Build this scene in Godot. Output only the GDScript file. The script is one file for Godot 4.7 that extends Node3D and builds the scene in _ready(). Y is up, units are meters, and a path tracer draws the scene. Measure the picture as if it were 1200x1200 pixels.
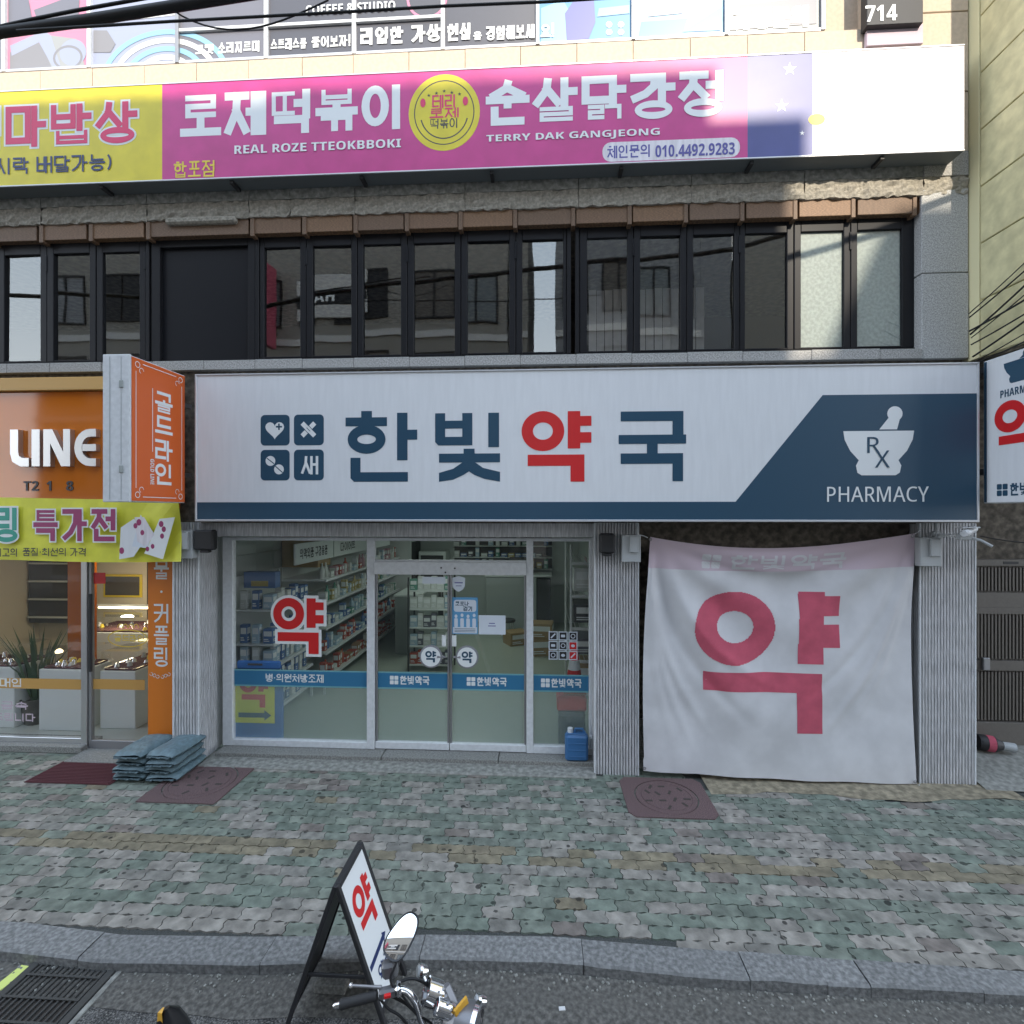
extends Node3D
# A pharmacy on the ground floor of a small commercial building, seen from the middle of the road.
# x runs along the street, y is up, the facade looks towards +z. Ground at y = 0, road at y = -0.07.
const EYE := 2.95            # height of the camera
const YAW := 3.2             # degrees that the camera is turned to the left of the facade's normal
const ROAD := -0.07
const WALL := 5.80           # distance of the main wall plane
var ca := cos(deg_to_rad(YAW))
var sa := sin(deg_to_rad(YAW))
var shift := {}              # world position of the things whose parts are written in world coordinates
var taken := {}
var M := {}
var rng := RandomNumberGenerator.new()

# ---------------------------------------------------------------- survey: from a sighting to a point on a plane z = -d
func X(px: float, d: float) -> float:
	var t := (px - 600.0) / 600.0
	return d / (ca + t * sa) * (-sa + t * ca)
func Y(px: float, py: float, d: float) -> float:
	var t := (px - 600.0) / 600.0
	return EYE + d / (ca + t * sa) * (600.0 - py) / 600.0
func K(k: float, d: float) -> float:
	return EYE + k * d / 600.0

# ---------------------------------------------------------------- names, things, parts
func numbered(called: String) -> String:
	if not taken.has(called):
		taken[called] = 0
		return called
	taken[called] += 1
	return "%s_%03d" % [called, taken[called]]
func thing(called: String, label: String, category: String, at := Vector3.ZERO, group := "", local := false) -> Node3D:
	var o := Node3D.new()
	o.name = numbered(called)
	add_child(o)
	o.position = at
	o.set_meta("label", label)
	o.set_meta("category", category)
	if group != "":
		o.set_meta("group", group)
	if not local:
		shift[o] = at
	return o
func part(called: String, parent: Node3D) -> Node3D:
	var o := Node3D.new()
	o.name = called
	parent.add_child(o, true)
	o.position = -shift.get(parent, Vector3.ZERO)
	return o
func obj(called: String, st: SurfaceTool, m: Material, parent: Node3D = self) -> MeshInstance3D:
	var o := MeshInstance3D.new()
	o.name = numbered(called) if parent == self else called
	o.mesh = st.commit()
	o.mesh.surface_set_material(0, m)
	parent.add_child(o, true)
	o.position = -shift.get(parent, Vector3.ZERO)
	return o
func inst(called: String, mesh: Mesh, m: Material, parent: Node3D, at := Vector3.ZERO) -> MeshInstance3D:
	var o := MeshInstance3D.new()
	o.name = numbered(called) if parent == self else called
	o.mesh = mesh
	if m:
		o.set_surface_override_material(0, m)
	parent.add_child(o, true)
	o.position = at - shift.get(parent, Vector3.ZERO)
	return o
func tag(o: Node3D, label: String, category: String, group := "") -> Node3D:
	o.set_meta("label", label)
	o.set_meta("category", category)
	if group != "":
		o.set_meta("group", group)
	return o
func structure(o: Node3D) -> Node3D:
	o.set_meta("kind", "structure")
	return o

# ---------------------------------------------------------------- shapes
func mb() -> SurfaceTool:
	var st := SurfaceTool.new()
	st.begin(Mesh.PRIMITIVE_TRIANGLES)
	return st
func tri(st: SurfaceTool, a: Vector3, b: Vector3, c: Vector3) -> void:   # counter-clockwise seen from outside
	var n := (b - a).cross(c - a).normalized()
	for v in [a, c, b]:
		st.set_normal(n)
		st.add_vertex(v)
func quad(st: SurfaceTool, a: Vector3, b: Vector3, c: Vector3, d: Vector3) -> void:
	tri(st, a, b, c)
	tri(st, a, c, d)
func quad_uv(st: SurfaceTool, a: Vector3, b: Vector3, c: Vector3, d: Vector3) -> void:
	var n := (b - a).cross(c - a).normalized()
	var v := [a, c, b, a, d, c]
	var u := [Vector2(0, 1), Vector2(1, 0), Vector2(1, 1), Vector2(0, 1), Vector2(0, 0), Vector2(1, 0)]
	for i in 6:
		st.set_normal(n)
		st.set_uv(u[i])
		st.add_vertex(v[i])
func box(st: SurfaceTool, a: Vector3, b: Vector3, ch := 0.0) -> SurfaceTool:
	var lo := Vector3(minf(a.x, b.x), minf(a.y, b.y), minf(a.z, b.z))
	var hi := Vector3(maxf(a.x, b.x), maxf(a.y, b.y), maxf(a.z, b.z))
	obox(st, Transform3D(Basis.IDENTITY, (lo + hi) / 2), (hi - lo) / 2, ch)
	return st
func obox(st: SurfaceTool, xf: Transform3D, h: Vector3, ch := 0.0) -> void:
	ch = minf(ch, minf(h.x, minf(h.y, h.z)) * 0.9)
	var ax := [Vector3.RIGHT, Vector3.UP, Vector3.BACK]
	for i in 3:
		var u: Vector3 = ax[i]
		var v: Vector3 = ax[(i + 1) % 3]
		var w: Vector3 = ax[(i + 2) % 3]
		var hu := h[i]
		var hv := h[(i + 1) % 3]
		var hw := h[(i + 2) % 3]
		for s in [-1.0, 1.0]:
			var c: Vector3 = u * hu * s
			var p := v * (hv - ch)
			var q := w * (hw - ch)
			if s > 0:
				quad(st, xf * (c - p - q), xf * (c + p - q), xf * (c + p + q), xf * (c - p + q))
			else:
				quad(st, xf * (c - p - q), xf * (c - p + q), xf * (c + p + q), xf * (c + p - q))
			if ch > 0.0:
				for s2 in [-1.0, 1.0]:
					var a1: Vector3 = u * hu * s + v * (hv - ch) * s2
					var b1: Vector3 = u * (hu - ch) * s + v * hv * s2
					if s * s2 > 0:
						quad(st, xf * (a1 - q), xf * (b1 - q), xf * (b1 + q), xf * (a1 + q))
					else:
						quad(st, xf * (a1 - q), xf * (a1 + q), xf * (b1 + q), xf * (b1 - q))
	if ch > 0.0:
		for sx in [-1.0, 1.0]:
			for sy in [-1.0, 1.0]:
				for sz in [-1.0, 1.0]:
					var a := xf * Vector3(h.x * sx, (h.y - ch) * sy, (h.z - ch) * sz)
					var b := xf * Vector3((h.x - ch) * sx, h.y * sy, (h.z - ch) * sz)
					var c := xf * Vector3((h.x - ch) * sx, (h.y - ch) * sy, h.z * sz)
					if sx * sy * sz > 0:
						tri(st, a, b, c)
					else:
						tri(st, a, c, b)
# a box on the facade from sightings: x range, y range in metres and distances d (front) to e (back)
func fbox(x0: float, y0: float, x1: float, y1: float, d: float, e: float, ch := 0.0) -> SurfaceTool:
	return box(mb(), Vector3(x0, y0, -e), Vector3(x1, y1, -d), ch)
func bar(st: SurfaceTool, a: Vector3, b: Vector3, w: float, h: float, ch := 0.0, side := Vector3.UP) -> void:
	var z := (b - a).normalized()
	var x := side.cross(z)
	if x.length() < 0.01:
		x = Vector3.RIGHT.cross(z)
	x = x.normalized()
	var y := z.cross(x)
	obox(st, Transform3D(Basis(x, y, z), (a + b) / 2), Vector3(w / 2, h / 2, (b - a).length() / 2), ch)
func tube(st: SurfaceTool, pts: Array, r, n := 8, caps := true) -> SurfaceTool:
	var rings := []
	var up := Vector3(0.137, 1, 0.071).normalized()
	for i in pts.size():
		var p: Vector3 = pts[i]
		var t: Vector3 = (pts[mini(i + 1, pts.size() - 1)] - pts[maxi(i - 1, 0)]).normalized()
		var x := up.cross(t)
		if x.length() < 0.05:
			x = Vector3.RIGHT.cross(t)
		x = x.normalized()
		var y := t.cross(x)
		var rr: float = r[i] if r is Array else r
		var ring := []
		for k in n:
			var a := TAU * k / n
			var dir := x * cos(a) + y * sin(a)
			ring.append([p + dir * rr, dir])
		rings.append(ring)
	for i in rings.size() - 1:
		for k in n:
			var a: Array = rings[i][k]
			var b: Array = rings[i][(k + 1) % n]
			var c: Array = rings[i + 1][(k + 1) % n]
			var d: Array = rings[i + 1][k]
			for v in [a, c, b, a, d, c]:
				st.set_normal(v[1])
				st.add_vertex(v[0])
	if caps:
		for e in [0, rings.size() - 1]:
			var ring: Array = rings[e]
			for k in range(1, n - 1):
				if e == 0:
					tri(st, ring[0][0], ring[k + 1][0], ring[k][0])
				else:
					tri(st, ring[0][0], ring[k][0], ring[k + 1][0])
	return st
# profile: list of Vector2(radius, height) turned about the axis of xf (its y)
func lathe(st: SurfaceTool, profile: Array, xf := Transform3D.IDENTITY, n := 16) -> SurfaceTool:
	for i in profile.size() - 1:
		var p: Vector2 = profile[i]
		var q: Vector2 = profile[i + 1]
		var nr := Vector2(q.y - p.y, p.x - q.x).normalized()
		for k in n:
			var a := TAU * k / n
			var b := TAU * (k + 1) / n
			var da := Vector3(cos(a), 0, -sin(a))
			var db := Vector3(cos(b), 0, -sin(b))
			var v := [da * p.x + Vector3.UP * p.y, db * p.x + Vector3.UP * p.y, db * q.x + Vector3.UP * q.y, da * q.x + Vector3.UP * q.y]
			var m := [da * nr.x + Vector3.UP * nr.y, db * nr.x + Vector3.UP * nr.y]
			var nm := [m[0], m[1], m[1], m[0]]
			for j in [0, 2, 1, 0, 3, 2]:
				st.set_normal(xf.basis * nm[j])
				st.add_vertex(xf * v[j])
	return st
# turns the y axis of a lathe into the direction n at the point p
func facing(p: Vector3, n: Vector3) -> Transform3D:
	n = n.normalized()
	var x := n.cross(Vector3.UP)
	if x.length() < 0.01:
		x = Vector3.RIGHT
	x = x.normalized()
	return Transform3D(Basis(x, n, x.cross(n)), p)

# ---------------------------------------------------------------- flat print: a sheet is a place with axes (right, up, out)
func sheet(o: Vector3, r: Vector3, u: Vector3) -> Transform3D:
	return Transform3D(Basis(r.normalized(), u.normalized(), r.cross(u).normalized()), o)
func front(d: float) -> Transform3D:     # a sheet on the plane z = -d with world x, y
	return Transform3D(Basis.IDENTITY, Vector3(0, 0, -d))
var lift := 0.0                          # successive marks lie a hair above one another
func poly(st: SurfaceTool, f: Transform3D, pts: PackedVector2Array) -> void:
	if Geometry2D.is_polygon_clockwise(pts):
		pts.reverse()
	var ids := Geometry2D.triangulate_polygon(pts)
	lift += 0.00006
	for i in range(0, ids.size(), 3):
		var a := f * Vector3(pts[ids[i]].x, pts[ids[i]].y, lift)
		var b := f * Vector3(pts[ids[i + 1]].x, pts[ids[i + 1]].y, lift)
		var c := f * Vector3(pts[ids[i + 2]].x, pts[ids[i + 2]].y, lift)
		if (b - a).cross(c - a).dot(f.basis.z) > 0:
			tri(st, a, b, c)
		else:
			tri(st, a, c, b)
func frect(st: SurfaceTool, f: Transform3D, x0: float, y0: float, x1: float, y1: float, r := 0.0) -> void:
	if r <= 0.0:
		poly(st, f, PackedVector2Array([Vector2(x0, y0), Vector2(x1, y0), Vector2(x1, y1), Vector2(x0, y1)]))
		return
	var pts := PackedVector2Array()
	var cs := [Vector2(x1 - r, y0 + r), Vector2(x1 - r, y1 - r), Vector2(x0 + r, y1 - r), Vector2(x0 + r, y0 + r)]
	for i in 4:
		for k in 5:
			var a := -PI / 2 + PI / 2 * i + PI / 8 * k
			pts.append(cs[i] + Vector2(cos(a), sin(a)) * r)
	poly(st, f, pts)
func disc(st: SurfaceTool, f: Transform3D, c: Vector2, rx: float, ry := -1.0, n := 32) -> void:
	var pts := PackedVector2Array()
	for k in n:
		pts.append(c + Vector2(cos(TAU * k / n) * rx, sin(TAU * k / n) * (ry if ry > 0 else rx)))
	poly(st, f, pts)
func ring(st: SurfaceTool, f: Transform3D, c: Vector2, rx: float, ry: float, t: float, a0 := 0.0, a1 := TAU, n := 32) -> void:
	lift += 0.00006
	for k in n:
		var a := a0 + (a1 - a0) * k / n
		var b := a0 + (a1 - a0) * (k + 1) / n
		var p := []
		for q in [[a, 0.0], [b, 0.0], [b, t], [a, t]]:
			p.append(f * Vector3(c.x + cos(q[0]) * (rx - q[1]), c.y + sin(q[0]) * (ry - q[1]), lift))
		quad(st, p[0], p[1], p[2], p[3])
func line(st: SurfaceTool, f: Transform3D, pts: Array, t: float, square := true) -> void:
	var p := PackedVector2Array()
	for v in pts:
		p.append(v * 100.0)
	for o in Geometry2D.offset_polyline(p, t * 50.0, Geometry2D.JOIN_MITER, Geometry2D.END_SQUARE if square else Geometry2D.END_BUTT):
		if Geometry2D.is_polygon_clockwise(o):
			continue
		var s := PackedVector2Array()
		for v in o:
			s.append(v / 100.0)
		poly(st, f, s)

func raised(st: SurfaceTool, f: Transform3D, pts: PackedVector2Array, depth: float) -> void:   # a polygon standing out from its sheet
	if Geometry2D.is_polygon_clockwise(pts):
		pts.reverse()
	poly(st, f.translated_local(Vector3(0, 0, depth - lift)), pts)
	for i in pts.size():
		var a := pts[i]
		var b := pts[(i + 1) % pts.size()]
		quad(st, f * Vector3(a.x, a.y, 0), f * Vector3(b.x, b.y, 0), f * Vector3(b.x, b.y, depth), f * Vector3(a.x, a.y, depth))
func raised_line(st: SurfaceTool, f: Transform3D, pts: Array, t: float, depth: float) -> void:
	var p := PackedVector2Array()
	for v in pts:
		p.append(v * 100.0)
	for o in Geometry2D.offset_polyline(p, t * 50.0, Geometry2D.JOIN_MITER, Geometry2D.END_BUTT):
		if not Geometry2D.is_polygon_clockwise(o):
			var s := PackedVector2Array()
			for v in o:
				s.append(v / 100.0)
			raised(st, f, s, depth)

# ---------------------------------------------------------------- Hangul: letters are put together from strokes
const LEADS := "gGndDrmbBsSojJcktph"
const TAILS := ["", "g", "G", "gs", "n", "nj", "nh", "d", "r", "rg", "rm", "rb", "rs", "rt", "rp", "rh", "m", "b", "bs", "s", "S", "o", "j", "c", "k", "t", "p", "h"]
# strokes in a unit square, y down; a ring is [cx, cy, rx, ry]
func jamo(c: String, tall: bool) -> Array:
	match c:
		"g": return [[0, 0, 1, 0, 0.95, 0.45, 0.55, 0.8, 0.05, 1]] if tall else [[0, 0, 1, 0, 1, 1]]
		"n": return [[0, 0, 0, 1, 1, 1]]
		"d": return [[1, 0, 0, 0, 0, 1, 1, 1]]
		"r": return [[0, 0, 1, 0, 1, 0.5, 0, 0.5, 0, 1, 1, 1]]
		"m": return [[0, 1, 0, 0, 1, 0, 1, 1], [0, 1, 1, 1]]
		"b": return [[0, 0, 0, 1, 1, 1, 1, 0], [0, 0.5, 1, 0.5]]
		"s": return [[0.5, 0, 0.45, 0.4, 0, 1], [0.48, 0.35, 1, 1]]
		"o": return [{"ring": [0.5, 0.5, 0.5, 0.5]}]
		"j": return [[0, 0, 1, 0], [0.5, 0, 0.45, 0.45, 0, 1], [0.48, 0.45, 1, 1]]
		"c": return [[0.4, 0, 0.6, 0], [0, 0.3, 1, 0.3], [0.5, 0.3, 0.45, 0.6, 0, 1], [0.48, 0.58, 1, 1]]
		"k": return [[0, 0, 1, 0, 0.95, 0.5, 0.5, 0.85, 0.05, 1] if tall else [0, 0, 1, 0, 1, 1], [0, 0.48, 0.95, 0.48]]
		"t": return [[1, 0, 0, 0, 0, 1, 1, 1], [0, 0.5, 1, 0.5]]
		"p": return [[0, 0, 1, 0], [0, 1, 1, 1], [0.3, 0, 0.3, 1], [0.7, 0, 0.7, 1]]
		"h": return [[0.38, 0, 0.62, 0], [0, 0.27, 1, 0.27], {"ring": [0.5, 0.75, 0.4, 0.36]}]
	var twin := {"G": "g", "D": "d", "B": "b", "S": "s", "J": "j"}
	if twin.has(c):
		return halves(twin[c] + twin[c], tall)
	return []
func halves(two: String, tall: bool) -> Array:
	var out := []
	for i in 2:
		for s in jamo(two[i], tall):
			if s is Dictionary:
				var r: Array = s.ring
				out.append({"ring": [r[0] * 0.42 + 0.58 * i, r[1], r[2] * 0.42, r[3]]})
			else:
				var q := []
				for k in s.size():
					q.append(s[k] * 0.42 + 0.58 * i if k % 2 == 0 else s[k])
				out.append(q)
	return out
func vowel(v: int) -> Array:      # [strokes of the upright part or [], strokes of the lying part or []]
	var up := {0: [[0.15, 0, 0.15, 1], [0.15, 0.45, 1, 0.45]], 1: [[0, 0, 0, 1], [0, 0.45, 1, 0.45], [1, 0, 1, 1]], 2: [[0.15, 0, 0.15, 1], [0.15, 0.28, 1, 0.28], [0.15, 0.64, 1, 0.64]], 3: [[0, 0, 0, 1], [0, 0.3, 1, 0.3], [0, 0.62, 1, 0.62], [1, 0, 1, 1]],
		4: [[0.85, 0, 0.85, 1], [0, 0.45, 0.85, 0.45]], 5: [[0.4, 0, 0.4, 1], [0, 0.45, 0.4, 0.45], [1, 0, 1, 1]], 6: [[0.85, 0, 0.85, 1], [0, 0.28, 0.85, 0.28], [0, 0.64, 0.85, 0.64]], 7: [[0.4, 0, 0.4, 1], [0, 0.3, 0.4, 0.3], [0, 0.62, 0.4, 0.62], [1, 0, 1, 1]], 20: [[0.6, 0, 0.6, 1]]}
	var flat := {8: [[0.5, 0, 0.5, 1], [0, 1, 1, 1]], 12: [[0.3, 0, 0.3, 1], [0.7, 0, 0.7, 1], [0, 1, 1, 1]], 13: [[0, 0, 1, 0], [0.5, 0, 0.5, 1]], 17: [[0, 0, 1, 0], [0.3, 0, 0.3, 1], [0.7, 0, 0.7, 1]], 18: [[0, 0.5, 1, 0.5]]}
	var both := {9: [0, 8], 10: [1, 8], 11: [20, 8], 14: [4, 13], 15: [5, 13], 16: [20, 13], 19: [20, 18]}
	if both.has(v):
		return [up[both[v][0]], flat[both[v][1]]]
	return [up.get(v, []), flat.get(v, [])]
func syllable(st: SurfaceTool, f: Transform3D, code: int, x0: float, y0: float, w: float, h: float, t: float, grow: float, bold_ring := 1.0) -> void:
	var i := code - 0xAC00
	var lead := LEADS[i / 588]
	var v := (i % 588) / 28
	var tail: String = TAILS[i % 28]
	var vw := vowel(v)
	var put := []      # [strokes, box]
	var tl := tail != ""
	if vw[1].is_empty():
		var wide := v in [1, 3, 5, 7]
		var vx := 0.62 if wide else 0.7
		put.append([jamo(lead, not tl or lead == "g"), Rect2(0, 0, (0.5 if wide else 0.56), 0.54 if tl else (0.95 if lead in "gskj" else 0.9))])
		put.append([vw[0], Rect2(vx, 0, 1 - vx, 0.6 if tl else 1.0)])
		if tl:
			put.append([halves(tail, false) if tail.length() == 2 else jamo(tail, false), Rect2(0.12, 0.72, 0.8, 0.28)])
	elif vw[0].is_empty():
		put.append([jamo(lead, false), Rect2(0.12, 0, 0.76, 0.3 if tl else 0.48)])
		var rise := 0.0 if v in [13, 17] else 0.0
		if tl:
			put.append([vw[1], Rect2(0, 0.42 + rise, 1, 0.13)])
			put.append([halves(tail, false) if tail.length() == 2 else jamo(tail, false), Rect2(0.14, 0.7, 0.72, 0.3)])
		else:
			put.append([vw[1], Rect2(0, 0.66, 1, 0.3)])
	else:
		put.append([jamo(lead, false), Rect2(0.02, 0, 0.56, 0.34 if tl else 0.44)])
		put.append([vw[1], Rect2(0, 0.46 if tl else 0.6, 0.66, 0.12 if tl else 0.22)])
		put.append([vw[0], Rect2(0.76, 0, 0.24, 0.6 if tl else 1.0)])
		if tl:
			put.append([halves(tail, false) if tail.length() == 2 else jamo(tail, false), Rect2(0.14, 0.72, 0.76, 0.28)])
	var bars := {"r": 3, "t": 3, "b": 3, "m": 2, "d": 2, "h": 3, "c": 3, "k": 2, "p": 2, "j": 2, "D": 2, "B": 2, "J": 2, "rg": 3, "o": 2}
	var across := {"G": 3, "D": 4, "B": 4, "S": 3, "J": 3, "rg": 4, "b": 2, "m": 2, "p": 2}
	put[0].append_array([bars.get(lead, 0), across.get(lead, 0)])
	if tl:
		put[-1].append_array([bars.get(tail, 0), across.get(tail, 0)])
	for p in put:
		var b: Rect2 = p[1]
		# the centre lines keep half a stroke clear of the box's edge
		var bx := x0 + t / 2 + b.position.x * (w - t)
		var by := y0 + h - t / 2 - b.position.y * (h - t)
		var bw := b.size.x * (w - t)
		var bh := b.size.y * (h - t)
		var tt := t
		if p.size() > 2 and p[2] > 0:
			tt = minf(t, (bh + t) / (2.0 * p[2] - 1.0) * 1.12)
		if p.size() > 3 and p[3] > 0:
			tt = minf(tt, (bw + t) / (2.0 * p[3] - 1.0) * 1.05)
		for s in p[0]:
			if s is Dictionary:
				var r: Array = s.ring
				ring(st, f, Vector2(bx + r[0] * bw, by - r[1] * bh), r[2] * bw + t / 2 + grow, r[3] * bh + t / 2 + grow, tt * bold_ring + grow * 2, 0.0, TAU, 24)
			else:
				var q := []
				for k in range(0, s.size(), 2):
					q.append(Vector2(bx + s[k] * bw, by - s[k + 1] * bh))
				line(st, f, q, tt + grow * 2)
# text in a box on a sheet: lower left corner, size; t is the stroke's share of the height
func hangul(st: SurfaceTool, f: Transform3D, text: String, x0: float, y0: float, w: float, h: float, t := 0.15, grow := 0.0, gap := 0.1) -> void:
	var n := 0.0
	for c in text:
		n += 0.35 if c in " ·!)." else 1.0
	var cell := w / n
	var x := x0
	for c in text:
		var code := c.unicode_at(0)
		if code >= 0xAC00 and code <= 0xD7A3:
			syllable(st, f, code, x + cell * gap / 2, y0, cell * (1 - gap), h, t * h, grow)
			x += cell
		else:
			var m := x + cell * 0.17
			if c == "·":
				disc(st, f, Vector2(m, y0 + h / 2), h * 0.08 + grow, -1, 12)
			elif c == "!":
				line(st, f, [Vector2(m, y0 + h), Vector2(m, y0 + h * 0.3)], t * h + grow * 2)
				disc(st, f, Vector2(m, y0 + h * 0.08), h * 0.09 + grow, -1, 10)
			elif c == ")":
				ring(st, f, Vector2(m - h * 0.35, y0 + h / 2), h * 0.5, h * 0.62, t * h, -0.9, 0.9, 10)
			x += cell * 0.35
func column(st: SurfaceTool, f: Transform3D, text: String, x0: float, y1: float, w: float, step: float, t := 0.15) -> void:   # letters under one another
	for i in text.length():
		var c := text[i]
		if c == "·":
			disc(st, f, Vector2(x0 + w / 2, y1 - step * (i + 0.5)), w * 0.08, -1, 12)
		else:
			syllable(st, f, c.unicode_at(0), x0, y1 - step * (i + 0.94), w, step * 0.88, t * w, 0.0)
func latin(st: SurfaceTool, f: Transform3D, text: String, x0: float, y0: float, w: float, h: float, bold := true, depth := 0.003, spread := 0.0, serif := false) -> void:
	var font := SystemFont.new()
	font.font_names = PackedStringArray(["Droid Serif" if serif else "Droid Sans"])
	font.font_weight = 700 if bold else 400
	var tm := TextMesh.new()
	tm.text = text
	tm.font = font
	tm.font_size = 64
	tm.pixel_size = 0.01
	tm.depth = 0.01
	tm.curve_step = 2.0
	var ab := tm.get_aabb()
	if ab.size.x < 0.001 or ab.size.y < 0.001:
		return
	var sx := w / ab.size.x
	var sy := h / ab.size.y
	lift += 0.0002
	var xf := f * Transform3D(Basis(Vector3(sx, 0, 0), Vector3(0, sy, 0), Vector3(0, 0, depth / 0.01)), Vector3(x0 - ab.position.x * sx, y0 - ab.position.y * sy, depth / 2 + lift))
	for s in tm.get_surface_count():
		var a := tm.surface_get_arrays(s)
		var v: PackedVector3Array = a[Mesh.ARRAY_VERTEX]
		var ids: PackedInt32Array = a[Mesh.ARRAY_INDEX] if a[Mesh.ARRAY_INDEX] != null else PackedInt32Array(range(v.size()))
		for k in range(0, ids.size(), 3):
			tri(st, xf * v[ids[k]], xf * v[ids[k + 2]], xf * v[ids[k + 1]])

# ---------------------------------------------------------------- materials; colours are linear base colours
func noise_tex(freq: float, lo: float, hi: float, seed_: int, kind := 0, size := 512, octaves := 5) -> NoiseTexture2D:
	var n := FastNoiseLite.new()
	n.noise_type = [FastNoiseLite.TYPE_SIMPLEX_SMOOTH, FastNoiseLite.TYPE_CELLULAR, FastNoiseLite.TYPE_VALUE_CUBIC][kind]
	n.frequency = freq
	n.seed = seed_
	n.fractal_octaves = octaves
	if kind == 1:
		n.fractal_type = FastNoiseLite.FRACTAL_NONE
	var t := NoiseTexture2D.new()
	t.width = size
	t.height = size
	t.seamless = true
	t.noise = n
	var g := Gradient.new()
	g.offsets = PackedFloat32Array([0.15, 0.85])
	g.colors = PackedColorArray([Color(lo, lo, lo), Color(hi, hi, hi)])
	t.color_ramp = g
	return t
var noises := {}
func mat(called: String, r: float, g: float, b: float, rough := 0.6, metal := 0.0) -> StandardMaterial3D:
	var m := StandardMaterial3D.new()
	m.resource_name = called
	m.albedo_color = Color(r, g, b).linear_to_srgb()
	m.roughness = rough
	m.metallic = metal
	M[called] = m
	return m
func grain(m: StandardMaterial3D, tex: Texture2D, metres: float, bump: Texture2D = null, cm := 0.3) -> StandardMaterial3D:
	m.albedo_texture = tex
	m.uv1_triplanar = true
	m.uv1_world_triplanar = true
	m.uv1_scale = Vector3.ONE / metres
	if bump:
		m.heightmap_enabled = true
		m.heightmap_texture = bump
		m.heightmap_scale = cm
	return m
func glass(called: String, r: float, g: float, b: float, a: float, spec := 0.5) -> StandardMaterial3D:
	var m := mat(called, r, g, b, 0.02)
	m.transparency = BaseMaterial3D.TRANSPARENCY_ALPHA
	m.albedo_color.a = a
	m.metallic_specular = spec
	return m
func stones() -> ImageTexture:      # chippings in worn tar, with patches
	var im := Image.create(1024, 1024, false, Image.FORMAT_RGB8)
	var a := FastNoiseLite.new()
	a.frequency = 0.16
	a.seed = 401
	a.fractal_octaves = 2
	var b := FastNoiseLite.new()
	b.frequency = 0.006
	b.seed = 402
	b.fractal_octaves = 4
	for y in 1024:
		for x in 1024:
			var v := 0.55 + 0.42 * a.get_noise_2d(x, y) + 0.22 * b.get_noise_2d(absf(x - 512.0) * 2.0, absf(y - 512.0) * 2.0)
			im.set_pixel(x, y, Color(clampf(v, 0.12, 1.0), clampf(v, 0.12, 1.0), clampf(v * 1.01, 0.12, 1.0)))
	var r := RandomNumberGenerator.new()
	r.seed = 403
	for k in 9000:
		var c := Vector2i(r.randi_range(1, 1021), r.randi_range(1, 1021))
		var v := r.randf_range(0.75, 1.0)
		im.fill_rect(Rect2i(c, Vector2i(r.randi_range(2, 4), r.randi_range(2, 3))), Color(v, v, v * 0.98))
	return ImageTexture.create_from_image(im)
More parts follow.
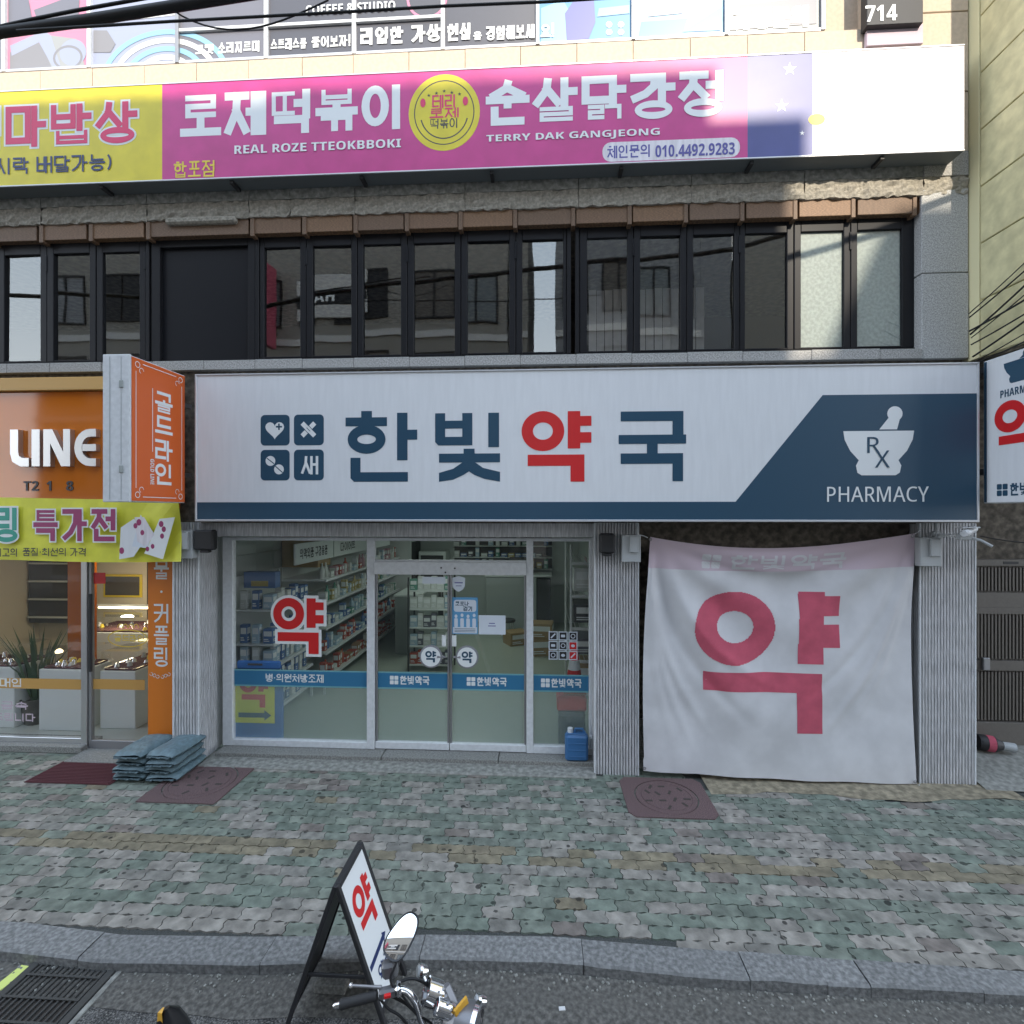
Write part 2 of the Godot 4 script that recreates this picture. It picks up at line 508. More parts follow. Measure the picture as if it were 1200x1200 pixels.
func materials() -> void:
	var soft := noise_tex(0.03, 0.94, 1.0, 3)
	var fine := noise_tex(0.06, 0.72, 1.0, 5, 0, 512, 4)
	var rough := noise_tex(0.035, 0.0, 1.0, 9, 0, 512, 6)
	var gritty := noise_tex(0.25, 0.0, 1.0, 11, 0, 512, 3)
	var tar := noise_tex(0.075, 0.25, 1.0, 21, 0, 1024, 5)
	grain(mat("asphalt", 0.27, 0.262, 0.245, 0.9), stones(), 2.4, tar, 0.5)
	grain(mat("kerb", 0.34, 0.345, 0.34, 0.85), noise_tex(0.09, 0.6, 1.0, 31, 0, 512, 5), 0.9, gritty, 0.25)
	grain(mat("bed", 0.075, 0.08, 0.075, 0.95), fine, 0.5)
	grain(mat("granite", 0.30, 0.30, 0.28, 0.8), fine, 0.8, gritty, 0.15)
	grain(mat("concrete", 0.33, 0.33, 0.30, 0.9), noise_tex(0.04, 0.72, 1.0, 41), 1.6, rough, 0.15)
	grain(mat("rough_stone", 0.40, 0.37, 0.31, 0.95), noise_tex(0.03, 0.75, 1.0, 43), 0.7, rough, 0.5)
	grain(mat("grey_stone", 0.44, 0.43, 0.41, 0.75), fine, 0.6, gritty, 0.06)
	grain(mat("pier_stone", 0.56, 0.56, 0.55, 0.75), fine, 0.6, gritty, 0.05)
	grain(mat("cream_stone", 0.58, 0.47, 0.36, 0.75), soft, 0.9)
	var wood := noise_tex(0.05, 0.62, 1.0, 47, 0, 512, 4)
	for i in 3:
		var m := grain(mat("brown_tile%d" % i, [0.27, 0.31, 0.24][i], [0.155, 0.175, 0.145][i], [0.085, 0.09, 0.085][i], 0.6), wood, 0.5)
		m.uv1_scale = Vector3(1.2, 9.0, 1.2)
	mat("black_frame", 0.014, 0.014, 0.016, 0.4).metallic_specular = 0.28
	mat("black_panel", 0.012, 0.0125, 0.015, 0.35).metallic_specular = 0.28
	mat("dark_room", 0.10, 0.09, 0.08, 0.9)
	var wg := mat("window_glass", 0.86, 0.89, 0.87, 0.015, 1.0)      # coated glass: part mirror, part clear
	wg.transparency = BaseMaterial3D.TRANSPARENCY_ALPHA
	wg.albedo_color.a = 0.18
	var plain := Image.create(4, 4, false, Image.FORMAT_RGB8)
	plain.fill(Color.WHITE)
	wg.albedo_texture = ImageTexture.create_from_image(plain)
	glass("shop_glass", 0.20, 0.30, 0.28, 0.03, 0.5)
	var fr := mat("frosted", 0.46, 0.58, 0.53, 0.55)
	fr.transparency = BaseMaterial3D.TRANSPARENCY_ALPHA
	fr.albedo_color.a = 0.32
	var fp := mat("pane_film", 0.45, 0.52, 0.48, 0.45)
	fp.transparency = BaseMaterial3D.TRANSPARENCY_ALPHA
	fp.albedo_color.a = 0.8
	grain(fp, noise_tex(0.03, 0.86, 1.0, 51), 0.8)
	grain(mat("white_frame", 0.66, 0.68, 0.70, 0.4), soft, 1.1)
	grain(mat("siding", 0.60, 0.60, 0.61, 0.5), noise_tex(0.03, 0.80, 1.0, 57), 1.3).uv1_scale = Vector3(2.6, 0.28, 2.6)
	grain(mat("sign_white", 0.71, 0.725, 0.745, 0.35), noise_tex(0.02, 0.978, 1.0, 61), 2.5).uv1_scale = Vector3(1.4, 0.16, 1.4)
	mat("sign_edge", 0.55, 0.56, 0.58, 0.35, 0.4)
	mat("navy", 0.020, 0.064, 0.110, 0.4)
	mat("navy_text", 0.014, 0.060, 0.108, 0.4)
	mat("red", 0.60, 0.016, 0.018, 0.4)
	mat("white_print", 0.74, 0.76, 0.76, 0.5)
	mat("film_white", 0.72, 0.74, 0.74, 0.4)
	grain(mat("magenta", 0.56, 0.045, 0.24, 0.4), noise_tex(0.01, 0.93, 1.0, 63), 2.0)
	grain(mat("yellow", 0.72, 0.60, 0.03, 0.45), noise_tex(0.01, 0.93, 1.0, 63), 2.0)
	grain(mat("dark_blue", 0.075, 0.085, 0.27, 0.4), noise_tex(0.01, 0.93, 1.0, 63), 2.0)
	grain(mat("lilac_white", 0.76, 0.72, 0.76, 0.4), noise_tex(0.02, 0.9, 1.0, 64), 2.5).uv1_scale = Vector3(1.4, 0.2, 1.4)
	mat("pink_text", 0.66, 0.03, 0.12, 0.45)
	mat("deep_blue_text", 0.015, 0.03, 0.12, 0.45)
	mat("gold_text", 0.72, 0.55, 0.05, 0.45)
	mat("violet_text", 0.09, 0.08, 0.30, 0.45)
	mat("under_grey", 0.12, 0.135, 0.14, 0.6)
	grain(mat("lime_wall", 0.70, 0.64, 0.37, 0.8), noise_tex(0.02, 0.88, 1.0, 67), 2.2)
	mat("lime_trim", 0.72, 0.66, 0.40, 0.8)
	grain(mat("beige_wall", 0.24, 0.225, 0.20, 0.85), soft, 2.0)
	grain(mat("grey_wall", 0.21, 0.215, 0.225, 0.85), soft, 2.0)
	grain(mat("pale_wall", 0.52, 0.51, 0.49, 0.85), soft, 2.0)
	mat("orange_sign", 0.66, 0.125, 0.025, 0.4)
	mat("orange_panel", 0.54, 0.14, 0.010, 0.06)
	mat("ochre", 0.50, 0.28, 0.07, 0.5)
	grain(mat("banner_yellow", 0.76, 0.74, 0.06, 0.6), noise_tex(0.008, 0.93, 1.0, 69), 1.2)
	mat("purple_text", 0.30, 0.028, 0.12, 0.5)
	mat("teal_text", 0.02, 0.30, 0.22, 0.5)
	mat("black_text", 0.02, 0.02, 0.025, 0.5)
	mat("steel", 0.62, 0.62, 0.62, 0.3, 0.85)
	mat("chrome", 0.78, 0.78, 0.79, 0.12, 1.0)
	mat("dull_metal", 0.30, 0.30, 0.31, 0.45, 0.7)
	mat("mirror", 0.92, 0.93, 0.94, 0.01, 1.0)
	mat("box_grey", 0.40, 0.42, 0.43, 0.55)
	mat("box_black", 0.022, 0.022, 0.024, 0.6)
	mat("rubber", 0.022, 0.022, 0.023, 0.7)
	mat("cable", 0.012, 0.012, 0.013, 0.6)
	grain(mat("maroon_mat", 0.17, 0.045, 0.055, 0.95), noise_tex(0.3, 0.5, 1.0, 71, 0, 512, 3), 0.5, gritty, 0.4)
	grain(mat("tarp", 0.15, 0.225, 0.255, 0.6), noise_tex(0.02, 0.8, 1.0, 73), 0.7, noise_tex(0.012, 0.0, 1.0, 74, 0, 512, 3), 0.8)
	grain(mat("tarp_dark", 0.115, 0.17, 0.19, 0.65), noise_tex(0.02, 0.8, 1.0, 75), 0.7, noise_tex(0.012, 0.0, 1.0, 76, 0, 512, 3), 0.8)
	grain(mat("manhole", 0.23, 0.145, 0.145, 0.85), noise_tex(0.12, 0.5, 1.0, 77, 0, 512, 4), 0.6, gritty, 0.3)
	mat("painted_hollow", 0.05, 0.042, 0.036, 0.95)  # dark tone painted in for the shade inside lid openings and drain
	mat("can_blue", 0.035, 0.13, 0.30, 0.45)
	var cl := grain(mat("cloth", 0.64, 0.64, 0.66, 0.9), noise_tex(0.01, 0.93, 1.0, 79), 2.5)
	cl.backlight_enabled = true
	cl.backlight = Color(0.25, 0.25, 0.25)
	mat("cloth_pink", 0.55, 0.45, 0.51, 0.9)
	grain(mat("cloth_red", 0.56, 0.10, 0.155, 0.9), noise_tex(0.01, 0.9, 1.0, 80), 1.2)
	grain(mat("gate", 0.13, 0.115, 0.10, 0.55), soft, 0.8)
	grain(mat("brown_wall", 0.17, 0.145, 0.115, 0.9), noise_tex(0.02, 0.6, 1.0, 81), 1.2)
	mat("shop_floor", 0.46, 0.50, 0.44, 0.2)
	mat("shop_wall", 0.46, 0.50, 0.48, 0.6)
	mat("shop_ceiling", 0.66, 0.67, 0.64, 0.8)
	mat("shelf_white", 0.62, 0.65, 0.64, 0.45)
	mat("counter_grey", 0.30, 0.33, 0.32, 0.5)
	mat("counter_dark", 0.05, 0.05, 0.055, 0.5)
	mat("cardboard", 0.36, 0.25, 0.13, 0.8)
	mat("strip_blue", 0.03, 0.16, 0.30, 0.4)
	mat("strip_edge", 0.16, 0.36, 0.40, 0.4)
	mat("board_blue", 0.02, 0.12, 0.36, 0.5)
	mat("board_yellow", 0.62, 0.62, 0.02, 0.5)
	mat("poster_blue", 0.11, 0.32, 0.55, 0.5)
	mat("paper", 0.62, 0.67, 0.74, 0.7)
	mat("jewel_wall", 0.60, 0.55, 0.44, 0.7)
	mat("jewel_floor", 0.42, 0.44, 0.40, 0.3)
	mat("plant_green", 0.045, 0.09, 0.035, 0.6)
	mat("pot", 0.08, 0.07, 0.06, 0.6)
	mat("vivid_orange", 0.62, 0.17, 0.012, 0.45)
	mat("bike_grey", 0.20, 0.20, 0.21, 0.35, 0.5)
	mat("bike_black", 0.015, 0.015, 0.017, 0.3)
	mat("bike_yellow", 0.62, 0.33, 0.03, 0.35)
	mat("amber", 0.62, 0.25, 0.02, 0.25)
	mat("grate", 0.075, 0.075, 0.072, 0.7, 0.5)
	mat("paper_lime", 0.62, 0.70, 0.20, 0.7)
	mat("scrap", 0.6, 0.6, 0.6, 0.8)
	mat("skin_grey", 0.22, 0.22, 0.24, 0.5)
	for a in [["vr_pink", 0.50, 0.20, 0.30], ["vr_grey", 0.15, 0.15, 0.18], ["vr_dark", 0.075, 0.075, 0.09], ["vr_pale", 0.30, 0.33, 0.44], ["vr_blue", 0.10, 0.28, 0.50], ["vr_sky", 0.24, 0.46, 0.64], ["vr_violet", 0.13, 0.14, 0.34], ["vr_silver", 0.30, 0.31, 0.31]]:
		mat(a[0], a[1], a[2], a[3], 0.35)
	var hues := [[0.58, 0.60, 0.58], [0.09, 0.17, 0.36], [0.42, 0.07, 0.04], [0.42, 0.34, 0.12], [0.09, 0.26, 0.20], [0.34, 0.20, 0.10], [0.12, 0.12, 0.15], [0.48, 0.28, 0.32], [0.36, 0.48, 0.58]]
	for i in hues.size():
		mat("product%d" % i, hues[i][0], hues[i][1], hues[i][2], 0.5)
	var lamp := mat("lamp_face", 0.9, 0.9, 0.9, 0.5)
	lamp.emission_enabled = true
	lamp.emission = Color(0.92, 1.0, 0.95)
	lamp.emission_energy_multiplier = 1.6
	var warm := mat("warm_face", 0.9, 0.8, 0.6, 0.5)
	warm.emission_enabled = true
	warm.emission = Color(1.0, 0.92, 0.72)
	warm.emission_energy_multiplier = 1.6

# ================================================================ the scene
func _ready() -> void:
	rng.seed = 7
	var cam := Camera3D.new()
	cam.name = "camera"
	cam.fov = 90.0
	cam.near = 0.05
	cam.far = 400.0
	add_child(cam)
	cam.position = Vector3(0, EYE, 0)
	cam.rotation_degrees = Vector3(0, YAW, 0)
	cam.current = true
	var env := Environment.new()
	env.background_mode = Environment.BG_SKY
	var sky := Sky.new()
	var ps := ProceduralSkyMaterial.new()
	ps.sky_top_color = Color(0.58, 0.635, 0.705)
	ps.sky_horizon_color = Color(0.88, 0.885, 0.885)
	ps.sky_curve = 0.18
	ps.ground_bottom_color = Color(0.30, 0.30, 0.30)
	ps.ground_horizon_color = Color(0.60, 0.63, 0.66)
	ps.sky_energy_multiplier = 1.5
	sky.sky_material = ps
	env.sky = sky
	env.tonemap_mode = Environment.TONE_MAPPER_LINEAR
	env.tonemap_exposure = 2.35
	env.sdfgi_enabled = true
	env.ssao_enabled = true
	env.ssil_enabled = true
	var we := WorldEnvironment.new()
	we.name = "world_environment"
	we.environment = env
	add_child(we)
	var sun := DirectionalLight3D.new()
	sun.name = "sun"
	sun.light_energy = 0.85
	sun.light_angular_distance = 0.8
	sun.light_color = Color(1.0, 0.95, 0.87)
	sun.shadow_enabled = true
	add_child(sun)
	sun.look_at_from_position(Vector3.ZERO, Vector3(-0.28, -0.60, -1.0), Vector3.UP)

	materials()
	ground()
	across_the_street()
	main_building()
	neighbour()
	pharmacy_front()
	jewel_front()
	pharmacy_inside()
	jewel_inside()
	pharmacy_sign()
	food_sign()
	other_signs()
	white_banner()
	pillar_boxes()
	on_the_pavement()
	a_board()
	motorcycle()
	cables()

# ---------------------------------------------------------------- ground, kerb, paving
func block_outline(lx: float, lz: float, j: float) -> PackedVector2Array:   # a paving block with wavy edges, j the half joint
	var out := PackedVector2Array()
	var nx := 8
	var nz := 3
	var sx := (lx - 2 * j) / lx
	var sz := (lz - 2 * j) / lz
	for s in [0, 1, 2, 3]:
		var n: int = nx if s % 2 == 0 else nz
		for k in n:
			var u := float(k) / n
			var p := [Vector2(-0.5 + u, -0.5), Vector2(0.5, -0.5 + u), Vector2(0.5 - u, 0.5), Vector2(-0.5, 0.5 - u)][s] as Vector2
			var q := Vector2(p.x * lx, p.y * lz)
			q.y += 0.0075 * sin(TAU * 2.0 * p.x)
			q.x += 0.012 * sin(TAU * p.y)
			out.append(Vector2(q.x * sx, q.y * sz))
	return out
func block_mesh(st: SurfaceTool, pts: PackedVector2Array, xf: Transform3D, high: float) -> void:
	var n := pts.size()
	var c := xf * Vector3.ZERO
	for i in n:
		var a := xf * Vector3(pts[i].x, 0, pts[i].y)
		var b := xf * Vector3(pts[(i + 1) % n].x, 0, pts[(i + 1) % n].y)
		tri(st, c, b, a)
		quad(st, a, b, b - Vector3.UP * high, a - Vector3.UP * high)
func kerb_at(x: float, outer: bool) -> float:
	var pts := [[-9.0, 3.46, 3.22], [-3.7, 3.47, 3.25], [-2.9, 3.41, 3.20], [-1.9, 3.45, 3.235], [-0.75, 3.53, 3.345], [0.1, 3.56, 3.365], [1.0, 3.52, 3.31], [1.75, 3.495, 3.30], [3.3, 3.455, 3.30], [9.0, 3.40, 3.25]]
	for i in pts.size() - 1:
		if x <= pts[i + 1][0]:
			var t: float = (x - pts[i][0]) / (pts[i + 1][0] - pts[i][0])
			return lerpf(pts[i][2 if outer else 1], pts[i + 1][2 if outer else 1], t)
	return 3.3
func ground() -> void:
	var st := mb()
	quad(st, Vector3(-120, ROAD - 0.004, 120), Vector3(120, ROAD - 0.004, 120), Vector3(120, ROAD - 0.004, -120), Vector3(-120, ROAD - 0.004, -120))
	structure(obj("ground", st, M.asphalt))
	var road := mb()
	var xs := []
	for i in 61:
		xs.append(-9.0 + i * 0.3)
	for i in 60:
		quad(road, Vector3(xs[i], ROAD, 4.0), Vector3(xs[i + 1], ROAD, 4.0), Vector3(xs[i + 1], ROAD, -kerb_at(xs[i + 1], true)), Vector3(xs[i], ROAD, -kerb_at(xs[i], true)))
	structure(obj("road", road, M.asphalt))
	var gut := mb()
	for i in 60:
		var a: float = xs[i]
		var b: float = xs[i + 1]
		quad(gut, Vector3(a, ROAD + 0.004, -2.98 + 0.03 * sin(a * 2.3) + 0.012 * sin(a * 13.0)), Vector3(b, ROAD + 0.004, -2.98 + 0.03 * sin(b * 2.3) + 0.012 * sin(b * 13.0)), Vector3(b, ROAD + 0.004, -kerb_at(b, true)), Vector3(a, ROAD + 0.004, -kerb_at(a, true)))
	structure(obj("road_gutter", gut, grain(mat("gutter", 0.165, 0.158, 0.142, 0.92), noise_tex(0.05, 0.62, 1.0, 99, 0, 1024, 7), 2.2, noise_tex(0.2, 0, 1, 96, 0, 512, 3), 0.35)))
	# the sidewalk: a dark bed with blocks on it
	var bed := mb()
	for i in 60:
		var a: float = xs[i]
		var b: float = xs[i + 1]
		quad(bed, Vector3(a, -0.011, -kerb_at(a, false)), Vector3(b, -0.011, -kerb_at(b, false)), Vector3(b, -0.011, -6.6), Vector3(a, -0.011, -6.6))
	var walk := structure(obj("sidewalk", bed, M.bed))
	var lx := 0.228
	var lz := 0.1145
	var speck := Image.create(1024, 1024, false, Image.FORMAT_RGB8)
	var nz := FastNoiseLite.new()
	nz.frequency = 0.02
	nz.fractal_octaves = 5
	nz.seed = 91
	for y in 1024:
		for x in 1024:
			var v := 0.88 + 0.22 * nz.get_noise_2d(x, y)
			speck.set_pixel(x, y, Color(v, v, v))
	for k in 260:      # old chewing gum and drips
		var cx := rng.randi_range(8, 1015)
		var cy := rng.randi_range(8, 1015)
		var r := rng.randf_range(1.5, 6.0) if k % 4 else rng.randf_range(5.0, 9.0)
		var dark := rng.randf_range(0.35, 0.6)
		var sq := rng.randf_range(0.7, 1.3)
		for y in range(-10, 11):
			for x in range(-10, 11):
				var dd := Vector2(x * sq, y).length() + nz.get_noise_2d(x * 20 + k * 50, y * 20) * 2.0
				if dd < r and cx + x >= 0 and cx + x < 1024 and cy + y >= 0 and cy + y < 1024:
					speck.set_pixel(cx + x, cy + y, Color(dark, dark, dark))
	var spots := ImageTexture.create_from_image(speck)
	var grit := noise_tex(0.3, 0.0, 1.0, 95, 0, 512, 3)
	var tones := {"g": [0.205, 0.234, 0.192], "G": [0.182, 0.218, 0.178], "w": [0.318, 0.298, 0.262], "W": [0.265, 0.255, 0.226], "y": [0.250, 0.218, 0.150], "p": [0.215, 0.187, 0.165]}
	var tm := {}
	for c in tones:
		for v in 3:
			var k: float = [0.9, 1.0, 1.08][v]
			tm[c + str(v)] = grain(mat("paving_" + {"g": "green", "G": "dark_green", "w": "pale", "W": "grey", "y": "ochre", "p": "plum"}[c] + str(v), tones[c][0] * k, tones[c][1] * k, tones[c][2] * k, 0.85), spots, 3.1, grit, 0.15)
	var merged_mat := grain(mat("paving_far", 1, 1, 1, 0.85), spots, 3.1, grit, 0.15)
	merged_mat.vertex_color_use_as_albedo = true
	var whole := []
	var wide := []
	for v in 3:
		var s := mb()
		block_mesh(s, block_outline(lx, lz, 0.002 + 0.0012 * v), Transform3D(Basis(Vector3.UP, [0.0, 0.006, -0.007][v]), Vector3.ZERO), 0.03)
		whole.append(s.commit())
	var far := mb()
	var places := []
	var rows := 25
	for r in rows:
		var d := 3.36 + lz * (r + 0.5)
		var off := lx * 0.5 * (r % 2) + 0.03 * sin(r * 2.4)
		for c in range(-33, 34):
			var x := c * lx + off
			if d < kerb_at(x, false) + 0.005 or absf(x) > 7.5:
				continue
			if x > 1.7 and x < 5.0 and d > 5.52 + 0.05 * sin(x * 3.0):   # bare concrete in front of the white banner
				continue
			if x > -3.3 and x < 0.7 and d > 5.76:
				continue
			var tone := "g"
			var q := rng.randf()
			if q < 0.30: tone = "w"
			elif q < 0.40: tone = "W"
			elif q < 0.60: tone = "G"
			elif q < 0.64: tone = "p"
			elif q < 0.65: tone = "y"
			if r in [8, 9]:
				var sure := 0.93
				if x > -1.9 and x < -0.9: sure = 0.45
				if x > -0.4 and x < 0.75: sure = 0.5
				if r == 9 and x > -0.2: sure *= 0.75
				if rng.randf() < sure: tone = "y"
			if r <= 1 and rng.randf() < 0.45: tone = "w"
			if d > 5.2 and rng.randf() < 0.5: tone = "G"
			places.append([r, Vector3(x, rng.randf_range(-0.0015, 0.0015), -d), tone])
	var single := 0
	for p in places:
		var at: Vector3 = p[1]
		var ddepth := -at.z * ca - at.x * sa     # only blocks in view count among the single ones
		var side := (at.x * ca - at.z * sa - 0.0) / maxf(ddepth, 0.1)
		if single < 298 and absf((at.x * ca + (-at.z) * sa) / ddepth) < 1.04:
			single += 1
			var pb := inst("paving_block", whole[rng.randi() % 3], tm[p[2] + str(rng.randi() % 3)], walk, at + Vector3.UP * rng.randf_range(-0.002, 0.002))
			pb.rotation = Vector3(rng.randf_range(-0.012, 0.012), rng.randf_range(-0.01, 0.01), rng.randf_range(-0.007, 0.007))
		else:
			var t: Array = tones[p[2]]
			var k: float = rng.randf_range(0.9, 1.1)
			far.set_color(Color(t[0] * k, t[1] * k, t[2] * k))
			block_mesh(far, block_outline(lx, lz, 0.002 + 0.0012 * (single % 3)), Transform3D(Basis.IDENTITY, at), 0.03)
	var fo := obj("paving_blocks", far, merged_mat, walk)
	fo.set_meta("kind", "stuff")
	# concrete strip before the shop, the bare patch by the banner, the ramp before the gate
	var con := mb()
	box(con, Vector3(-3.97, -0.02, -6.2), Vector3(0.62, 0.02, -5.70), 0.012)
	obj("concrete_strip", con, M.concrete, walk)
	var patch := mb()
	var prev := []
	for i in 17:
		var x := 1.78 + i * 0.2
		var e := 5.48 + 0.05 * sin(x * 3.0) + 0.02 * sin(x * 11.0)
		if i > 0:
			quad(patch, Vector3(prev[0], 0.004, -prev[1]), Vector3(x, 0.004, -e), Vector3(x, 0.006, -5.95), Vector3(prev[0], 0.006, -5.95))
		prev = [x, e]
	var pm := grain(mat("sandy_concrete", 0.33, 0.285, 0.20, 0.92), noise_tex(0.02, 0.7, 1.0, 97), 1.2, noise_tex(0.08, 0, 1, 98), 0.15)
	obj("bare_concrete", patch, pm, walk)
	var ramp := mb()
	quad(ramp, Vector3(4.72, 0.006, -5.7), Vector3(8, 0.006, -5.55), Vector3(8, 0.16, -6.52), Vector3(4.72, 0.16, -6.52))
	obj("concrete_ramp", ramp, M.concrete, walk)
	var kerb_mats := []
	for k in [0.245, 0.26, 0.275]:
		kerb_mats.append(grain(mat("kerb_granite", k, k * 1.01, k * 0.99, 0.85), noise_tex(0.045, 0.70, 1.0, 33, 0, 1024, 6), 1.9, grit, 0.25))
	# grit swept against the kerb
	var gr := mb()
	for k in 420:
		var gx := rng.randf_range(-4.5, 4.5)
		var gz := -kerb_at(gx, true) + 0.01 + 0.16 * pow(rng.randf(), 2.2)
		var gs := rng.randf_range(0.003, 0.008)
		obox(gr, Transform3D(Basis(Vector3(rng.randf() - 0.5, 1, rng.randf() - 0.5).normalized(), rng.randf() * TAU), Vector3(gx, ROAD + 0.004 + gs * 0.5, gz)), Vector3(gs, gs * 0.7, gs * rng.randf_range(0.6, 1.5)), gs * 0.3)
	var go := obj("gravel", gr, M.concrete)
	go.set_meta("kind", "stuff")
	go.set_meta("label", "loose grit lying along the foot of the kerb")
	go.set_meta("category", "gravel")
	# granite kerb stones
	var kerb := structure(Node3D.new())
	kerb.name = "kerb"
	add_child(kerb)
	var joints := [-9.0, -8.0, -7.0, -6.0, -5.0, -4.05, -3.05, -1.83, -0.8, 0.28, 1.32, 1.79, 2.05, 2.72, 3.7, 4.7, 5.7, 6.7, 7.7, 8.9]
	for i in joints.size() - 1:
		var a: float = joints[i] + 0.0022
		var b: float = joints[i + 1] - 0.0022
		var s := mb()
		var up := 0.006 + 0.003 * sin(i * 2.7)
		var steps := maxi(1, int((b - a) / 0.12))
		for k in steps:
			var x0 := lerpf(a, b, float(k) / steps)
			var x1 := lerpf(a, b, float(k + 1) / steps)
			var chip := func(x: float) -> float: return 0.007 * maxf(0.0, sin(x * 37.0) * sin(x * 11.0 + 1.0) + 0.15 * sin(x * 90.0))
			var i0 := -kerb_at(x0, false)
			var i1 := -kerb_at(x1, false)
			var o0: float = -kerb_at(x0, true) - chip.call(x0)
			var o1: float = -kerb_at(x1, true) - chip.call(x1)
			quad(s, Vector3(x0, up, o0 - 0.012), Vector3(x1, up, o1 - 0.012), Vector3(x1, up, i1), Vector3(x0, up, i0))
			quad(s, Vector3(x0, up - 0.012, o0), Vector3(x1, up - 0.012, o1), Vector3(x1, up, o1 - 0.012), Vector3(x0, up, o0 - 0.012))
			quad(s, Vector3(x0, ROAD - 0.02, o0), Vector3(x1, ROAD - 0.02, o1), Vector3(x1, up - 0.012, o1), Vector3(x0, up - 0.012, o0))
		for e in [a, b]:
			var zi := -kerb_at(e, false)
			var zo := -kerb_at(e, true)
			if e == a:
				quad(s, Vector3(e, ROAD, zi), Vector3(e, ROAD, zo), Vector3(e, up - 0.012, zo), Vector3(e, up - 0.006, zi))
			else:
				quad(s, Vector3(e, ROAD, zo), Vector3(e, ROAD, zi), Vector3(e, up - 0.006, zi), Vector3(e, up - 0.012, zo))
		obj("kerb_stone", s, kerb_mats[i % 3], kerb)

# ---------------------------------------------------------------- the far side of the street: it shades the shop and stands mirrored in its windows
func block_of_flats(called: String, label: String, x0: float, x1: float, z0: float, z1: float, high: float, wall: Material, cols: int, floors: int, first: float, step: float) -> Node3D:
	var t := thing(called, label, "building", Vector3((x0 + x1) / 2, ROAD, z0))
	obj("wall", box(mb(), Vector3(x0, ROAD, z0), Vector3(x1, high, z1)), wall, t)
	obj("parapet", box(mb(), Vector3(x0 - 0.05, high - 0.02, z0 - 0.08), Vector3(x1 + 0.05, high + 0.12, z0 + 0.2)), M.pale_wall, t)
	for f in floors:
		var y := first + f * step
		if y + step * 0.75 > high:
			continue
		obj("floor_band", box(mb(), Vector3(x0 - 0.01, y - step * 0.22, z0 - 0.06), Vector3(x1 + 0.01, y - step * 0.14, z0 + 0.1)), M.pale_wall, t)
		for c in cols:
			var w := (x1 - x0) / cols
			var a := x0 + w * (c + 0.15)
			var b := x0 + w * (c + 0.85)
			var o := part("window", t)
			var fr := mb()
			for e in [[a, y, a + 0.06, y + step * 0.6], [b - 0.06, y, b, y + step * 0.6], [a + 0.06, y, b - 0.06, y + 0.06], [a + 0.06, y + step * 0.6 - 0.06, b - 0.06, y + step * 0.6], [(a + b) / 2 - 0.03, y + 0.06, (a + b) / 2 + 0.03, y + step * 0.6 - 0.06]]:
				box(fr, Vector3(e[0], e[1], z0 - 0.06), Vector3(e[2], e[3], z0 + 0.02))
			obj("frame", fr, M.black_frame, o)
			obj("pane", box(mb(), Vector3(a + 0.05, y + 0.05, z0 - 0.02), Vector3(b - 0.05, y + step * 0.6 - 0.05, z0 + 0.01)), [M.under_grey, M.dark_room, M.black_panel, M.grey_wall][(c * 3 + f * 5 + cols) % 4], o)
	return t
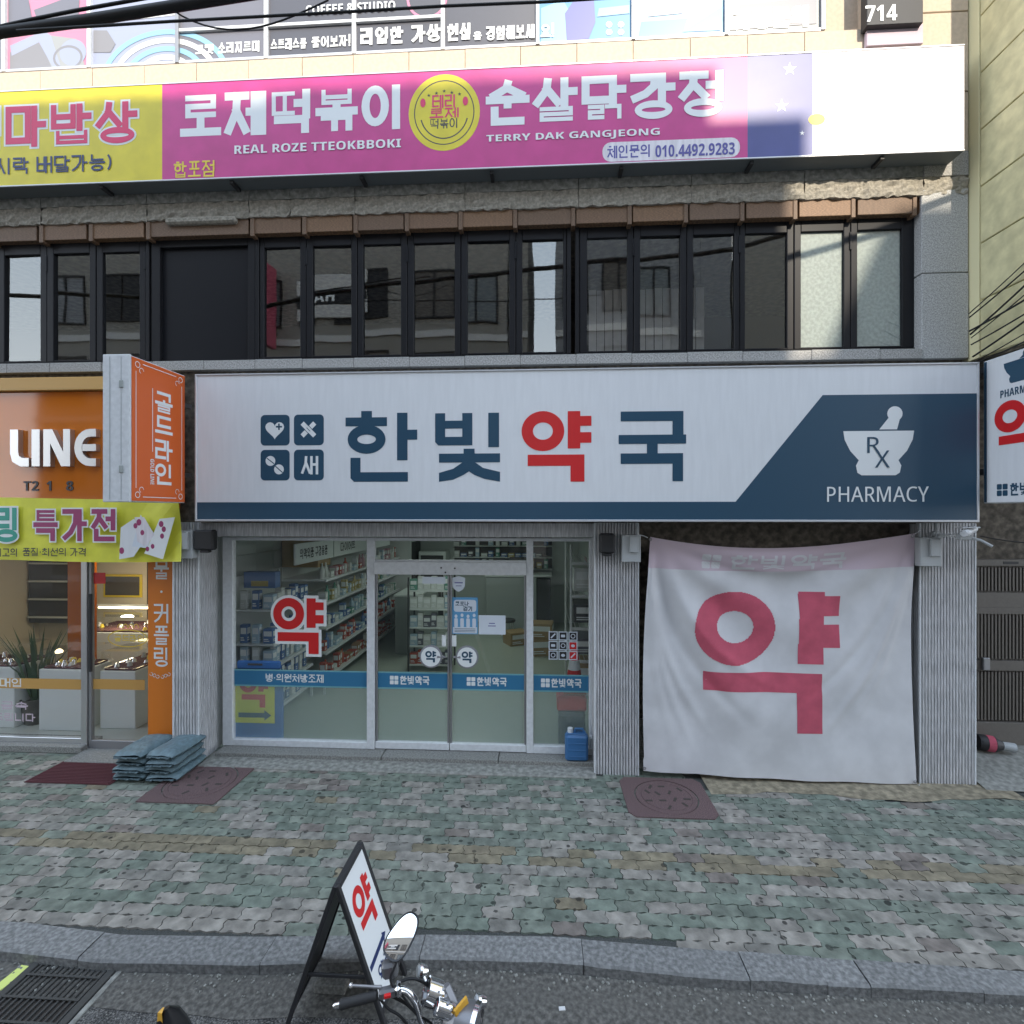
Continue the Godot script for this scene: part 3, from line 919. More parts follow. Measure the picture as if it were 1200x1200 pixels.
func across_the_street() -> void:
	block_of_flats("beige_building", "long beige building across the street, mirrored in the upstairs windows", -18.2, -0.75, 6.0, 12.0, 14.46, M.beige_wall, 8, 5, 1.0, 2.9)
	var grey := block_of_flats("grey_building", "narrow grey building across the street, right of the bright gap of sky mirrored upstairs", 0.25, 5.05, 6.0, 12.0, 14.46, M.grey_wall, 3, 5, 1.0, 2.9)
	block_of_flats("sun_blocking_building", "unseen pale block added behind the grey building across the street to stop the sun", 1.4, 7.2, 15.0, 22.0, 19.8, M.pale_wall, 3, 6, 2.0, 3.2)  # added out of view to stop sun coming through the gap
	obj("shade_step_wing", box(mb(), Vector3(5.06, ROAD, 6.0), Vector3(6.05, 14.08, 12.0)), M.grey_wall, grey)  # unseen block, its height set to step the shadow on the sign
	# a lower unseen building; its steep roofline is shaped to cast a slanting shadow
	var t := thing("shadow_shaped_building", "unseen lower building across the street, slanting roof shaped to cast the diagonal shade", "building", Vector3(9, ROAD, 6.0))
	var prof := PackedVector2Array([Vector2(6.12, ROAD), Vector2(14, ROAD), Vector2(14, 13.35), Vector2(7.2, 13.35), Vector2(6.6, 11.75), Vector2(6.12, 11.7)])
	var st := mb()
	var ids := Geometry2D.triangulate_polygon(prof)
	for z in [6.0, 12.0]:
		for i in range(0, ids.size(), 3):
			var v := []
			for k in 3:
				v.append(Vector3(prof[ids[i + k]].x, prof[ids[i + k]].y, z))
			var flip: bool = ((v[1] - v[0]) as Vector3).cross(v[2] - v[0]).z > 0
			if flip == (z > 7.0):
				tri(st, v[0], v[1], v[2])
			else:
				tri(st, v[0], v[2], v[1])
	for i in prof.size():
		var a := prof[i]
		var b := prof[(i + 1) % prof.size()]
		quad(st, Vector3(a.x, a.y, 12), Vector3(b.x, b.y, 12), Vector3(b.x, b.y, 6), Vector3(a.x, a.y, 6))
	obj("wall", st, M.beige_wall, t)
	# signs over there
	var s := thing("hair_salon_sign", "white sign band with black stripe reading HAIR, mirrored in the upstairs windows", "sign", Vector3(-7.6, 10.6, 5.9))
	obj("panel", box(mb(), Vector3(-9.2, 9.9, 5.88), Vector3(-6.2, 11.4, 5.99), 0.01), M.pale_wall, s)
	obj("stripe", box(mb(), Vector3(-9.2, 10.35, 5.86), Vector3(-6.2, 10.85, 5.879)), M.black_panel, s)
	var f := Transform3D(Basis(Vector3.LEFT, Vector3.UP, Vector3.FORWARD), Vector3(0, 0, 5.855))
	lift = 0.0
	var l := mb()
	latin(l, f, "HAIR", 6.9, 10.42, 1.3, 0.36, true, 0.01)
	obj("lettering", l, M.white_print, s)
	var rs := thing("red_sign", "tall red upright sign across the street, mirrored beside the HAIR band", "sign", Vector3(-9.9, 9.0, 5.6))
	obj("panel", box(mb(), Vector3(-10.12, 8.9, 5.3), Vector3(-9.95, 11.8, 5.9), 0.02), M.cloth_red, rs)
	obj("bracket", box(mb(), Vector3(-10.12, 9.5, 5.9), Vector3(-10.03, 9.6, 6.02)), M.dull_metal, rs)

# ---------------------------------------------------------------- the building itself
var bld: Node3D
func main_building() -> void:
	bld = thing("commercial_building", "commercial building with black folding windows upstairs above the pharmacy and jewellery shop", "building", Vector3(0, 0, -WALL))
	var lx := -14.0
	var rx := X(1135, WALL)
	# floors and the wall mass behind the facade; rooms stay hollow
	obj("floor_slab", fbox(lx, 2.82, rx - 0.02, K(180, WALL), 5.86, 16.0), M.brown_wall, bld)
	obj("floor_slab", fbox(lx, K(349, WALL) - 0.02, rx - 0.02, 7.62, 5.90, 16.0), M.brown_wall, bld)
	obj("upper_wall", fbox(lx, 7.62, rx - 0.02, 13.0, 5.96, 16.0), M.cream_stone, bld)
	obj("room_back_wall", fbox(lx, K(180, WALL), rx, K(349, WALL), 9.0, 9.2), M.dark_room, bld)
	obj("end_wall", fbox(lx - 0.2, 0.0, lx, 13.0, 5.9, 16.0), M.grey_stone, bld)
	obj("end_wall", fbox(rx - 0.12, K(180, WALL), rx - 0.02, K(349, WALL), 6.05, 9.0), M.grey_stone, bld)
	obj("back_wall", fbox(lx, 0.0, 9.0, 2.82, 15.6, 15.9), M.shop_wall, bld)
	# stone at the right edge of the facade
	var xr := X(1080, WALL)
	var corner := part("corner_stonework", bld)
	for s in [[-0.02, 172.0, 267.5], [0.0, 268.5, 362.0], [0.0, 404.0, 470.0], [0.0, 471.0, 560.0], [0.0, 561.0, 700.0]]:
		obj("stone", fbox(xr, K(s[1], WALL), rx, K(s[2], WALL), WALL + s[0] * 0.2, 6.05, 0.006), M.pier_stone if s[1] < 400 else M.cream_stone, corner)
	# the sill: a row of pale stones under the windows
	var sill := part("window_sill", bld)
	var pxs := [-700, -560, -420, -300, -190, -90, 10, 60, 120, 180, 240, 300, 355, 415, 480, 545, 610, 675, 740, 805, 870, 950, 1030, 1080]
	for i in pxs.size() - 1:
		var a := X(maxf(pxs[i], -580), WALL) if pxs[i] > -580 else lx + i * 1.5
		var b := X(pxs[i + 1], WALL) if pxs[i + 1] > -580 else lx + (i + 1) * 1.5
		if a < -9.0:
			continue
		obj("stone", fbox(a + 0.0015, K(172, WALL), b - 0.0015, K(183.5, WALL) + 0.004 * sin(i * 3.1), 5.78 + 0.004 * sin(i * 5.0), 5.99, 0.005), M.grey_stone, sill)
	# rough split-faced stone band under the big sign
	var band := part("rough_stone_band", bld)
	var bx := [-260, -150, -60, 48, 172, 292, 340, 416, 545, 678, 810, 943, 1082, 1135]
	for i in bx.size() - 1:
		rock(X(bx[i], WALL) + 0.003, X(bx[i + 1], WALL) - 0.003, K(356, WALL), K(376, WALL), 5.80, i, band)
		obj("stone", fbox(X(bx[i], WALL) + 0.002, K(376.5, WALL), X(bx[i + 1], WALL) - 0.002, K(404, WALL), 5.795 + 0.003 * sin(i * 4.0), 5.99, 0.005), M.grey_stone if i > 11 else M.concrete, band)
	var loose := mb()
	box(loose, Vector3(X(192, 5.76), K(352, 5.76), -5.86), Vector3(X(275, 5.76), K(360, 5.76), -5.765), 0.02)
	obj("stone", loose, M.rough_stone, band)
	# a row of brown tiles between stubs
	var tiles := part("brown_tile_row", bld)
	var tx := [-130, -70, -10, 49, 107, 174, 296, 357, 417, 477, 540, 604, 672, 738, 804, 870, 932, 1000, 1072, 1082]
	for i in tx.size() - 1:
		obj("tile", fbox(X(tx[i] + 3, 5.86), K(334, 5.86), X(tx[i + 1] - 3, 5.86), K(356, 5.86), 5.825, 5.93, 0.004), M["brown_tile%d" % (i * 7 % 3)], tiles)
		obj("stub", fbox(X(tx[i] - 2.6, 5.82), K(333, 5.82), X(tx[i] + 2.2, 5.82), K(354.5, 5.82), 5.812, 5.93, 0.003), M.brown_tile2, tiles)
	obj("tile_backing", fbox(-9.0, K(333, 5.93), rx - 0.15, K(357, 5.93), 5.93, 6.02), M.under_grey, tiles)
	# cream stones above the sign, then the film-covered windows of the floor above
	var cream := part("cream_stone_band", bld)
	var cx := [-240, -150, -75, -15, 47, 108, 169, 230, 291, 354, 414, 479, 545, 610, 676, 742, 809, 876, 943, 1015, 1082]
	for i in cx.size() - 1:
		obj("stone", fbox(X(cx[i], WALL) + 0.0025, K(470, WALL), X(cx[i + 1], WALL) - 0.0025, K(546, WALL) + (0.0 if i < 19 else 0.6), WALL + 0.002 * sin(i * 3.0), 5.98, 0.004), M.cream_stone, cream)
	film_windows()
	folding_windows()
	# the ribbed posts of the ground floor
	for p in [[203.0, 232.5, 0.0], [697.0, 748.0, 0.0], [1078.0, 1143.0, 0.0]]:
		ribbed_post(X(p[0], WALL), X(p[1], WALL))
	# lintel above the shop fronts and the wall over the banner opening
	obj("lintel", fbox(X(203, WALL), 2.66, X(750, WALL), 2.82, 5.9, 6.3), M.siding, bld)
	obj("lintel", fbox(X(750, WALL) + 0.01, 2.50, X(1078, WALL) - 0.01, 2.82, 5.95, 6.3), M.brown_wall, bld)
	obj("lintel", fbox(-9.0, 2.55, X(203, WALL) - 0.005, 2.82, 5.9, 6.3), M.ochre, bld)
	# the store room behind the banner
	var x0 := X(748, WALL) - 0.02
	var x1 := X(1143, WALL)
	obj("store_wall", fbox(x0, 0.0, x1, 2.82, 7.4, 7.5), M.brown_wall, bld)
	obj("store_floor", fbox(x0, -0.03, x1, 0.008, 5.97, 7.4), M.concrete, bld)
func rock(x0: float, x1: float, y0: float, y1: float, d: float, salt: int, parent: Node3D) -> void:
	var n := FastNoiseLite.new()
	n.seed = 100 + salt
	n.frequency = 9.0
	n.fractal_octaves = 3
	var nx := maxi(4, int((x1 - x0) / 0.05))
	var ny := 5
	var g := []
	for j in ny + 1:
		for i in nx + 1:
			var u := float(i) / nx
			var v := float(j) / ny
			var edge := minf(minf(u, 1 - u) * 6.0, minf(v, 1 - v) * 4.0)
			var x := lerpf(x0, x1, u)
			var y := lerpf(y0, y1, v) + (n.get_noise_2d(x * 2.0, 5.0) * 0.02 if j == 0 else 0.0)
			g.append(Vector3(x, y, -d + 0.004 * clampf(edge, 0, 1) + n.get_noise_2d(x, y) * 0.03))
	var st := mb()
	for j in ny:
		for i in nx:
			var k := j * (nx + 1) + i
			quad(st, g[k], g[k + 1], g[k + nx + 2], g[k + nx + 1])
	for i in nx:
		var a: Vector3 = g[i]
		var b: Vector3 = g[i + 1]
		quad(st, Vector3(a.x, a.y, -5.98), Vector3(b.x, b.y, -5.98), b, a)
		a = g[ny * (nx + 1) + i]
		b = g[ny * (nx + 1) + i + 1]
		quad(st, a, b, Vector3(b.x, b.y, -5.98), Vector3(a.x, a.y, -5.98))
	obj("stone", st, M.rough_stone, parent)
func ribbed_post(x0: float, x1: float) -> void:
	var o := part("ribbed_post", bld)
	var st := mb()
	var pitch := 0.031
	var faces := [[Vector3(x0, 0, -WALL), Vector3(x1, 0, -WALL)], [Vector3(x1, 0, -WALL), Vector3(x1, 0, -6.32)], [Vector3(x0, 0, -6.32), Vector3(x0, 0, -WALL)]]
	for f in faces:
		var a: Vector3 = f[0]
		var b: Vector3 = f[1]
		var dir := (b - a).normalized()
		var out := dir.cross(Vector3.UP) * -1.0
		out = Vector3(-dir.z, 0, dir.x)
		if out.dot(Vector3((x0 + x1) / 2, 0, -6.05) - (a + b) / 2) > 0:
			out = -out
		var n := int((b - a).length() / pitch)
		for i in n:
			var p := a + (b - a) * (float(i) / n)
			var q := a + (b - a) * ((i + 1.0) / n)
			var m1 := p + (q - p) * 0.5 + out * 0.0
			var m2 := p + (q - p) * 0.75 - out * 0.024
			var up := Vector3.UP * 2.83
			quad(st, p, m1, m1 + up, p + up)
			quad(st, m1, m2, m2 + up, m1 + up)
			quad(st, m2, q, q + up, m2 + up)
	obj("cladding", st, M.siding, o)
	var co := mb()
	box(co, Vector3(x0 + 0.015, 0, -6.31), Vector3(x1 - 0.015, 2.82, -WALL - 0.026))
	obj("core", co, M.under_grey, o)
	for x in [x0, x1]:
		obj("corner_trim", box(mb(), Vector3(x - 0.008, 0.0, -WALL - 0.014), Vector3(x + 0.008, 2.825, -WALL + 0.006), 0.002), M.white_frame, o)
func film_windows() -> void:
	var d := 5.86
	var o := part("film_covered_windows", bld)
	var edges := [-240.0, -100.0, 5.0, 105.0, 208.0, 312.0, 415.0, 519.0, 630.0, 742.0, 851.0, 964.0]
	var tone := ["vr_grey", "vr_grey", "vr_pink", "vr_pale", "vr_grey", "vr_dark", "vr_dark", "vr_dark", "vr_blue", "vr_sky", "vr_silver"]
	var y0 := K(546, d)
	var y1 := K(760, d)
	for i in edges.size() - 1:
		obj("pane", fbox(X(edges[i], d) + 0.02, y0, X(edges[i + 1], d) - 0.02, y1, d + 0.02, d + 0.05), M[tone[i]], o)
	for i in edges.size():
		obj("mullion", fbox(X(edges[i], d) - 0.022, y0, X(edges[i], d) + 0.022, y1, d - 0.02, d + 0.05, 0.004), M.white_frame if i in [2, 3, 5, 6, 7] else M.dull_metal, o)
	for i in edges.size() - 1:
		obj("rail", fbox(X(edges[i], d) + 0.024, y0, X(edges[i + 1], d) - 0.024, y0 + 0.03, d - 0.01, d + 0.05), M.sign_edge, o)
		if i in [4, 5, 6]:
			obj("rail", fbox(X(edges[i], d) + 0.024, K(584.5, d), X(edges[i + 1], d) - 0.024, K(588, d), d - 0.01, d + 0.05), M.white_frame, o)
	# the print on the film
	lift = 0.001
	var f := front(d + 0.018)
	var P := func(px: float, py: float) -> Vector2: return Vector2(X(px, d), Y(px, py, d))
	var shape := func(m: String, pts: Array) -> void:
		var p := PackedVector2Array()
		for q in pts:
			p.append(P.call(q[0], q[1]))
		var st := mb()
		poly(st, f, p)
		obj("film_print", st, M[m], o)
	var blob := func(m: String, c: Vector2, rx: float, ry: float) -> void:
		var st := mb()
		disc(st, f, c, rx, ry)
		obj("film_print", st, M[m], o)
	var arc := func(m: String, c: Vector2, rx: float, ry: float, t: float, a0: float, a1: float) -> void:
		var st := mb()
		ring(st, f, c, rx, ry, t, a0, a1, 24)
		obj("film_print", st, M[m], o)
	shape.call("skin_grey", [[10, 85], [10, 60], [40, 42], [62, 78]])
	shape.call("vr_silver", [[60, 80], [48, 52], [58, 40], [88, 44], [98, 76]])
	shape.call("vr_pale", [[12, 64], [10, 52], [50, 34], [58, 40], [70, 78], [62, 80], [44, 48]])
	shape.call("vr_grey", [[38, 10], [92, -10], [90, 26], [60, 36], [44, 28]])
	shape.call("vr_grey", [[8, 30], [8, -8], [30, -12], [36, 20]])
	blob.call("vr_pale", P.call(84, 60), 0.17, 0.16)
	arc.call("skin_grey", P.call(78, 66), 0.19, 0.15, 0.03, 0.0, TAU)
	shape.call("skin_grey", [[108, 60], [108, 34], [124, 34], [134, 50], [128, 60]])
	for r in 4:
		arc.call("white_print" if r % 2 else "vr_sky", P.call(192, 92), 0.80 - r * 0.14, 0.60 - r * 0.1, 0.06, 0.3, PI - 0.3)
	shape.call("white_print", [[128, 12], [206, 4], [206, 16], [132, 24]])
	arc.call("vr_pink", P.call(500, -4), 0.24, 0.24, 0.03, PI, TAU)
	shape.call("vr_sky", [[634, 48], [634, 8], [660, -2], [672, 20], [664, 46]])
	shape.call("vr_violet", [[664, 46], [662, 14], [676, -6], [696, -4], [698, 24], [690, 44]])
	for k in 2:
		for j in 2:
			blob.call("white_print", P.call(714 + k * 14, 27 + j * 9), 0.035, 0.035)
	shape.call("vr_sky", [[700, 18], [738, 14], [738, 4], [702, 8]])
	shape.call("vr_blue", [[748, 44], [800, 40], [806, 20], [752, 24]])
	shape.call("vr_pale", [[760, 18], [800, 14], [800, 2], [762, 6]])
	shape.call("vr_blue", [[800, 36], [850, 4], [845, 34]])
	shape.call("vr_grey", [[856, 34], [868, 4], [958, -6], [958, 26]])
	var txt := mb()
	hangul(txt, f, "로켓", X(227, d), Y(240, 62, d), X(250, d) - X(227, d), 0.115, 0.17)
	hangul(txt, f, "소리지르며", X(254, d), Y(278, 60.5, d), X(304, d) - X(254, d), 0.13, 0.17)
	hangul(txt, f, "스트레스를", X(316, d), Y(335, 57, d), X(359, d) - X(316, d), 0.13, 0.16)
	hangul(txt, f, "풀어보자!", X(364, d), Y(386, 54, d), X(411, d) - X(364, d), 0.13, 0.16)
	hangul(txt, f, "리얼한", X(421, d), Y(445, 51, d), X(473, d) - X(421, d), 0.2, 0.18)
	hangul(txt, f, "가상", X(481, d), Y(500, 48, d), X(517, d) - X(481, d), 0.2, 0.18)
	hangul(txt, f, "현실", X(523, d), Y(540, 46.5, d), X(553, d) - X(523, d), 0.2, 0.17)
	hangul(txt, f, "을", X(554, d), Y(560, 46, d), X(565, d) - X(554, d), 0.1, 0.16)
	hangul(txt, f, "경험해보세", X(569, d), Y(600, 45, d), X(627, d) - X(569, d), 0.16, 0.16)
	hangul(txt, f, "요!", X(633, d), Y(640, 43, d), X(650, d) - X(633, d), 0.15, 0.17)
	latin(txt, f, "COFFEE & STUDIO", X(358, d), Y(410, 14, d), X(463, d) - X(358, d), 0.11, true, 0.002)
	lift = 0.004
	hangul(txt, f, "가맹문의", X(860, d), Y(905, 31, d), X(950, d) - X(860, d), 0.22, 0.2, 0.01)
	obj("lettering", txt, M.film_white, o)
func folding_windows() -> void:
	var d := 5.92
	var top := K(343, d)
	var bot := K(179.5, d)
	var sets := [[-200.0, -12.0, [[-190, -142], [-128, -80], [-66, -22]]], [-6.0, 176.0, [[6, 48], [64, 106], [121, 164]]], [300.0, 669.0, [[310, 352], [367, 412], [426, 470], [485, 533], [548, 597], [612, 660]]], [674.0, 1076.0, [[688, 735], [750, 797], [812, 860], [873, 922], [938, 988], [1004, 1056]]]]
	var w := 0
	var ripple := FastNoiseLite.new()
	ripple.seed = 5
	ripple.frequency = 2.2
	ripple.fractal_octaves = 2
	for s in sets:
		var o := part("folding_window", bld)
		var x0 := X(s[0], d)
		var x1 := X(s[1], d)
		var fr := mb()
		box(fr, Vector3(x0, top - 0.05, -d - 0.08), Vector3(x1, top, -d + 0.02), 0.004)
		box(fr, Vector3(x0, bot, -d - 0.08), Vector3(x1, bot + 0.05, -d + 0.02), 0.004)
		box(fr, Vector3(x0, bot + 0.05, -d - 0.08), Vector3(x0 + 0.045, top - 0.05, -d + 0.02), 0.004)
		box(fr, Vector3(x1 - 0.045, bot + 0.05, -d - 0.08), Vector3(x1, top - 0.05, -d + 0.02), 0.004)
		obj("frame", fr, M.black_frame, o)
		for i in s[2].size():
			var p: Array = s[2][i]
			var n: int = s[2].size()
			var a := X(p[0], d)
			var b := X(p[1], d)
			var l := x0 + 0.05 if i == 0 else (X(s[2][i - 1][1], d) + a) / 2 + 0.003
			var r := x1 - 0.05 if i == n - 1 else (X(s[2][i + 1][0], d) + b) / 2 - 0.003
			var y0 := K(187, d)
			var y1 := K(318, d)
			var e := -d - 0.05
			var g := -d + 0.012 + 0.004 * sin(w * 2.0)
			var q := mb()
			box(q, Vector3(l, bot + 0.053, e), Vector3(a, top - 0.053, g), 0.006)
			box(q, Vector3(b, bot + 0.053, e), Vector3(r, top - 0.053, g), 0.006)
			box(q, Vector3(a, bot + 0.053, e), Vector3(b, y0, g), 0.006)
			box(q, Vector3(a, y1, e), Vector3(b, top - 0.053, g), 0.006)
			obj("sash", q, M.black_frame, o)
			# panes are never quite parallel
			var tilt := 0.0035 * sin(w * 2.3 + 0.6)
			var tip := 0.003 * sin(w * 1.7)
			var st := mb()
			var z := -d - 0.02
			var gx := 8
			var gy := 16
			for jj in gy:
				for ii in gx:
					for cc in [[0, 0], [1, 1], [1, 0], [0, 0], [0, 1], [1, 1]]:
						var u := float(ii + cc[0]) / gx
						var v := float(jj + cc[1]) / gy
						var px := lerpf(a - 0.01, b + 0.01, u)
						var py := lerpf(y0 - 0.01, y1 + 0.01, v)
						st.set_normal(Vector3(-tilt * 5.0 + ripple.get_noise_2d(px, py * 0.6) * 0.0022, -tip * 2.0 + ripple.get_noise_2d(px + 40.0, py * 0.6) * 0.0022, 1.0).normalized())
						st.add_vertex(Vector3(px, py, z + tilt * (u * 2 - 1) + tip * (v * 2 - 1)))
			obj("pane", st, M.pane_film if p[0] in [938, 1004] else M.window_glass, o)
			if p[0] in [938, 1004]:
				var st2 := mb()
				quad(st2, Vector3(a - 0.01, y0 - 0.01, z + 0.008), Vector3(b + 0.01, y0 - 0.01, z + 0.008), Vector3(b + 0.01, y1 + 0.01, z + 0.008), Vector3(a - 0.01, y1 + 0.01, z + 0.008))
				obj("pane", st2, M.window_glass, o)
			w += 1
			if i % 2 == 0:
				obj("hinge", box(mb(), Vector3(r - 0.012, y1 - 0.22, g), Vector3(r + 0.012, y1 - 0.02, g + 0.014), 0.004), M.black_panel, o)
	# the closed black panel between two windows
	var pn := part("black_wall_panel", bld)
	obj("panel", fbox(X(188, d), K(180, d), X(296, d), K(322, d), d + 0.035, d + 0.06, 0.004), M.black_panel, pn)
	var pf := mb()
	box(pf, Vector3(X(178, d), bot, -d - 0.06), Vector3(X(188, d), top, -d + 0.01), 0.004)
	box(pf, Vector3(X(290, d) + 0.01, bot, -d - 0.06), Vector3(X(299.5, d), top, -d + 0.01), 0.004)
	box(pf, Vector3(X(188, d), K(322, d), -d - 0.06), Vector3(X(290, d) + 0.01, top, -d + 0.01), 0.004)
	obj("frame", pf, M.black_frame, pn)
	# things a little way inside: blinds, a partition
	var blind := mb()
	for k in 14:
		box(blind, Vector3(X(690, 7.0) + k * 0.11, K(150, 7.0), -7.0 - 0.02 * sin(k * 1.3)), Vector3(X(690, 7.0) + k * 0.11 + 0.1, K(258, 7.0), -7.012 - 0.02 * sin(k * 1.3)))
	obj("curtain", blind, M.pale_wall, bld)

# ---------------------------------------------------------------- the lime building on the right
func neighbour() -> void:
	var x := X(1135, WALL) + 0.01
	var t := thing("lime_building", "pale lime-green building overhanging the right end, with grooved side wall", "building", Vector3(x + 2, 4.58, -5.0))
	var bot := K(177, 5.8) - 0.08
	obj("wall", box(mb(), Vector3(x + 0.03, bot, -16), Vector3(x + 8, 10.2, -5.1)), M.lime_trim, t)
	obj("corner_trim", box(mb(), Vector3(x, bot, -5.82), Vector3(x + 0.03, 10.2, -5.68), 0.003), M.lime_trim, t)
	var y := K(-600 + 600, 5.8)
	for k in 11:
		var y0 := bot + 0.006 + 0.60 * k
		if y0 > 10.0:
			break
		obj("panel", box(mb(), Vector3(x + 0.004, y0, -5.67), Vector3(x + 0.03, minf(y0 + 0.588, 10.2), -5.1), 0.006), M.lime_wall, t)
	obj("soffit", box(mb(), Vector3(x + 0.05, bot - 0.03, -6.5), Vector3(x + 8, bot, -5.12)), M.brown_wall, t)
	var d := 6.5
	obj("recessed_wall", fbox(X(1143, WALL) + 0.005, 0.0, x + 8, bot, d + 0.06, d + 0.3), M.brown_wall, t)
	# the metal gate in the recess
	var g := thing("metal_gate", "dark brown slatted metal gate in the recess beside the pharmacy", "gate", Vector3(5.6, 0.15, -d))
	var x0 := 5.0
	var x1 := 6.35
	var fr := mb()
	for e in [[x0, 0.15, x0 + 0.09, 2.38], [x1 - 0.09, 0.15, x1, 2.38], [x0 + 0.09, 2.30, x1 - 0.09, 2.38], [x0 + 0.09, 0.15, x1 - 0.09, 0.42]]:
		box(fr, Vector3(e[0], e[1], -d - 0.04), Vector3(e[2], e[3], -d + 0.03), 0.004)
	obj("frame", fr, M.gate, g)
	for r in [[1.98, 1.80], [1.04, 1.16], [1.72, 1.80]]:
		obj("rail", fbox(x0 + 0.09, minf(r[0], r[1]), x1 - 0.09, maxf(r[0], r[1]), d - 0.02, d + 0.02, 0.003), M.gate, g)
	obj("back_sheet", fbox(x0 + 0.09, 0.42, x1 - 0.09, 2.30, d + 0.045, d + 0.055), M.gate, g)
	for k in 28:
		var sx := x0 + 0.11 + k * 0.0405
		for r in [[2.0, 2.28], [1.18, 1.72], [0.44, 1.02]]:
			obj("slat", fbox(sx, r[0], sx + 0.02, r[1], d - 0.008, d + 0.012), M.gate, g)
	obj("number_plate", fbox(5.55, 2.325, 5.72, 2.355, d - 0.034, d - 0.0305), M.box_black, g)
	obj("lock", fbox(x0 + 0.3, 1.05, x0 + 0.38, 1.2, d - 0.06, d - 0.021, 0.008), M.dull_metal, g)

# ---------------------------------------------------------------- the pharmacy's glass front
const GLASS := 6.15
func frame_box(st: SurfaceTool, px0: float, px1: float, y0: float, y1: float, d0 := 6.11, d1 := 6.19) -> void:
	box(st, Vector3(X(px0, GLASS), y0, -d1), Vector3(X(px1, GLASS), y1, -d0), 0.005)
func pane(called: String, px0: float, px1: float, y0: float, y1: float, m: Material, parent: Node3D, d := GLASS) -> void:
	var st := mb()
	var a := X(px0, GLASS)
	var b := X(px1, GLASS)
	quad(st, Vector3(a, y0, -d), Vector3(b, y0, -d), Vector3(b, y1, -d), Vector3(a, y1, -d))
	obj(called, st, m, parent)
func mini_logo(dark: SurfaceTool, f: Transform3D, x0: float, y0: float, s: float) -> void:
	for i in 2:
		for j in 2:
			frect(dark, f, x0 + s * 0.53 * i, y0 + s * 0.53 * j, x0 + s * (0.53 * i + 0.46), y0 + s * (0.53 * j + 0.46), s * 0.08)
func pharmacy_front() -> void:
	var g := GLASS
	var top := 2.64
	var head := Y(520, 658, g)
	var rail := Y(520, 673, g)
	# threshold of granite
	var step := part("threshold", bld)
	for e in [[250, 445], [446, 583], [584, 697]]:
		obj("stone", fbox(X(e[0], 5.9), 0.0, X(e[1], 5.9), 0.068, 5.93, 6.25, 0.006), M.granite, step)
	var o := part("shop_window", bld)
	var fr := mb()
	frame_box(fr, 263, 274.5, 0.07, top)
	frame_box(fr, 431, 440, 0.07, top)
	frame_box(fr, 274.5, 431, 0.07, 0.15)
	frame_box(fr, 274.5, 431, 2.60, top)
	obj("frame", fr, M.white_frame, o)
	var s0 := K(-191.5, g)
	var s1 := K(-208.5, g)
	pane("pane", 274.5, 431, 0.15, 2.60, M.shop_glass, o)
	pane("frosted_film", 276, 430, 0.155, s1, M.frosted, o, g + 0.004)
	var sides := [[o, 274.8, 430.8], null, null, null]
	var d := part("glass_door", bld)
	var fd := mb()
	frame_box(fd, 440, 617, head - 0.001, head + 0.02, 6.12, 6.18)
	frame_box(fd, 440, 617, 2.60, top)
	frame_box(fd, 440, 617, rail, head - 0.001, 6.09, 6.2)
	frame_box(fd, 617, 625, 0.07, top)
	obj("frame", fd, M.white_frame, d)
	pane("transom_pane", 440, 617, head + 0.02, 2.60, M.shop_glass, d)
	for k in 3:
		obj("rail_screw", lathe(mb(), [Vector2(0.011, 0), Vector2(0.011, 0.004), Vector2(0, 0.004)], facing(Vector3(X([517.0, 522.0, 533.0][k], 6.09), rail + [0.085, 0.03, 0.08][k], -6.09), Vector3.BACK), 10), M.counter_dark, d)
	for e in [[440.5, 526.8], [527.6, 616.6]]:
		var leaf := part("door_leaf", bld)
		var fl := mb()
		frame_box(fl, e[0], e[0] + 2.2, 0.16, rail - 0.004, 6.13, 6.17)
		frame_box(fl, e[1] - 2.2, e[1], 0.16, rail - 0.004, 6.13, 6.17)
		obj("stile", fl, M.dull_metal, leaf)
		var bt := mb()
		frame_box(bt, e[0], e[1], 0.075, 0.16, 6.12, 6.18)
		obj("bottom_rail", bt, M.white_frame, leaf)
		pane("pane", e[0] + 2.2, e[1] - 2.2, 0.16, rail - 0.004, M.shop_glass, leaf)
		pane("frosted_film", e[0] + 3, e[1] - 3, 0.165, s1, M.frosted, leaf, g + 0.004)
		sides.append([leaf, e[0] + 2.4, e[1] - 2.4])
		# pull handle: a round plate with the sign for medicine
		var hx: float = X(505, 6.08) if e[0] < 500 else X(547.5, 6.08)
		var hy := Y(526, 769.5, 6.08)
		var sd := 1.0 if e[0] < 500 else -1.0
		var st := mb()
		tube(st, [Vector3(hx + sd * 0.08, hy, -6.06), Vector3(hx + sd * 0.17, hy - 0.01, -6.10)], 0.013, 8)
		lathe(st, [Vector2(0.0, -0.02), Vector2(0.135, -0.02), Vector2(0.138, 0.0), Vector2(0.125, 0.004), Vector2(0.0, 0.004)], facing(Vector3(hx, hy, -6.07), Vector3.BACK), 28)
		obj("pull_handle", st, M.skin_grey, leaf)
		var f := front(6.064)
		lift = 0.0
		var wd := mb()
		disc(wd, f, Vector2(hx, hy), 0.118)
		obj("handle_plate", wd, M.white_print, leaf)
		var tx := mb()
		big_yak(tx, f, hx - 0.064, hy - 0.068, 0.13, 0.136, 0.0)
		obj("lettering", tx, M.navy_text, leaf)
		var ph := mb()
		frame_box(ph, 518 if sd > 0 else 529, 523 if sd > 0 else 535, Y(520, 757, g), Y(520, 744, g), 6.138, 6.1385)
		obj("sticker", ph, M.white_print, leaf)
	var w := part("side_window", bld)
	var fw := mb()
	frame_box(fw, 625, 690, 0.07, 0.16)
	frame_box(fw, 625, 690, 2.60, top)
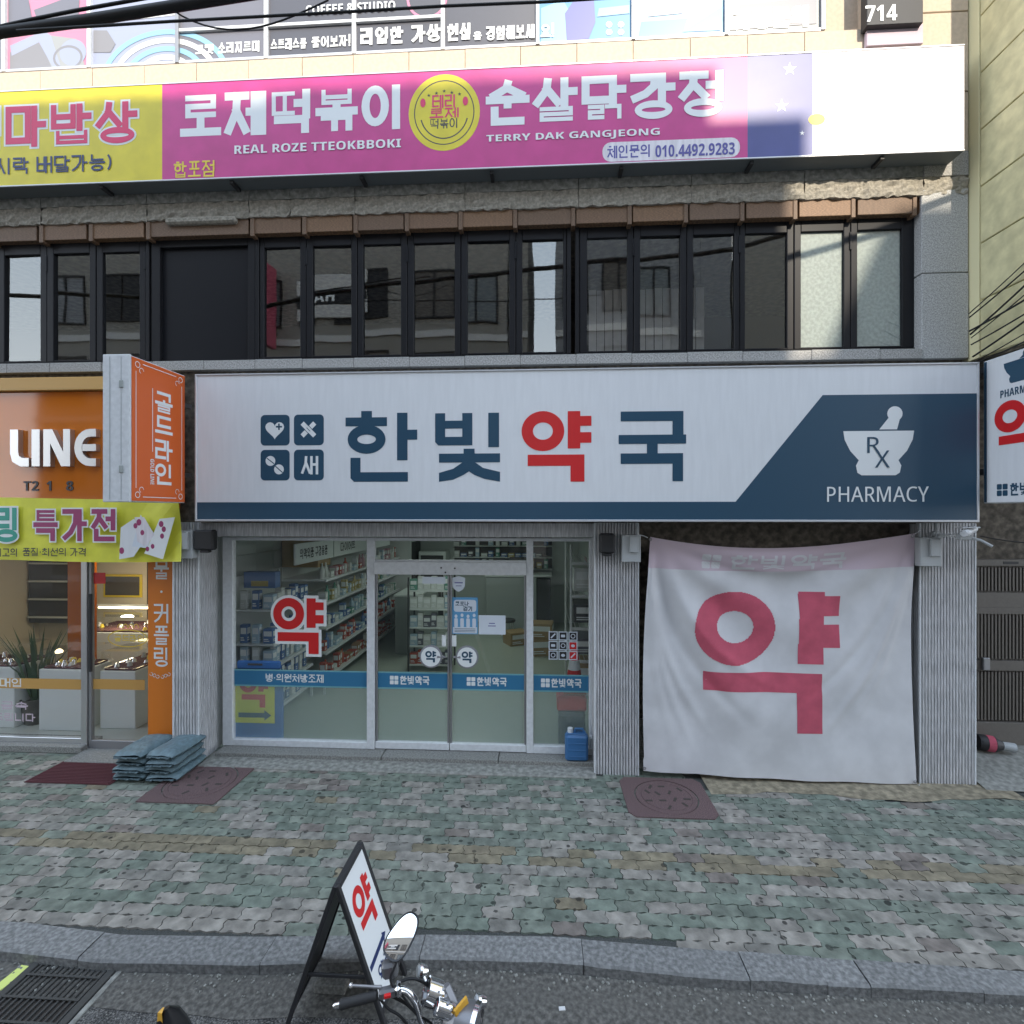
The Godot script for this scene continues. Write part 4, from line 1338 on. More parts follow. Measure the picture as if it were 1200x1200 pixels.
	frame_box(fw, 690, 697.5, 0.07, top)
	obj("frame", fw, M.white_frame, w)
	pane("pane", 625, 690, 0.16, 2.60, M.shop_glass, w)
	pane("frosted_film", 626, 689.5, 0.165, s1, M.frosted, w, g + 0.004)
	sides.append([w, 625.3, 689.8])
	# blue film strip with lettering, on every pane
	var n := 0
	for sd in sides:
		if sd == null:
			continue
		var f := front(g - 0.003)
		lift = 0.0
		var st := mb()
		var a := X(sd[1], g)
		var b := X(sd[2], g)
		frect(st, f, a, s1, b, s0)
		obj("blue_film_strip", st, M.strip_blue, sd[0])
		var ed := mb()
		frect(ed, f, a, s0, b, s0 + 0.018)
		frect(ed, f, a, s1 - 0.018, b, s1)
		obj("film_edge", ed, M.strip_edge, sd[0])
		var tx := mb()
		if n == 0:
			hangul(tx, f, "병·의원처방조제", X(311, g), s1 + 0.04, X(380, g) - X(311, g), 0.1, 0.13)
		else:
			var px: float = [0, 457, 547, 634][n]
			mini_logo(tx, f, X(px, g), s1 + 0.038, 0.105)
			hangul(tx, f, "한빛약국", X(px + 11.5, g), s1 + 0.038, 0.37, 0.105, 0.14)
		obj("lettering", tx, M.film_white, sd[0])
		n += 1
	# the big red word on the left pane
	var f := front(g - 0.003)
	lift = 0.0
	var halo := mb()
	var bx := X(321, g)
	var by := Y(350, 766, g)
	var bw := X(379.5, g) - bx
	var bh := Y(350, 701, g) - by
	big_yak(halo, f, bx, by, bw, bh, 0.035)
	obj("lettering_outline", halo, M.white_print, o)
	lift = 0.003
	var red := mb()
	big_yak(red, f, bx, by, bw, bh, 0.0)
	obj("lettering", red, M.red, o)
	# door stickers, posters
	var dl: Node3D = sides[5][0]
	var dr: Node3D = sides[4][0]
	lift = 0.0
	var cam_st := mb()
	frect(cam_st, f, X(495, g), Y(507, 684, g), X(522, g), Y(507, 676, g))
	obj("camera_sticker", cam_st, M.paper, dr)
	lift = 0.0
	var sh := mb()
	var cx := X(537.5, g)
	var cy := Y(537, 684, g)
	poly(sh, f, PackedVector2Array([Vector2(cx - 0.08, cy + 0.07), Vector2(cx, cy + 0.095), Vector2(cx + 0.08, cy + 0.07), Vector2(cx + 0.075, cy - 0.03), Vector2(cx + 0.05, cy - 0.07), Vector2(cx, cy - 0.1), Vector2(cx - 0.05, cy - 0.07), Vector2(cx - 0.075, cy - 0.03)]))
	obj("shield_sticker", sh, M.paper, dl)
	var shl := mb()
	frect(shl, f, cx - 0.05, cy + 0.005, cx + 0.05, cy + 0.018)
	frect(shl, f, cx - 0.035, cy - 0.03, cx + 0.035, cy - 0.022)
	obj("sticker_print", shl, M.violet_text, dl)
	lift = 0.0
	var po := mb()
	var p0 := X(530, g)
	var p1 := X(560, g)
	var q0 := Y(545, 743, g)
	var q1 := Y(545, 700, g)
	frect(po, f, p0, q0, p1, q1)
	obj("poster", po, M.poster_blue, dl)
	var pp := mb()
	frect(pp, f, p0 + 0.01, q0 + 0.01, p1 - 0.01, q0 + 0.085)
	frect(pp, f, p0 + 0.02, q1 - 0.175, p1 - 0.02, q1 - 0.03, 0.03)
	for k in 4:
		disc(pp, f, Vector2(lerpf(p0, p1, 0.15 + 0.235 * k), q0 + 0.215 + 0.012 * (k % 2)), 0.018, 0.022, 12)
		frect(pp, f, lerpf(p0, p1, 0.15 + 0.235 * k) - 0.022, q0 + 0.085, lerpf(p0, p1, 0.15 + 0.235 * k) + 0.022, q0 + 0.19, 0.012)
	obj("poster_print", pp, M.paper, dl)
	var pt := mb()
	hangul(pt, f, "코로나", p0 + 0.035, q1 - 0.1, 0.17, 0.05, 0.17)
	hangul(pt, f, "걷기", p0 + 0.13, q1 - 0.165, 0.12, 0.055, 0.17)
	for k in 3:
		frect(pt, f, p0 + 0.03, q0 + 0.025 + k * 0.018, p1 - 0.03, q0 + 0.031 + k * 0.018)
	obj("poster_print", pt, M.navy_text, dl)
	lift = 0.0
	var no := mb()
	frect(no, f, X(561, g), Y(577, 743.5, g), X(592.5, g), Y(577, 721, g))
	obj("paper_notice", no, M.paper, dl)
	var nt := mb()
	frect(nt, f, X(573, g), Y(577, 731, g), X(580, g), Y(577, 730, g))
	frect(nt, f, X(572, g), Y(577, 734, g), X(581, g), Y(577, 733, g))
	obj("notice_print", nt, M.violet_text, dl)
	# nine little pictograms on the side window
	lift = 0.0
	var ic := mb()
	var fill := mb()
	var rd := mb()
	var wt := mb()
	for i in 3:
		for j in 3:
			var ax := X(643, g) + i * 0.118
			var ay := Y(660, 773, g) + j * 0.116
			frect(ic, f, ax, ay, ax + 0.106, ay + 0.106)
			lift += 0.0004
			if (i == 2 and j < 2):
				frect(rd, f, ax + 0.011, ay + 0.011, ax + 0.095, ay + 0.095)
			else:
				frect(fill, f, ax + 0.011, ay + 0.011, ax + 0.095, ay + 0.095)
			lift += 0.0004
			var c := Vector2(ax + 0.053, ay + 0.053)
			match (i + j * 3) % 4:
				0: ring(wt, f, c, 0.028, 0.028, 0.008, 0, TAU, 14)
				1: disc(wt, f, c, 0.024, 0.018, 10)
				2: line(wt, f, [c - Vector2(0.02, 0.02), c + Vector2(0.02, 0.02)], 0.016)
				3: frect(wt, f, c.x - 0.024, c.y - 0.016, c.x + 0.024, c.y + 0.016, 0.008)
	obj("pictogram_frames", ic, M.paper, w)
	obj("pictogram_ground", fill, M.box_black, w)
	obj("pictogram_red", rd, M.red, w)
	obj("pictogram_marks", wt, M.paper, w)
	# socket box by the right end of the window
	var sb := thing("socket_box", "small white socket box low on the post beside the blue canister", "box", Vector3(X(693, 6.0), 0.2, -6.05))
	obj("housing", fbox(X(690.5, 6.08), 0.16, X(696, 6.08), 0.32, 6.04, 6.10, 0.01), M.white_frame, sb)
	obj("lid", fbox(X(691.2, 6.08), 0.18, X(695.3, 6.08), 0.30, 6.03, 6.04, 0.004), M.box_grey, sb)
# the word for medicine in the shop's own heavy shapes
func big_yak(st: SurfaceTool, f: Transform3D, x: float, y: float, w: float, h: float, g: float, lean := 0.0) -> void:
	ring(st, f, Vector2(x + w * 0.30, y + h * 0.72), w * 0.31 + g, h * 0.285 + g, minf(w, h) * 0.165 + 2 * g, 0, TAU, 36)
	var t := w * 0.155
	var r := PackedVector2Array()
	# the upright with two short arms
	for p in [[0.66, 1.0], [0.84, 1.0], [0.84, 0.93], [1.0, 0.93], [1.0, 0.79], [0.84, 0.79], [0.84, 0.70], [1.0, 0.70], [1.0, 0.55], [0.84, 0.55], [0.84, 0.47], [0.66, 0.47]]:
		r.append(Vector2(x + w * p[0], y + h * p[1]))
	grown(st, f, r, g)
	r = PackedVector2Array()
	for p in [[0.08, 0.385], [0.90, 0.385], [0.90, 0.0], [0.70, 0.0], [0.70, 0.225], [0.08, 0.225]]:
		r.append(Vector2(x + w * p[0], y + h * p[1]))
	grown(st, f, r, g)
func grown(st: SurfaceTool, f: Transform3D, r: PackedVector2Array, g: float) -> void:
	if g == 0.0:
		poly(st, f, r)
		return
	var big := PackedVector2Array()
	for v in r:
		big.append(v * 100.0)
	for o in Geometry2D.offset_polygon(big, g * 100.0, Geometry2D.JOIN_MITER):
		var s := PackedVector2Array()
		for v in o:
			s.append(v / 100.0)
		poly(st, f, s)

# ---------------------------------------------------------------- the jewellery shop's front, at the left
func jewel_front() -> void:
	var d := 6.05
	var xr := X(203, WALL) - 0.01
	var o := part("jewellery_shop_window", bld)
	var fr := mb()
	box(fr, Vector3(-9.0, 0.09, -d - 0.03), Vector3(X(98, d), 0.15, -d + 0.03), 0.004)
	box(fr, Vector3(X(98, d), 0.02, -d - 0.04), Vector3(X(105, d), 2.6, -d + 0.04), 0.004)
	obj("frame", fr, M.steel, o)
	var st := mb()
	quad(st, Vector3(-9.0, 0.15, -d), Vector3(X(98, d), 0.15, -d), Vector3(X(98, d), 2.55, -d), Vector3(-9.0, 2.55, -d))
	obj("pane", st, M.shop_glass, o)
	obj("plinth", fbox(-9.0, 0.0, X(105, d), 0.09, d - 0.12, d + 0.2, 0.01), M.granite, o)
	var f := front(d - 0.004)
	lift = 0.0
	var b := mb()
	frect(b, f, -9.0, Y(40, 807, d), X(98, d), Y(40, 795, d))
	obj("ochre_film_strip", b, M.ochre, o)
	var tx := mb()
	hangul(tx, f, "당매입", X(-14, d), Y(10, 805, d), X(27, d) - X(-14, d), 0.11, 0.14)
	obj("lettering", tx, M.film_white, o)
	lift = 0.001
	var pk := mb()
	hangul(pk, f, "귀금속", X(-16, d), Y(10, 831, d), X(34, d) - X(-16, d), 0.10, 0.15)
	hangul(pk, f, "해드립니다.", X(-20, d), Y(15, 845, d), X(47, d) - X(-20, d), 0.10, 0.15)
	obj("lettering", pk, M.cloth_pink, o)
	var dr := part("jewellery_shop_door", bld)
	var fd := mb()
	box(fd, Vector3(X(105, d) + 0.006, 0.03, -d - 0.025), Vector3(X(109, d), 2.5, -d + 0.025), 0.003)
	box(fd, Vector3(X(109, d), 0.03, -d - 0.025), Vector3(X(170, d), 0.13, -d + 0.025), 0.003)
	box(fd, Vector3(X(109, d), 2.42, -d - 0.025), Vector3(X(170, d), 2.5, -d + 0.025), 0.003)
	obj("frame", fd, M.dull_metal, dr)
	st = mb()
	quad(st, Vector3(X(109, d), 0.13, -d), Vector3(X(172, d), 0.13, -d), Vector3(X(172, d), 2.42, -d), Vector3(X(109, d), 2.42, -d))
	obj("pane", st, M.shop_glass, dr)
	obj("pull_handle", tube(mb(), [Vector3(X(107, d - 0.08), 1.0, -d + 0.09), Vector3(X(107, d - 0.08), 1.95, -d + 0.09)], 0.02, 8), M.box_black, dr)
	obj("doorstep", fbox(X(105, d), 0.0, xr, 0.03, d - 0.35, d + 0.2, 0.006), M.granite, dr)
	lift = 0.0
	var sr := mb()
	frect(sr, f, X(110, d), Y(117, 684, d), X(124, d), Y(117, 671, d))
	obj("red_sticker", sr, M.red, dr)
	lift = 0.0
	var bs := mb()
	frect(bs, f, X(109.5, d), Y(140, 808, d), X(170, d), Y(140, 796, d))
	obj("ochre_film_strip", bs, M.ochre, dr)
	var wt := mb()
	hangul(wt, f, "골드라인", X(134, d), Y(150, 752, d), X(170, d) - X(134, d), 0.085, 0.13)
	var ex := X(150, d)
	var ey := Y(150, 748, d)
	ring(wt, f, Vector2(ex, ey), 0.26, 0.11, 0.012, 0, TAU, 28)
	for k in 4:
		ring(wt, f, Vector2(ex - 0.1 + 0.07 * k, ey + 0.13), 0.035, 0.05, 0.008, 0, PI, 10)
	obj("lettering", wt, M.gold_text, dr)
	# the orange pilaster with letters under one another
	var p := thing("orange_upright_sign", "orange upright panel with white letters between jewellery door and ribbed post", "sign", Vector3(X(187, 5.9), 0.02, -5.9))
	var a := X(173, 5.9)
	var e := X(203, 5.9) - 0.005
	obj("panel", fbox(a, 0.03, e, 2.50, 5.9, 6.0, 0.006), M.vivid_orange, p)
	lift = 0.0
	var pf := front(5.899)
	var lt := mb()
	column(lt, pf, "물·커플링", X(180.5, 5.9), Y(188, 655, 5.9), X(198, 5.9) - X(180.5, 5.9), 0.262, 0.13)
	var yy := Y(188, 793, 5.9)
	var xm := (a + e) / 2
	for s in [-1.0, 1.0]:
		for k in 3:
			ring(lt, pf, Vector2(xm + s * (0.03 + 0.04 * k), yy + 0.015 * k), 0.022, 0.022, 0.006, 0.0 if k % 2 else PI, TAU if k % 2 else TAU + PI * 0.6, 10)
	obj("lettering", lt, M.film_white, p)
	obj("side_wall", fbox(xr - 0.01, 0.0, xr + 0.005, 2.6, 6.02, 9.0), M.jewel_wall, bld)

# ---------------------------------------------------------------- rooms behind the glass
func ceiling_lamp(x: float, y: float, z: float, w: float, l: float, energy: float, face: Material, label: String, tint := Color(0.92, 1.0, 0.96)) -> void:
	var t := thing("ceiling_light", label, "light", Vector3(x, y, z), "ceiling lights in the shops")
	var fr := mb()
	for e in [[-w / 2 - 0.03, -l / 2 - 0.03, w / 2 + 0.03, -l / 2], [-w / 2 - 0.03, l / 2, w / 2 + 0.03, l / 2 + 0.03], [-w / 2 - 0.03, -l / 2, -w / 2, l / 2], [w / 2, -l / 2, w / 2 + 0.03, l / 2]]:
		box(fr, Vector3(x + e[0], y - 0.05, z + e[1]), Vector3(x + e[2], y, z + e[3]))
	obj("frame", fr, M.white_frame, t)
	obj("lamp_panel", box(mb(), Vector3(x - w / 2, y - 0.04, z - l / 2), Vector3(x + w / 2, y - 0.002, z + l / 2)), face, t)
	var a := AreaLight3D.new()
	a.name = "lamp"
	a.area_size = Vector2(w, l)
	a.light_energy = energy
	a.area_range = 14.0
	a.light_color = tint
	a.shadow_enabled = true
	t.add_child(a)
	a.position = Vector3(0, -0.055, 0)
	a.rotation_degrees = Vector3(-90, 0, 0)
func shelf_unit(called: String, label: String, x0: float, x1: float, z0: float, z1: float, ys: Array, group := "") -> Node3D:
	var t := thing(called, label, "shelf", Vector3((x0 + x1) / 2, 0.02, (z0 + z1) / 2), group)
	for e in [z0, z1]:
		obj("upright", box(mb(), Vector3(x0, 0.02, e - 0.015), Vector3(x0 + 0.04, 2.05, e + 0.015)), M.shelf_white, t)
		obj("upright", box(mb(), Vector3(x1 - 0.03, 0.02, e - 0.015), Vector3(x1, ys[0] + 0.05, e + 0.015)), M.shelf_white, t)
	obj("back_panel", box(mb(), Vector3(x0 - 0.02, 0.02, z0), Vector3(x0, 2.05, z1)), M.shelf_white, t)
	for y in ys:
		obj("board", box(mb(), Vector3(x0, y - 0.025, z0), Vector3(x1, y, z1), 0.004), M.shelf_white, t)
		obj("price_rail", box(mb(), Vector3(x1 + 0.001, y - 0.035, z0), Vector3(x1 + 0.008, y + 0.004, z1)), M.white_frame, t)
	return t
func carton(w: float, h: float, l: float) -> ArrayMesh:
	var st := mb()
	box(st, Vector3(-w / 2, 0, -l / 2), Vector3(w / 2, h, l / 2), 0.003)
	var m := st.commit()
	var lb := mb()      # printed label and stripes on the two faces that show
	for s in [0, 1]:
		var f := sheet(Vector3(w / 2 + 0.001, 0, 0), Vector3.FORWARD, Vector3.UP) if s == 0 else sheet(Vector3(0, 0, l / 2 + 0.001), Vector3.RIGHT, Vector3.UP)
		var e := (l if s == 0 else w) / 2
		frect(lb, f, -e * 0.8, h * 0.5, e * 0.8, h * 0.84)
		frect(lb, f, -e * 0.8, h * 0.14, e * 0.3, h * 0.2)
		frect(lb, f, -e * 0.8, h * 0.26, e * 0.1, h * 0.32)
	lift = 0.0
	lb.commit(m)
	m.surface_set_material(1, M.film_white)
	return m
var seen := {}
func nth(key: String) -> String:
	seen[key] = seen.get(key, 0) + 1
	var n: int = seen[key]
	var w := ["", "first", "second", "third", "fourth", "fifth", "sixth", "seventh", "eighth", "ninth", "tenth", "eleventh", "twelfth", "thirteenth", "fourteenth", "fifteenth"]
	return w[n] if n < w.size() else "%d%s" % [n, "st" if n == 21 else "nd" if n == 22 else "rd" if n == 23 else "th"]
func pharmacy_inside() -> void:
	var lx := -4.25
	var rx := 1.0
	var back := 13.6
	obj("shop_floor", fbox(lx, -0.02, rx + 0.1, 0.02, 6.21, back), M.shop_floor, bld)
	obj("shop_ceiling", fbox(lx, 2.74, rx + 0.1, 2.81, 6.3, back), M.shop_ceiling, bld)
	obj("shop_wall", fbox(lx - 0.1, 0.0, lx, 2.81, 6.35, back), M.shop_wall, bld)
	obj("shop_wall", fbox(rx, 0.0, rx + 0.1, 2.81, 6.35, back), M.shop_wall, bld)
	obj("shop_wall", fbox(lx, 0.0, rx, 2.81, back, back + 0.1), M.shop_wall, bld)
	# white wall tiles on the left wall, near the window
	var tiles := part("tiled_wall", bld)
	for i in 7:
		for j in 4:
			obj("tile", box(mb(), Vector3(lx + 0.002, 0.03 + i * 0.385, -6.4 - (j + 1) * 0.5 + 0.004), Vector3(lx + 0.012, 0.03 + i * 0.385 + 0.38, -6.4 - j * 0.5), 0.003), M.shop_wall, tiles)
	ceiling_lamp(-1.6, 2.74, -8.2, 1.2, 0.3, 0.42, M.lamp_face, "front white ceiling light inside the pharmacy")
	ceiling_lamp(-1.6, 2.74, -11.2, 1.2, 0.3, 0.42, M.lamp_face, "rear white ceiling light inside the pharmacy")
	# long wall shelf with goods on five levels, and a lower one by the window
	var ys := [0.25, 0.68, 1.08, 1.48, 1.86]
	shelf_unit("wall_shelf", "long white wall shelf with five boards behind the left pharmacy window", -4.2, -3.45, -12.4, -8.05, ys)
	shelf_unit("wall_shelf", "short white wall shelf stocked with blue packs next to left pharmacy window", -4.2, -3.62, -7.95, -6.75, [0.25, 0.55, 0.85, 1.15, 1.62])
	var kinds := [carton(0.13, 0.16, 0.09), carton(0.10, 0.24, 0.08), carton(0.16, 0.10, 0.14)]
	var bst := mb()
	lathe(bst, [Vector2(0, 0), Vector2(0.04, 0), Vector2(0.042, 0.15), Vector2(0.015, 0.2), Vector2(0.015, 0.25), Vector2(0, 0.25)], Transform3D.IDENTITY, 12)
	kinds.append(bst.commit())
	var names := ["white", "blue", "red", "yellow", "green", "brown", "black", "pink", "pale blue"]
	var words := ["bottom", "second", "third", "fourth", "top"]
	for row in 5:
		var z := -8.2
		while z > -12.3:
			var k := rng.randi() % 3 if rng.randf() < 0.85 else 3
			var hue: int
			match row:
				0: hue = [2, 2, 5, 2, 0][rng.randi() % 5]
				1: hue = [2, 2, 8, 0, 1][rng.randi() % 5]
				2: hue = [0, 8, 4, 1, 0][rng.randi() % 5]
				3: hue = [0, 4, 0, 3, 8][rng.randi() % 5]
				_: hue = [0, 0, 2, 7, 8][rng.randi() % 5]
			var o := inst("medicine_bottle" if k == 3 else "medicine_box", kinds[k], M["product%d" % hue], self, Vector3(-3.55 - rng.randf() * 0.03, ys[row] + 0.001, z))
			var what := "%s medicine %s" % [names[hue], "bottle" if k == 3 else "box"]
			tag(o, "%s %s from the window, %s board of long wall shelf" % [nth(what + words[row]), what, words[row]], "bottle" if k == 3 else "box", "goods on the long pharmacy shelf")
			z -= [0.12, 0.11, 0.17, 0.10][k] + rng.randf() * 0.03
	var ys2 := [0.25, 0.55, 0.85, 1.15, 1.62]
	var packs := [carton(0.14, 0.2, 0.11), carton(0.1, 0.25, 0.09)]
	for row in 5:
		var z := -6.85
		while z > -7.9:
			for xx in ([-4.07, -3.9, -3.72] if z > -6.9 else [-3.72]):
				var hue: int = [1, 8, 1, 0, 1][rng.randi() % 5]
				var o := inst("medicine_pack", packs[rng.randi() % 2], M["product%d" % hue], self, Vector3(xx, ys2[row] + 0.001, z))
				tag(o, "%s %s pack from the wall, %s board of short window shelf" % [nth("s" + names[hue] + words[row]), names[hue], words[row]], "pack", "packs on the short window shelf")
			z -= 0.135
	# display boxes and hanging category signs
	var cb := thing("display_box", "blue display box with orange picture on top of short window shelf", "box", Vector3(-3.9, 1.9, -7.0))
	obj("carton", box(mb(), Vector3(-4.1, 1.90, -7.0), Vector3(-3.65, 2.12, -6.86), 0.004), M.product1, cb)
	obj("picture", box(mb(), Vector3(-3.99, 1.925, -6.859), Vector3(-3.75, 2.0, -6.855)), M.product3, cb)
	var cs := thing("category_sign", "white category sign with black lettering hanging above the pharmacy shelves", "sign", Vector3(-3.45, 2.3, -8.0))
	obj("panel", box(mb(), Vector3(-3.46, 2.2, -11.5), Vector3(-3.43, 2.5, -7.0), 0.004), M.shelf_white, cs)
	var f := sheet(Vector3(-3.428, 0, 0), Vector3.FORWARD, Vector3.UP)
	lift = 0.0
	var tx := mb()
	hangul(tx, f, "의약외품 구강용품", 7.12, 2.27, 0.95, 0.15, 0.12)
	hangul(tx, f, "다이어트", 8.6, 2.27, 0.7, 0.15, 0.12)
	obj("lettering", tx, M.black_text, cs)
	obj("divider", box(mb(), Vector3(-3.428, 2.2, -8.33), Vector3(-3.424, 2.5, -8.30)), M.counter_grey, cs)
	var bd := thing("brown_cupboard", "brown wall cupboard high up behind the category sign", "cupboard", Vector3(-4.0, 2.1, -8.3))
	obj("body", box(mb(), Vector3(-4.2, 2.05, -8.6), Vector3(-3.6, 2.68, -8.1), 0.005), M.cardboard, bd)
	obj("door", box(mb(), Vector3(-4.18, 2.07, -8.1), Vector3(-3.62, 2.66, -8.09), 0.003), M.cardboard, bd)
	# counters at the back, cabinets
	var c1 := thing("grey_counter", "grey counter with dark panel at the back of the pharmacy", "counter", Vector3(-0.2, 0.02, -12.5))
	obj("body", box(mb(), Vector3(-1.35, 0.02, -13.2), Vector3(-0.1, 1.35, -12.6), 0.01), M.counter_grey, c1)
	obj("side_panel", box(mb(), Vector3(-0.098, 0.02, -13.2), Vector3(0.25, 1.3, -12.62), 0.01), M.counter_dark, c1)
	obj("worktop", box(mb(), Vector3(-1.38, 1.352, -13.2), Vector3(0.28, 1.40, -12.57), 0.006), M.shelf_white, c1)
	var c2 := thing("tall_cabinet", "tall pale cabinet standing by the left wall deep inside the pharmacy", "cabinet", Vector3(-3.4, 0.02, -12.9))
	obj("body", box(mb(), Vector3(-4.2, 0.02, -13.5), Vector3(-3.2, 2.3, -12.5), 0.01), M.shelf_white, c2)
	obj("door", box(mb(), Vector3(-3.198, 0.1, -13.45), Vector3(-3.185, 2.2, -12.98), 0.004), M.counter_dark, c2)
	obj("door", box(mb(), Vector3(-3.198, 0.1, -12.95), Vector3(-3.185, 2.2, -12.55), 0.004), M.counter_dark, c2)
	var c3 := thing("low_cabinet", "dark low cabinet beside the display rack in the pharmacy", "cabinet", Vector3(-2.6, 0.02, -11.6))
	obj("body", box(mb(), Vector3(-3.0, 0.02, -12.4), Vector3(-2.5, 1.2, -10.4), 0.01), M.counter_grey, c3)
	obj("worktop", box(mb(), Vector3(-3.03, 1.202, -12.43), Vector3(-2.47, 1.24, -10.37), 0.005), M.shelf_white, c3)
	# the display rack in the middle, seen through the left door leaf
	var r := thing("display_rack", "white display rack full of small packs behind the left door leaf", "rack", Vector3(-2.05, 0.02, -9.5))
	for x in [-2.44, -1.66]:
		for z in [-9.75, -9.3]:
			obj("post", box(mb(), Vector3(x, 0.02, z), Vector3(x + 0.03, 1.75, z + 0.03)), M.counter_dark, r)
	for k in 5:
		obj("tray", box(mb(), Vector3(-2.41, 0.12 + 0.34 * k, -9.72), Vector3(-1.665, 0.15 + 0.34 * k, -9.30), 0.004), M.shelf_white, r)
	for k in 5:
		for i in 6:
			var hue: int = [[2, 2, 6], [6, 0, 8], [0, 8, 6], [0, 0, 8], [0, 4, 0]][k][rng.randi() % 3]
			var o := inst("rack_pack", packs[i % 2], M["product%d" % hue], self, Vector3(-2.34 + i * 0.125, 0.151 + 0.34 * k, -9.38))
			tag(o, "%s %s pack from the left, %s tray of the display rack" % [nth("r" + names[hue] + words[k]), names[hue], words[k]], "pack", "packs on the display rack")
	# clutter at the back: a dispensary shelf, a screen, a fridge, posters, cartons
	var bs := thing("dispensary_shelf", "dark dispensary shelf on the back wall of the pharmacy", "shelf", Vector3(-1.0, 1.4, -13.5))
	obj("back_panel", box(mb(), Vector3(-2.3, 1.42, -13.6), Vector3(0.3, 2.65, -13.57)), M.counter_dark, bs)
	for k in 4:
		obj("board", box(mb(), Vector3(-2.3, 1.45 + k * 0.3, -13.569), Vector3(0.3, 1.47 + k * 0.3, -13.3), 0.003), M.shelf_white, bs)
	for k in 4:
		for i in 14:
			if rng.randf() < 0.2:
				continue
			var hue: int = [0, 0, 8, 1, 4, 3, 6][rng.randi() % 7]
			var o := inst("stock_box", kinds[rng.randi() % 3], M["product%d" % hue], self, Vector3(-2.2 + i * 0.18, 1.472 + k * 0.3, -13.4))
			o.rotation.y = rng.randf_range(-0.2, 0.2)
			tag(o, "%s %s stock box from the left, %s board of dispensary shelf" % [nth("d" + names[hue] + words[k]), names[hue], words[k]], "box", "stock on the dispensary shelf")
	var mon := thing("computer_screen", "black computer screen on the back counter of the pharmacy", "screen", Vector3(-0.5, 1.4, -12.8))
	obj("display", box(mb(), Vector3(-0.78, 1.5, -12.82), Vector3(-0.28, 1.82, -12.78), 0.008), M.counter_dark, mon)
	obj("stand", box(mb(), Vector3(-0.6, 1.401, -12.9), Vector3(-0.46, 1.52, -12.825), 0.005), M.counter_dark, mon)
	var fg := thing("drinks_fridge", "upright drinks fridge with dark glass door deep inside the pharmacy", "fridge", Vector3(-2.75, 0.02, -12.9))
	obj("cabinet", box(mb(), Vector3(-3.1, 0.02, -13.5), Vector3(-2.4, 1.95, -12.85), 0.02), M.shelf_white, fg)
	obj("glass_door", box(mb(), Vector3(-3.04, 0.2, -12.849), Vector3(-2.46, 1.85, -12.83), 0.006), M.counter_dark, fg)
	obj("handle", tube(mb(), [Vector3(-2.5, 0.8, -12.79), Vector3(-2.5, 1.3, -12.79)], 0.012, 6), M.steel, fg)
	for k in 3:
		var ps := thing("wall_poster", "%s poster on the right wall inside the pharmacy" % ["blue", "white", "pink"][k], "poster", Vector3(0.99, 1.5, -9.4 - k * 0.9))
		obj("sheet", box(mb(), Vector3(0.985, 1.3, -9.8 - k * 0.9), Vector3(0.998, 1.95, -9.3 - k * 0.9)), [M.poster_blue, M.paper, M.product7][k], ps)
		obj("print", box(mb(), Vector3(0.980, 1.7, -9.75 - k * 0.9), Vector3(0.984, 1.88, -9.35 - k * 0.9)), [M.paper, M.navy_text, M.paper][k], ps)
	for k in 3:
		var ct := inst("floor_carton", carton(0.45, [0.35, 0.3, 0.28][k], 0.4), M.cardboard, self, [Vector3(0.0, 0.021, -10.6), Vector3(0.03, 0.372, -10.62), Vector3(-0.55, 0.021, -11.4)][k])
		ct.rotation.y = [0.2, -0.1, 0.5][k]
		tag(ct, ["lower brown carton of the pile on the pharmacy floor", "upper brown carton of the pile on the pharmacy floor", "single brown carton before the back counter"][k], "box", "cartons on the pharmacy floor")
	var st0 := thing("round_stool", "small dark round stool standing before the pharmacy counter", "stool", Vector3(-0.75, 0.02, -11.7))
	obj("seat", lathe(mb(), [Vector2(0, 0.44), Vector2(0.17, 0.44), Vector2(0.18, 0.47), Vector2(0.16, 0.5), Vector2(0, 0.5)], Transform3D(Basis.IDENTITY, Vector3(-0.75, 0, -11.7)), 18), M.counter_dark, st0)
	for k in 4:
		var an := TAU * k / 4 + 0.5
		obj("leg", tube(mb(), [Vector3(-0.75 + cos(an) * 0.12, 0.44, -11.7 + sin(an) * 0.12), Vector3(-0.75 + cos(an) * 0.17, 0.021, -11.7 + sin(an) * 0.17)], 0.012, 6), M.steel, st0)
	# the wire rack and bins behind the right pane
	var wr := thing("wire_rack", "white wire rack along the right wall behind the side window", "rack", Vector3(0.75, 0.02, -7.6))
	for z in [-7.1, -8.6]:
		obj("post", tube(mb(), [Vector3(0.42, 0.02, z), Vector3(0.42, 2.5, z)], 0.018, 6), M.shelf_white, wr)
		obj("post", tube(mb(), [Vector3(0.92, 0.02, z), Vector3(0.92, 2.5, z)], 0.018, 6), M.shelf_white, wr)
	for k in 5:
		var y := 0.45 + k * 0.45
		for i in 9:
			obj("wire", tube(mb(), [Vector3(0.42 + i * 0.0625, y, -7.1), Vector3(0.42 + i * 0.0625, y, -8.6)], 0.006, 4), M.steel, wr)
		obj("shelf_edge", box(mb(), Vector3(0.40, y - 0.03, -7.11), Vector3(0.94, y + 0.01, -7.085)), M.shelf_white, wr)
	for k in 4:
		var o := inst("rack_carton", carton(0.4, [0.3, 0.22, 0.26, 0.33][k], 0.5), [M.cardboard, M.product6, M.counter_dark, M.product0][k], self, Vector3(0.67, 0.47 + k * 0.45, -7.6))
		tag(o, "%s carton on the wire rack, %s level" % [["brown", "black", "dark", "white"][k], words[k]], "box", "cartons on the wire rack")
	var bin := thing("waste_bin", "dark waste bin with red rim just inside the side window", "bin", Vector3(0.42, 0.02, -6.45))
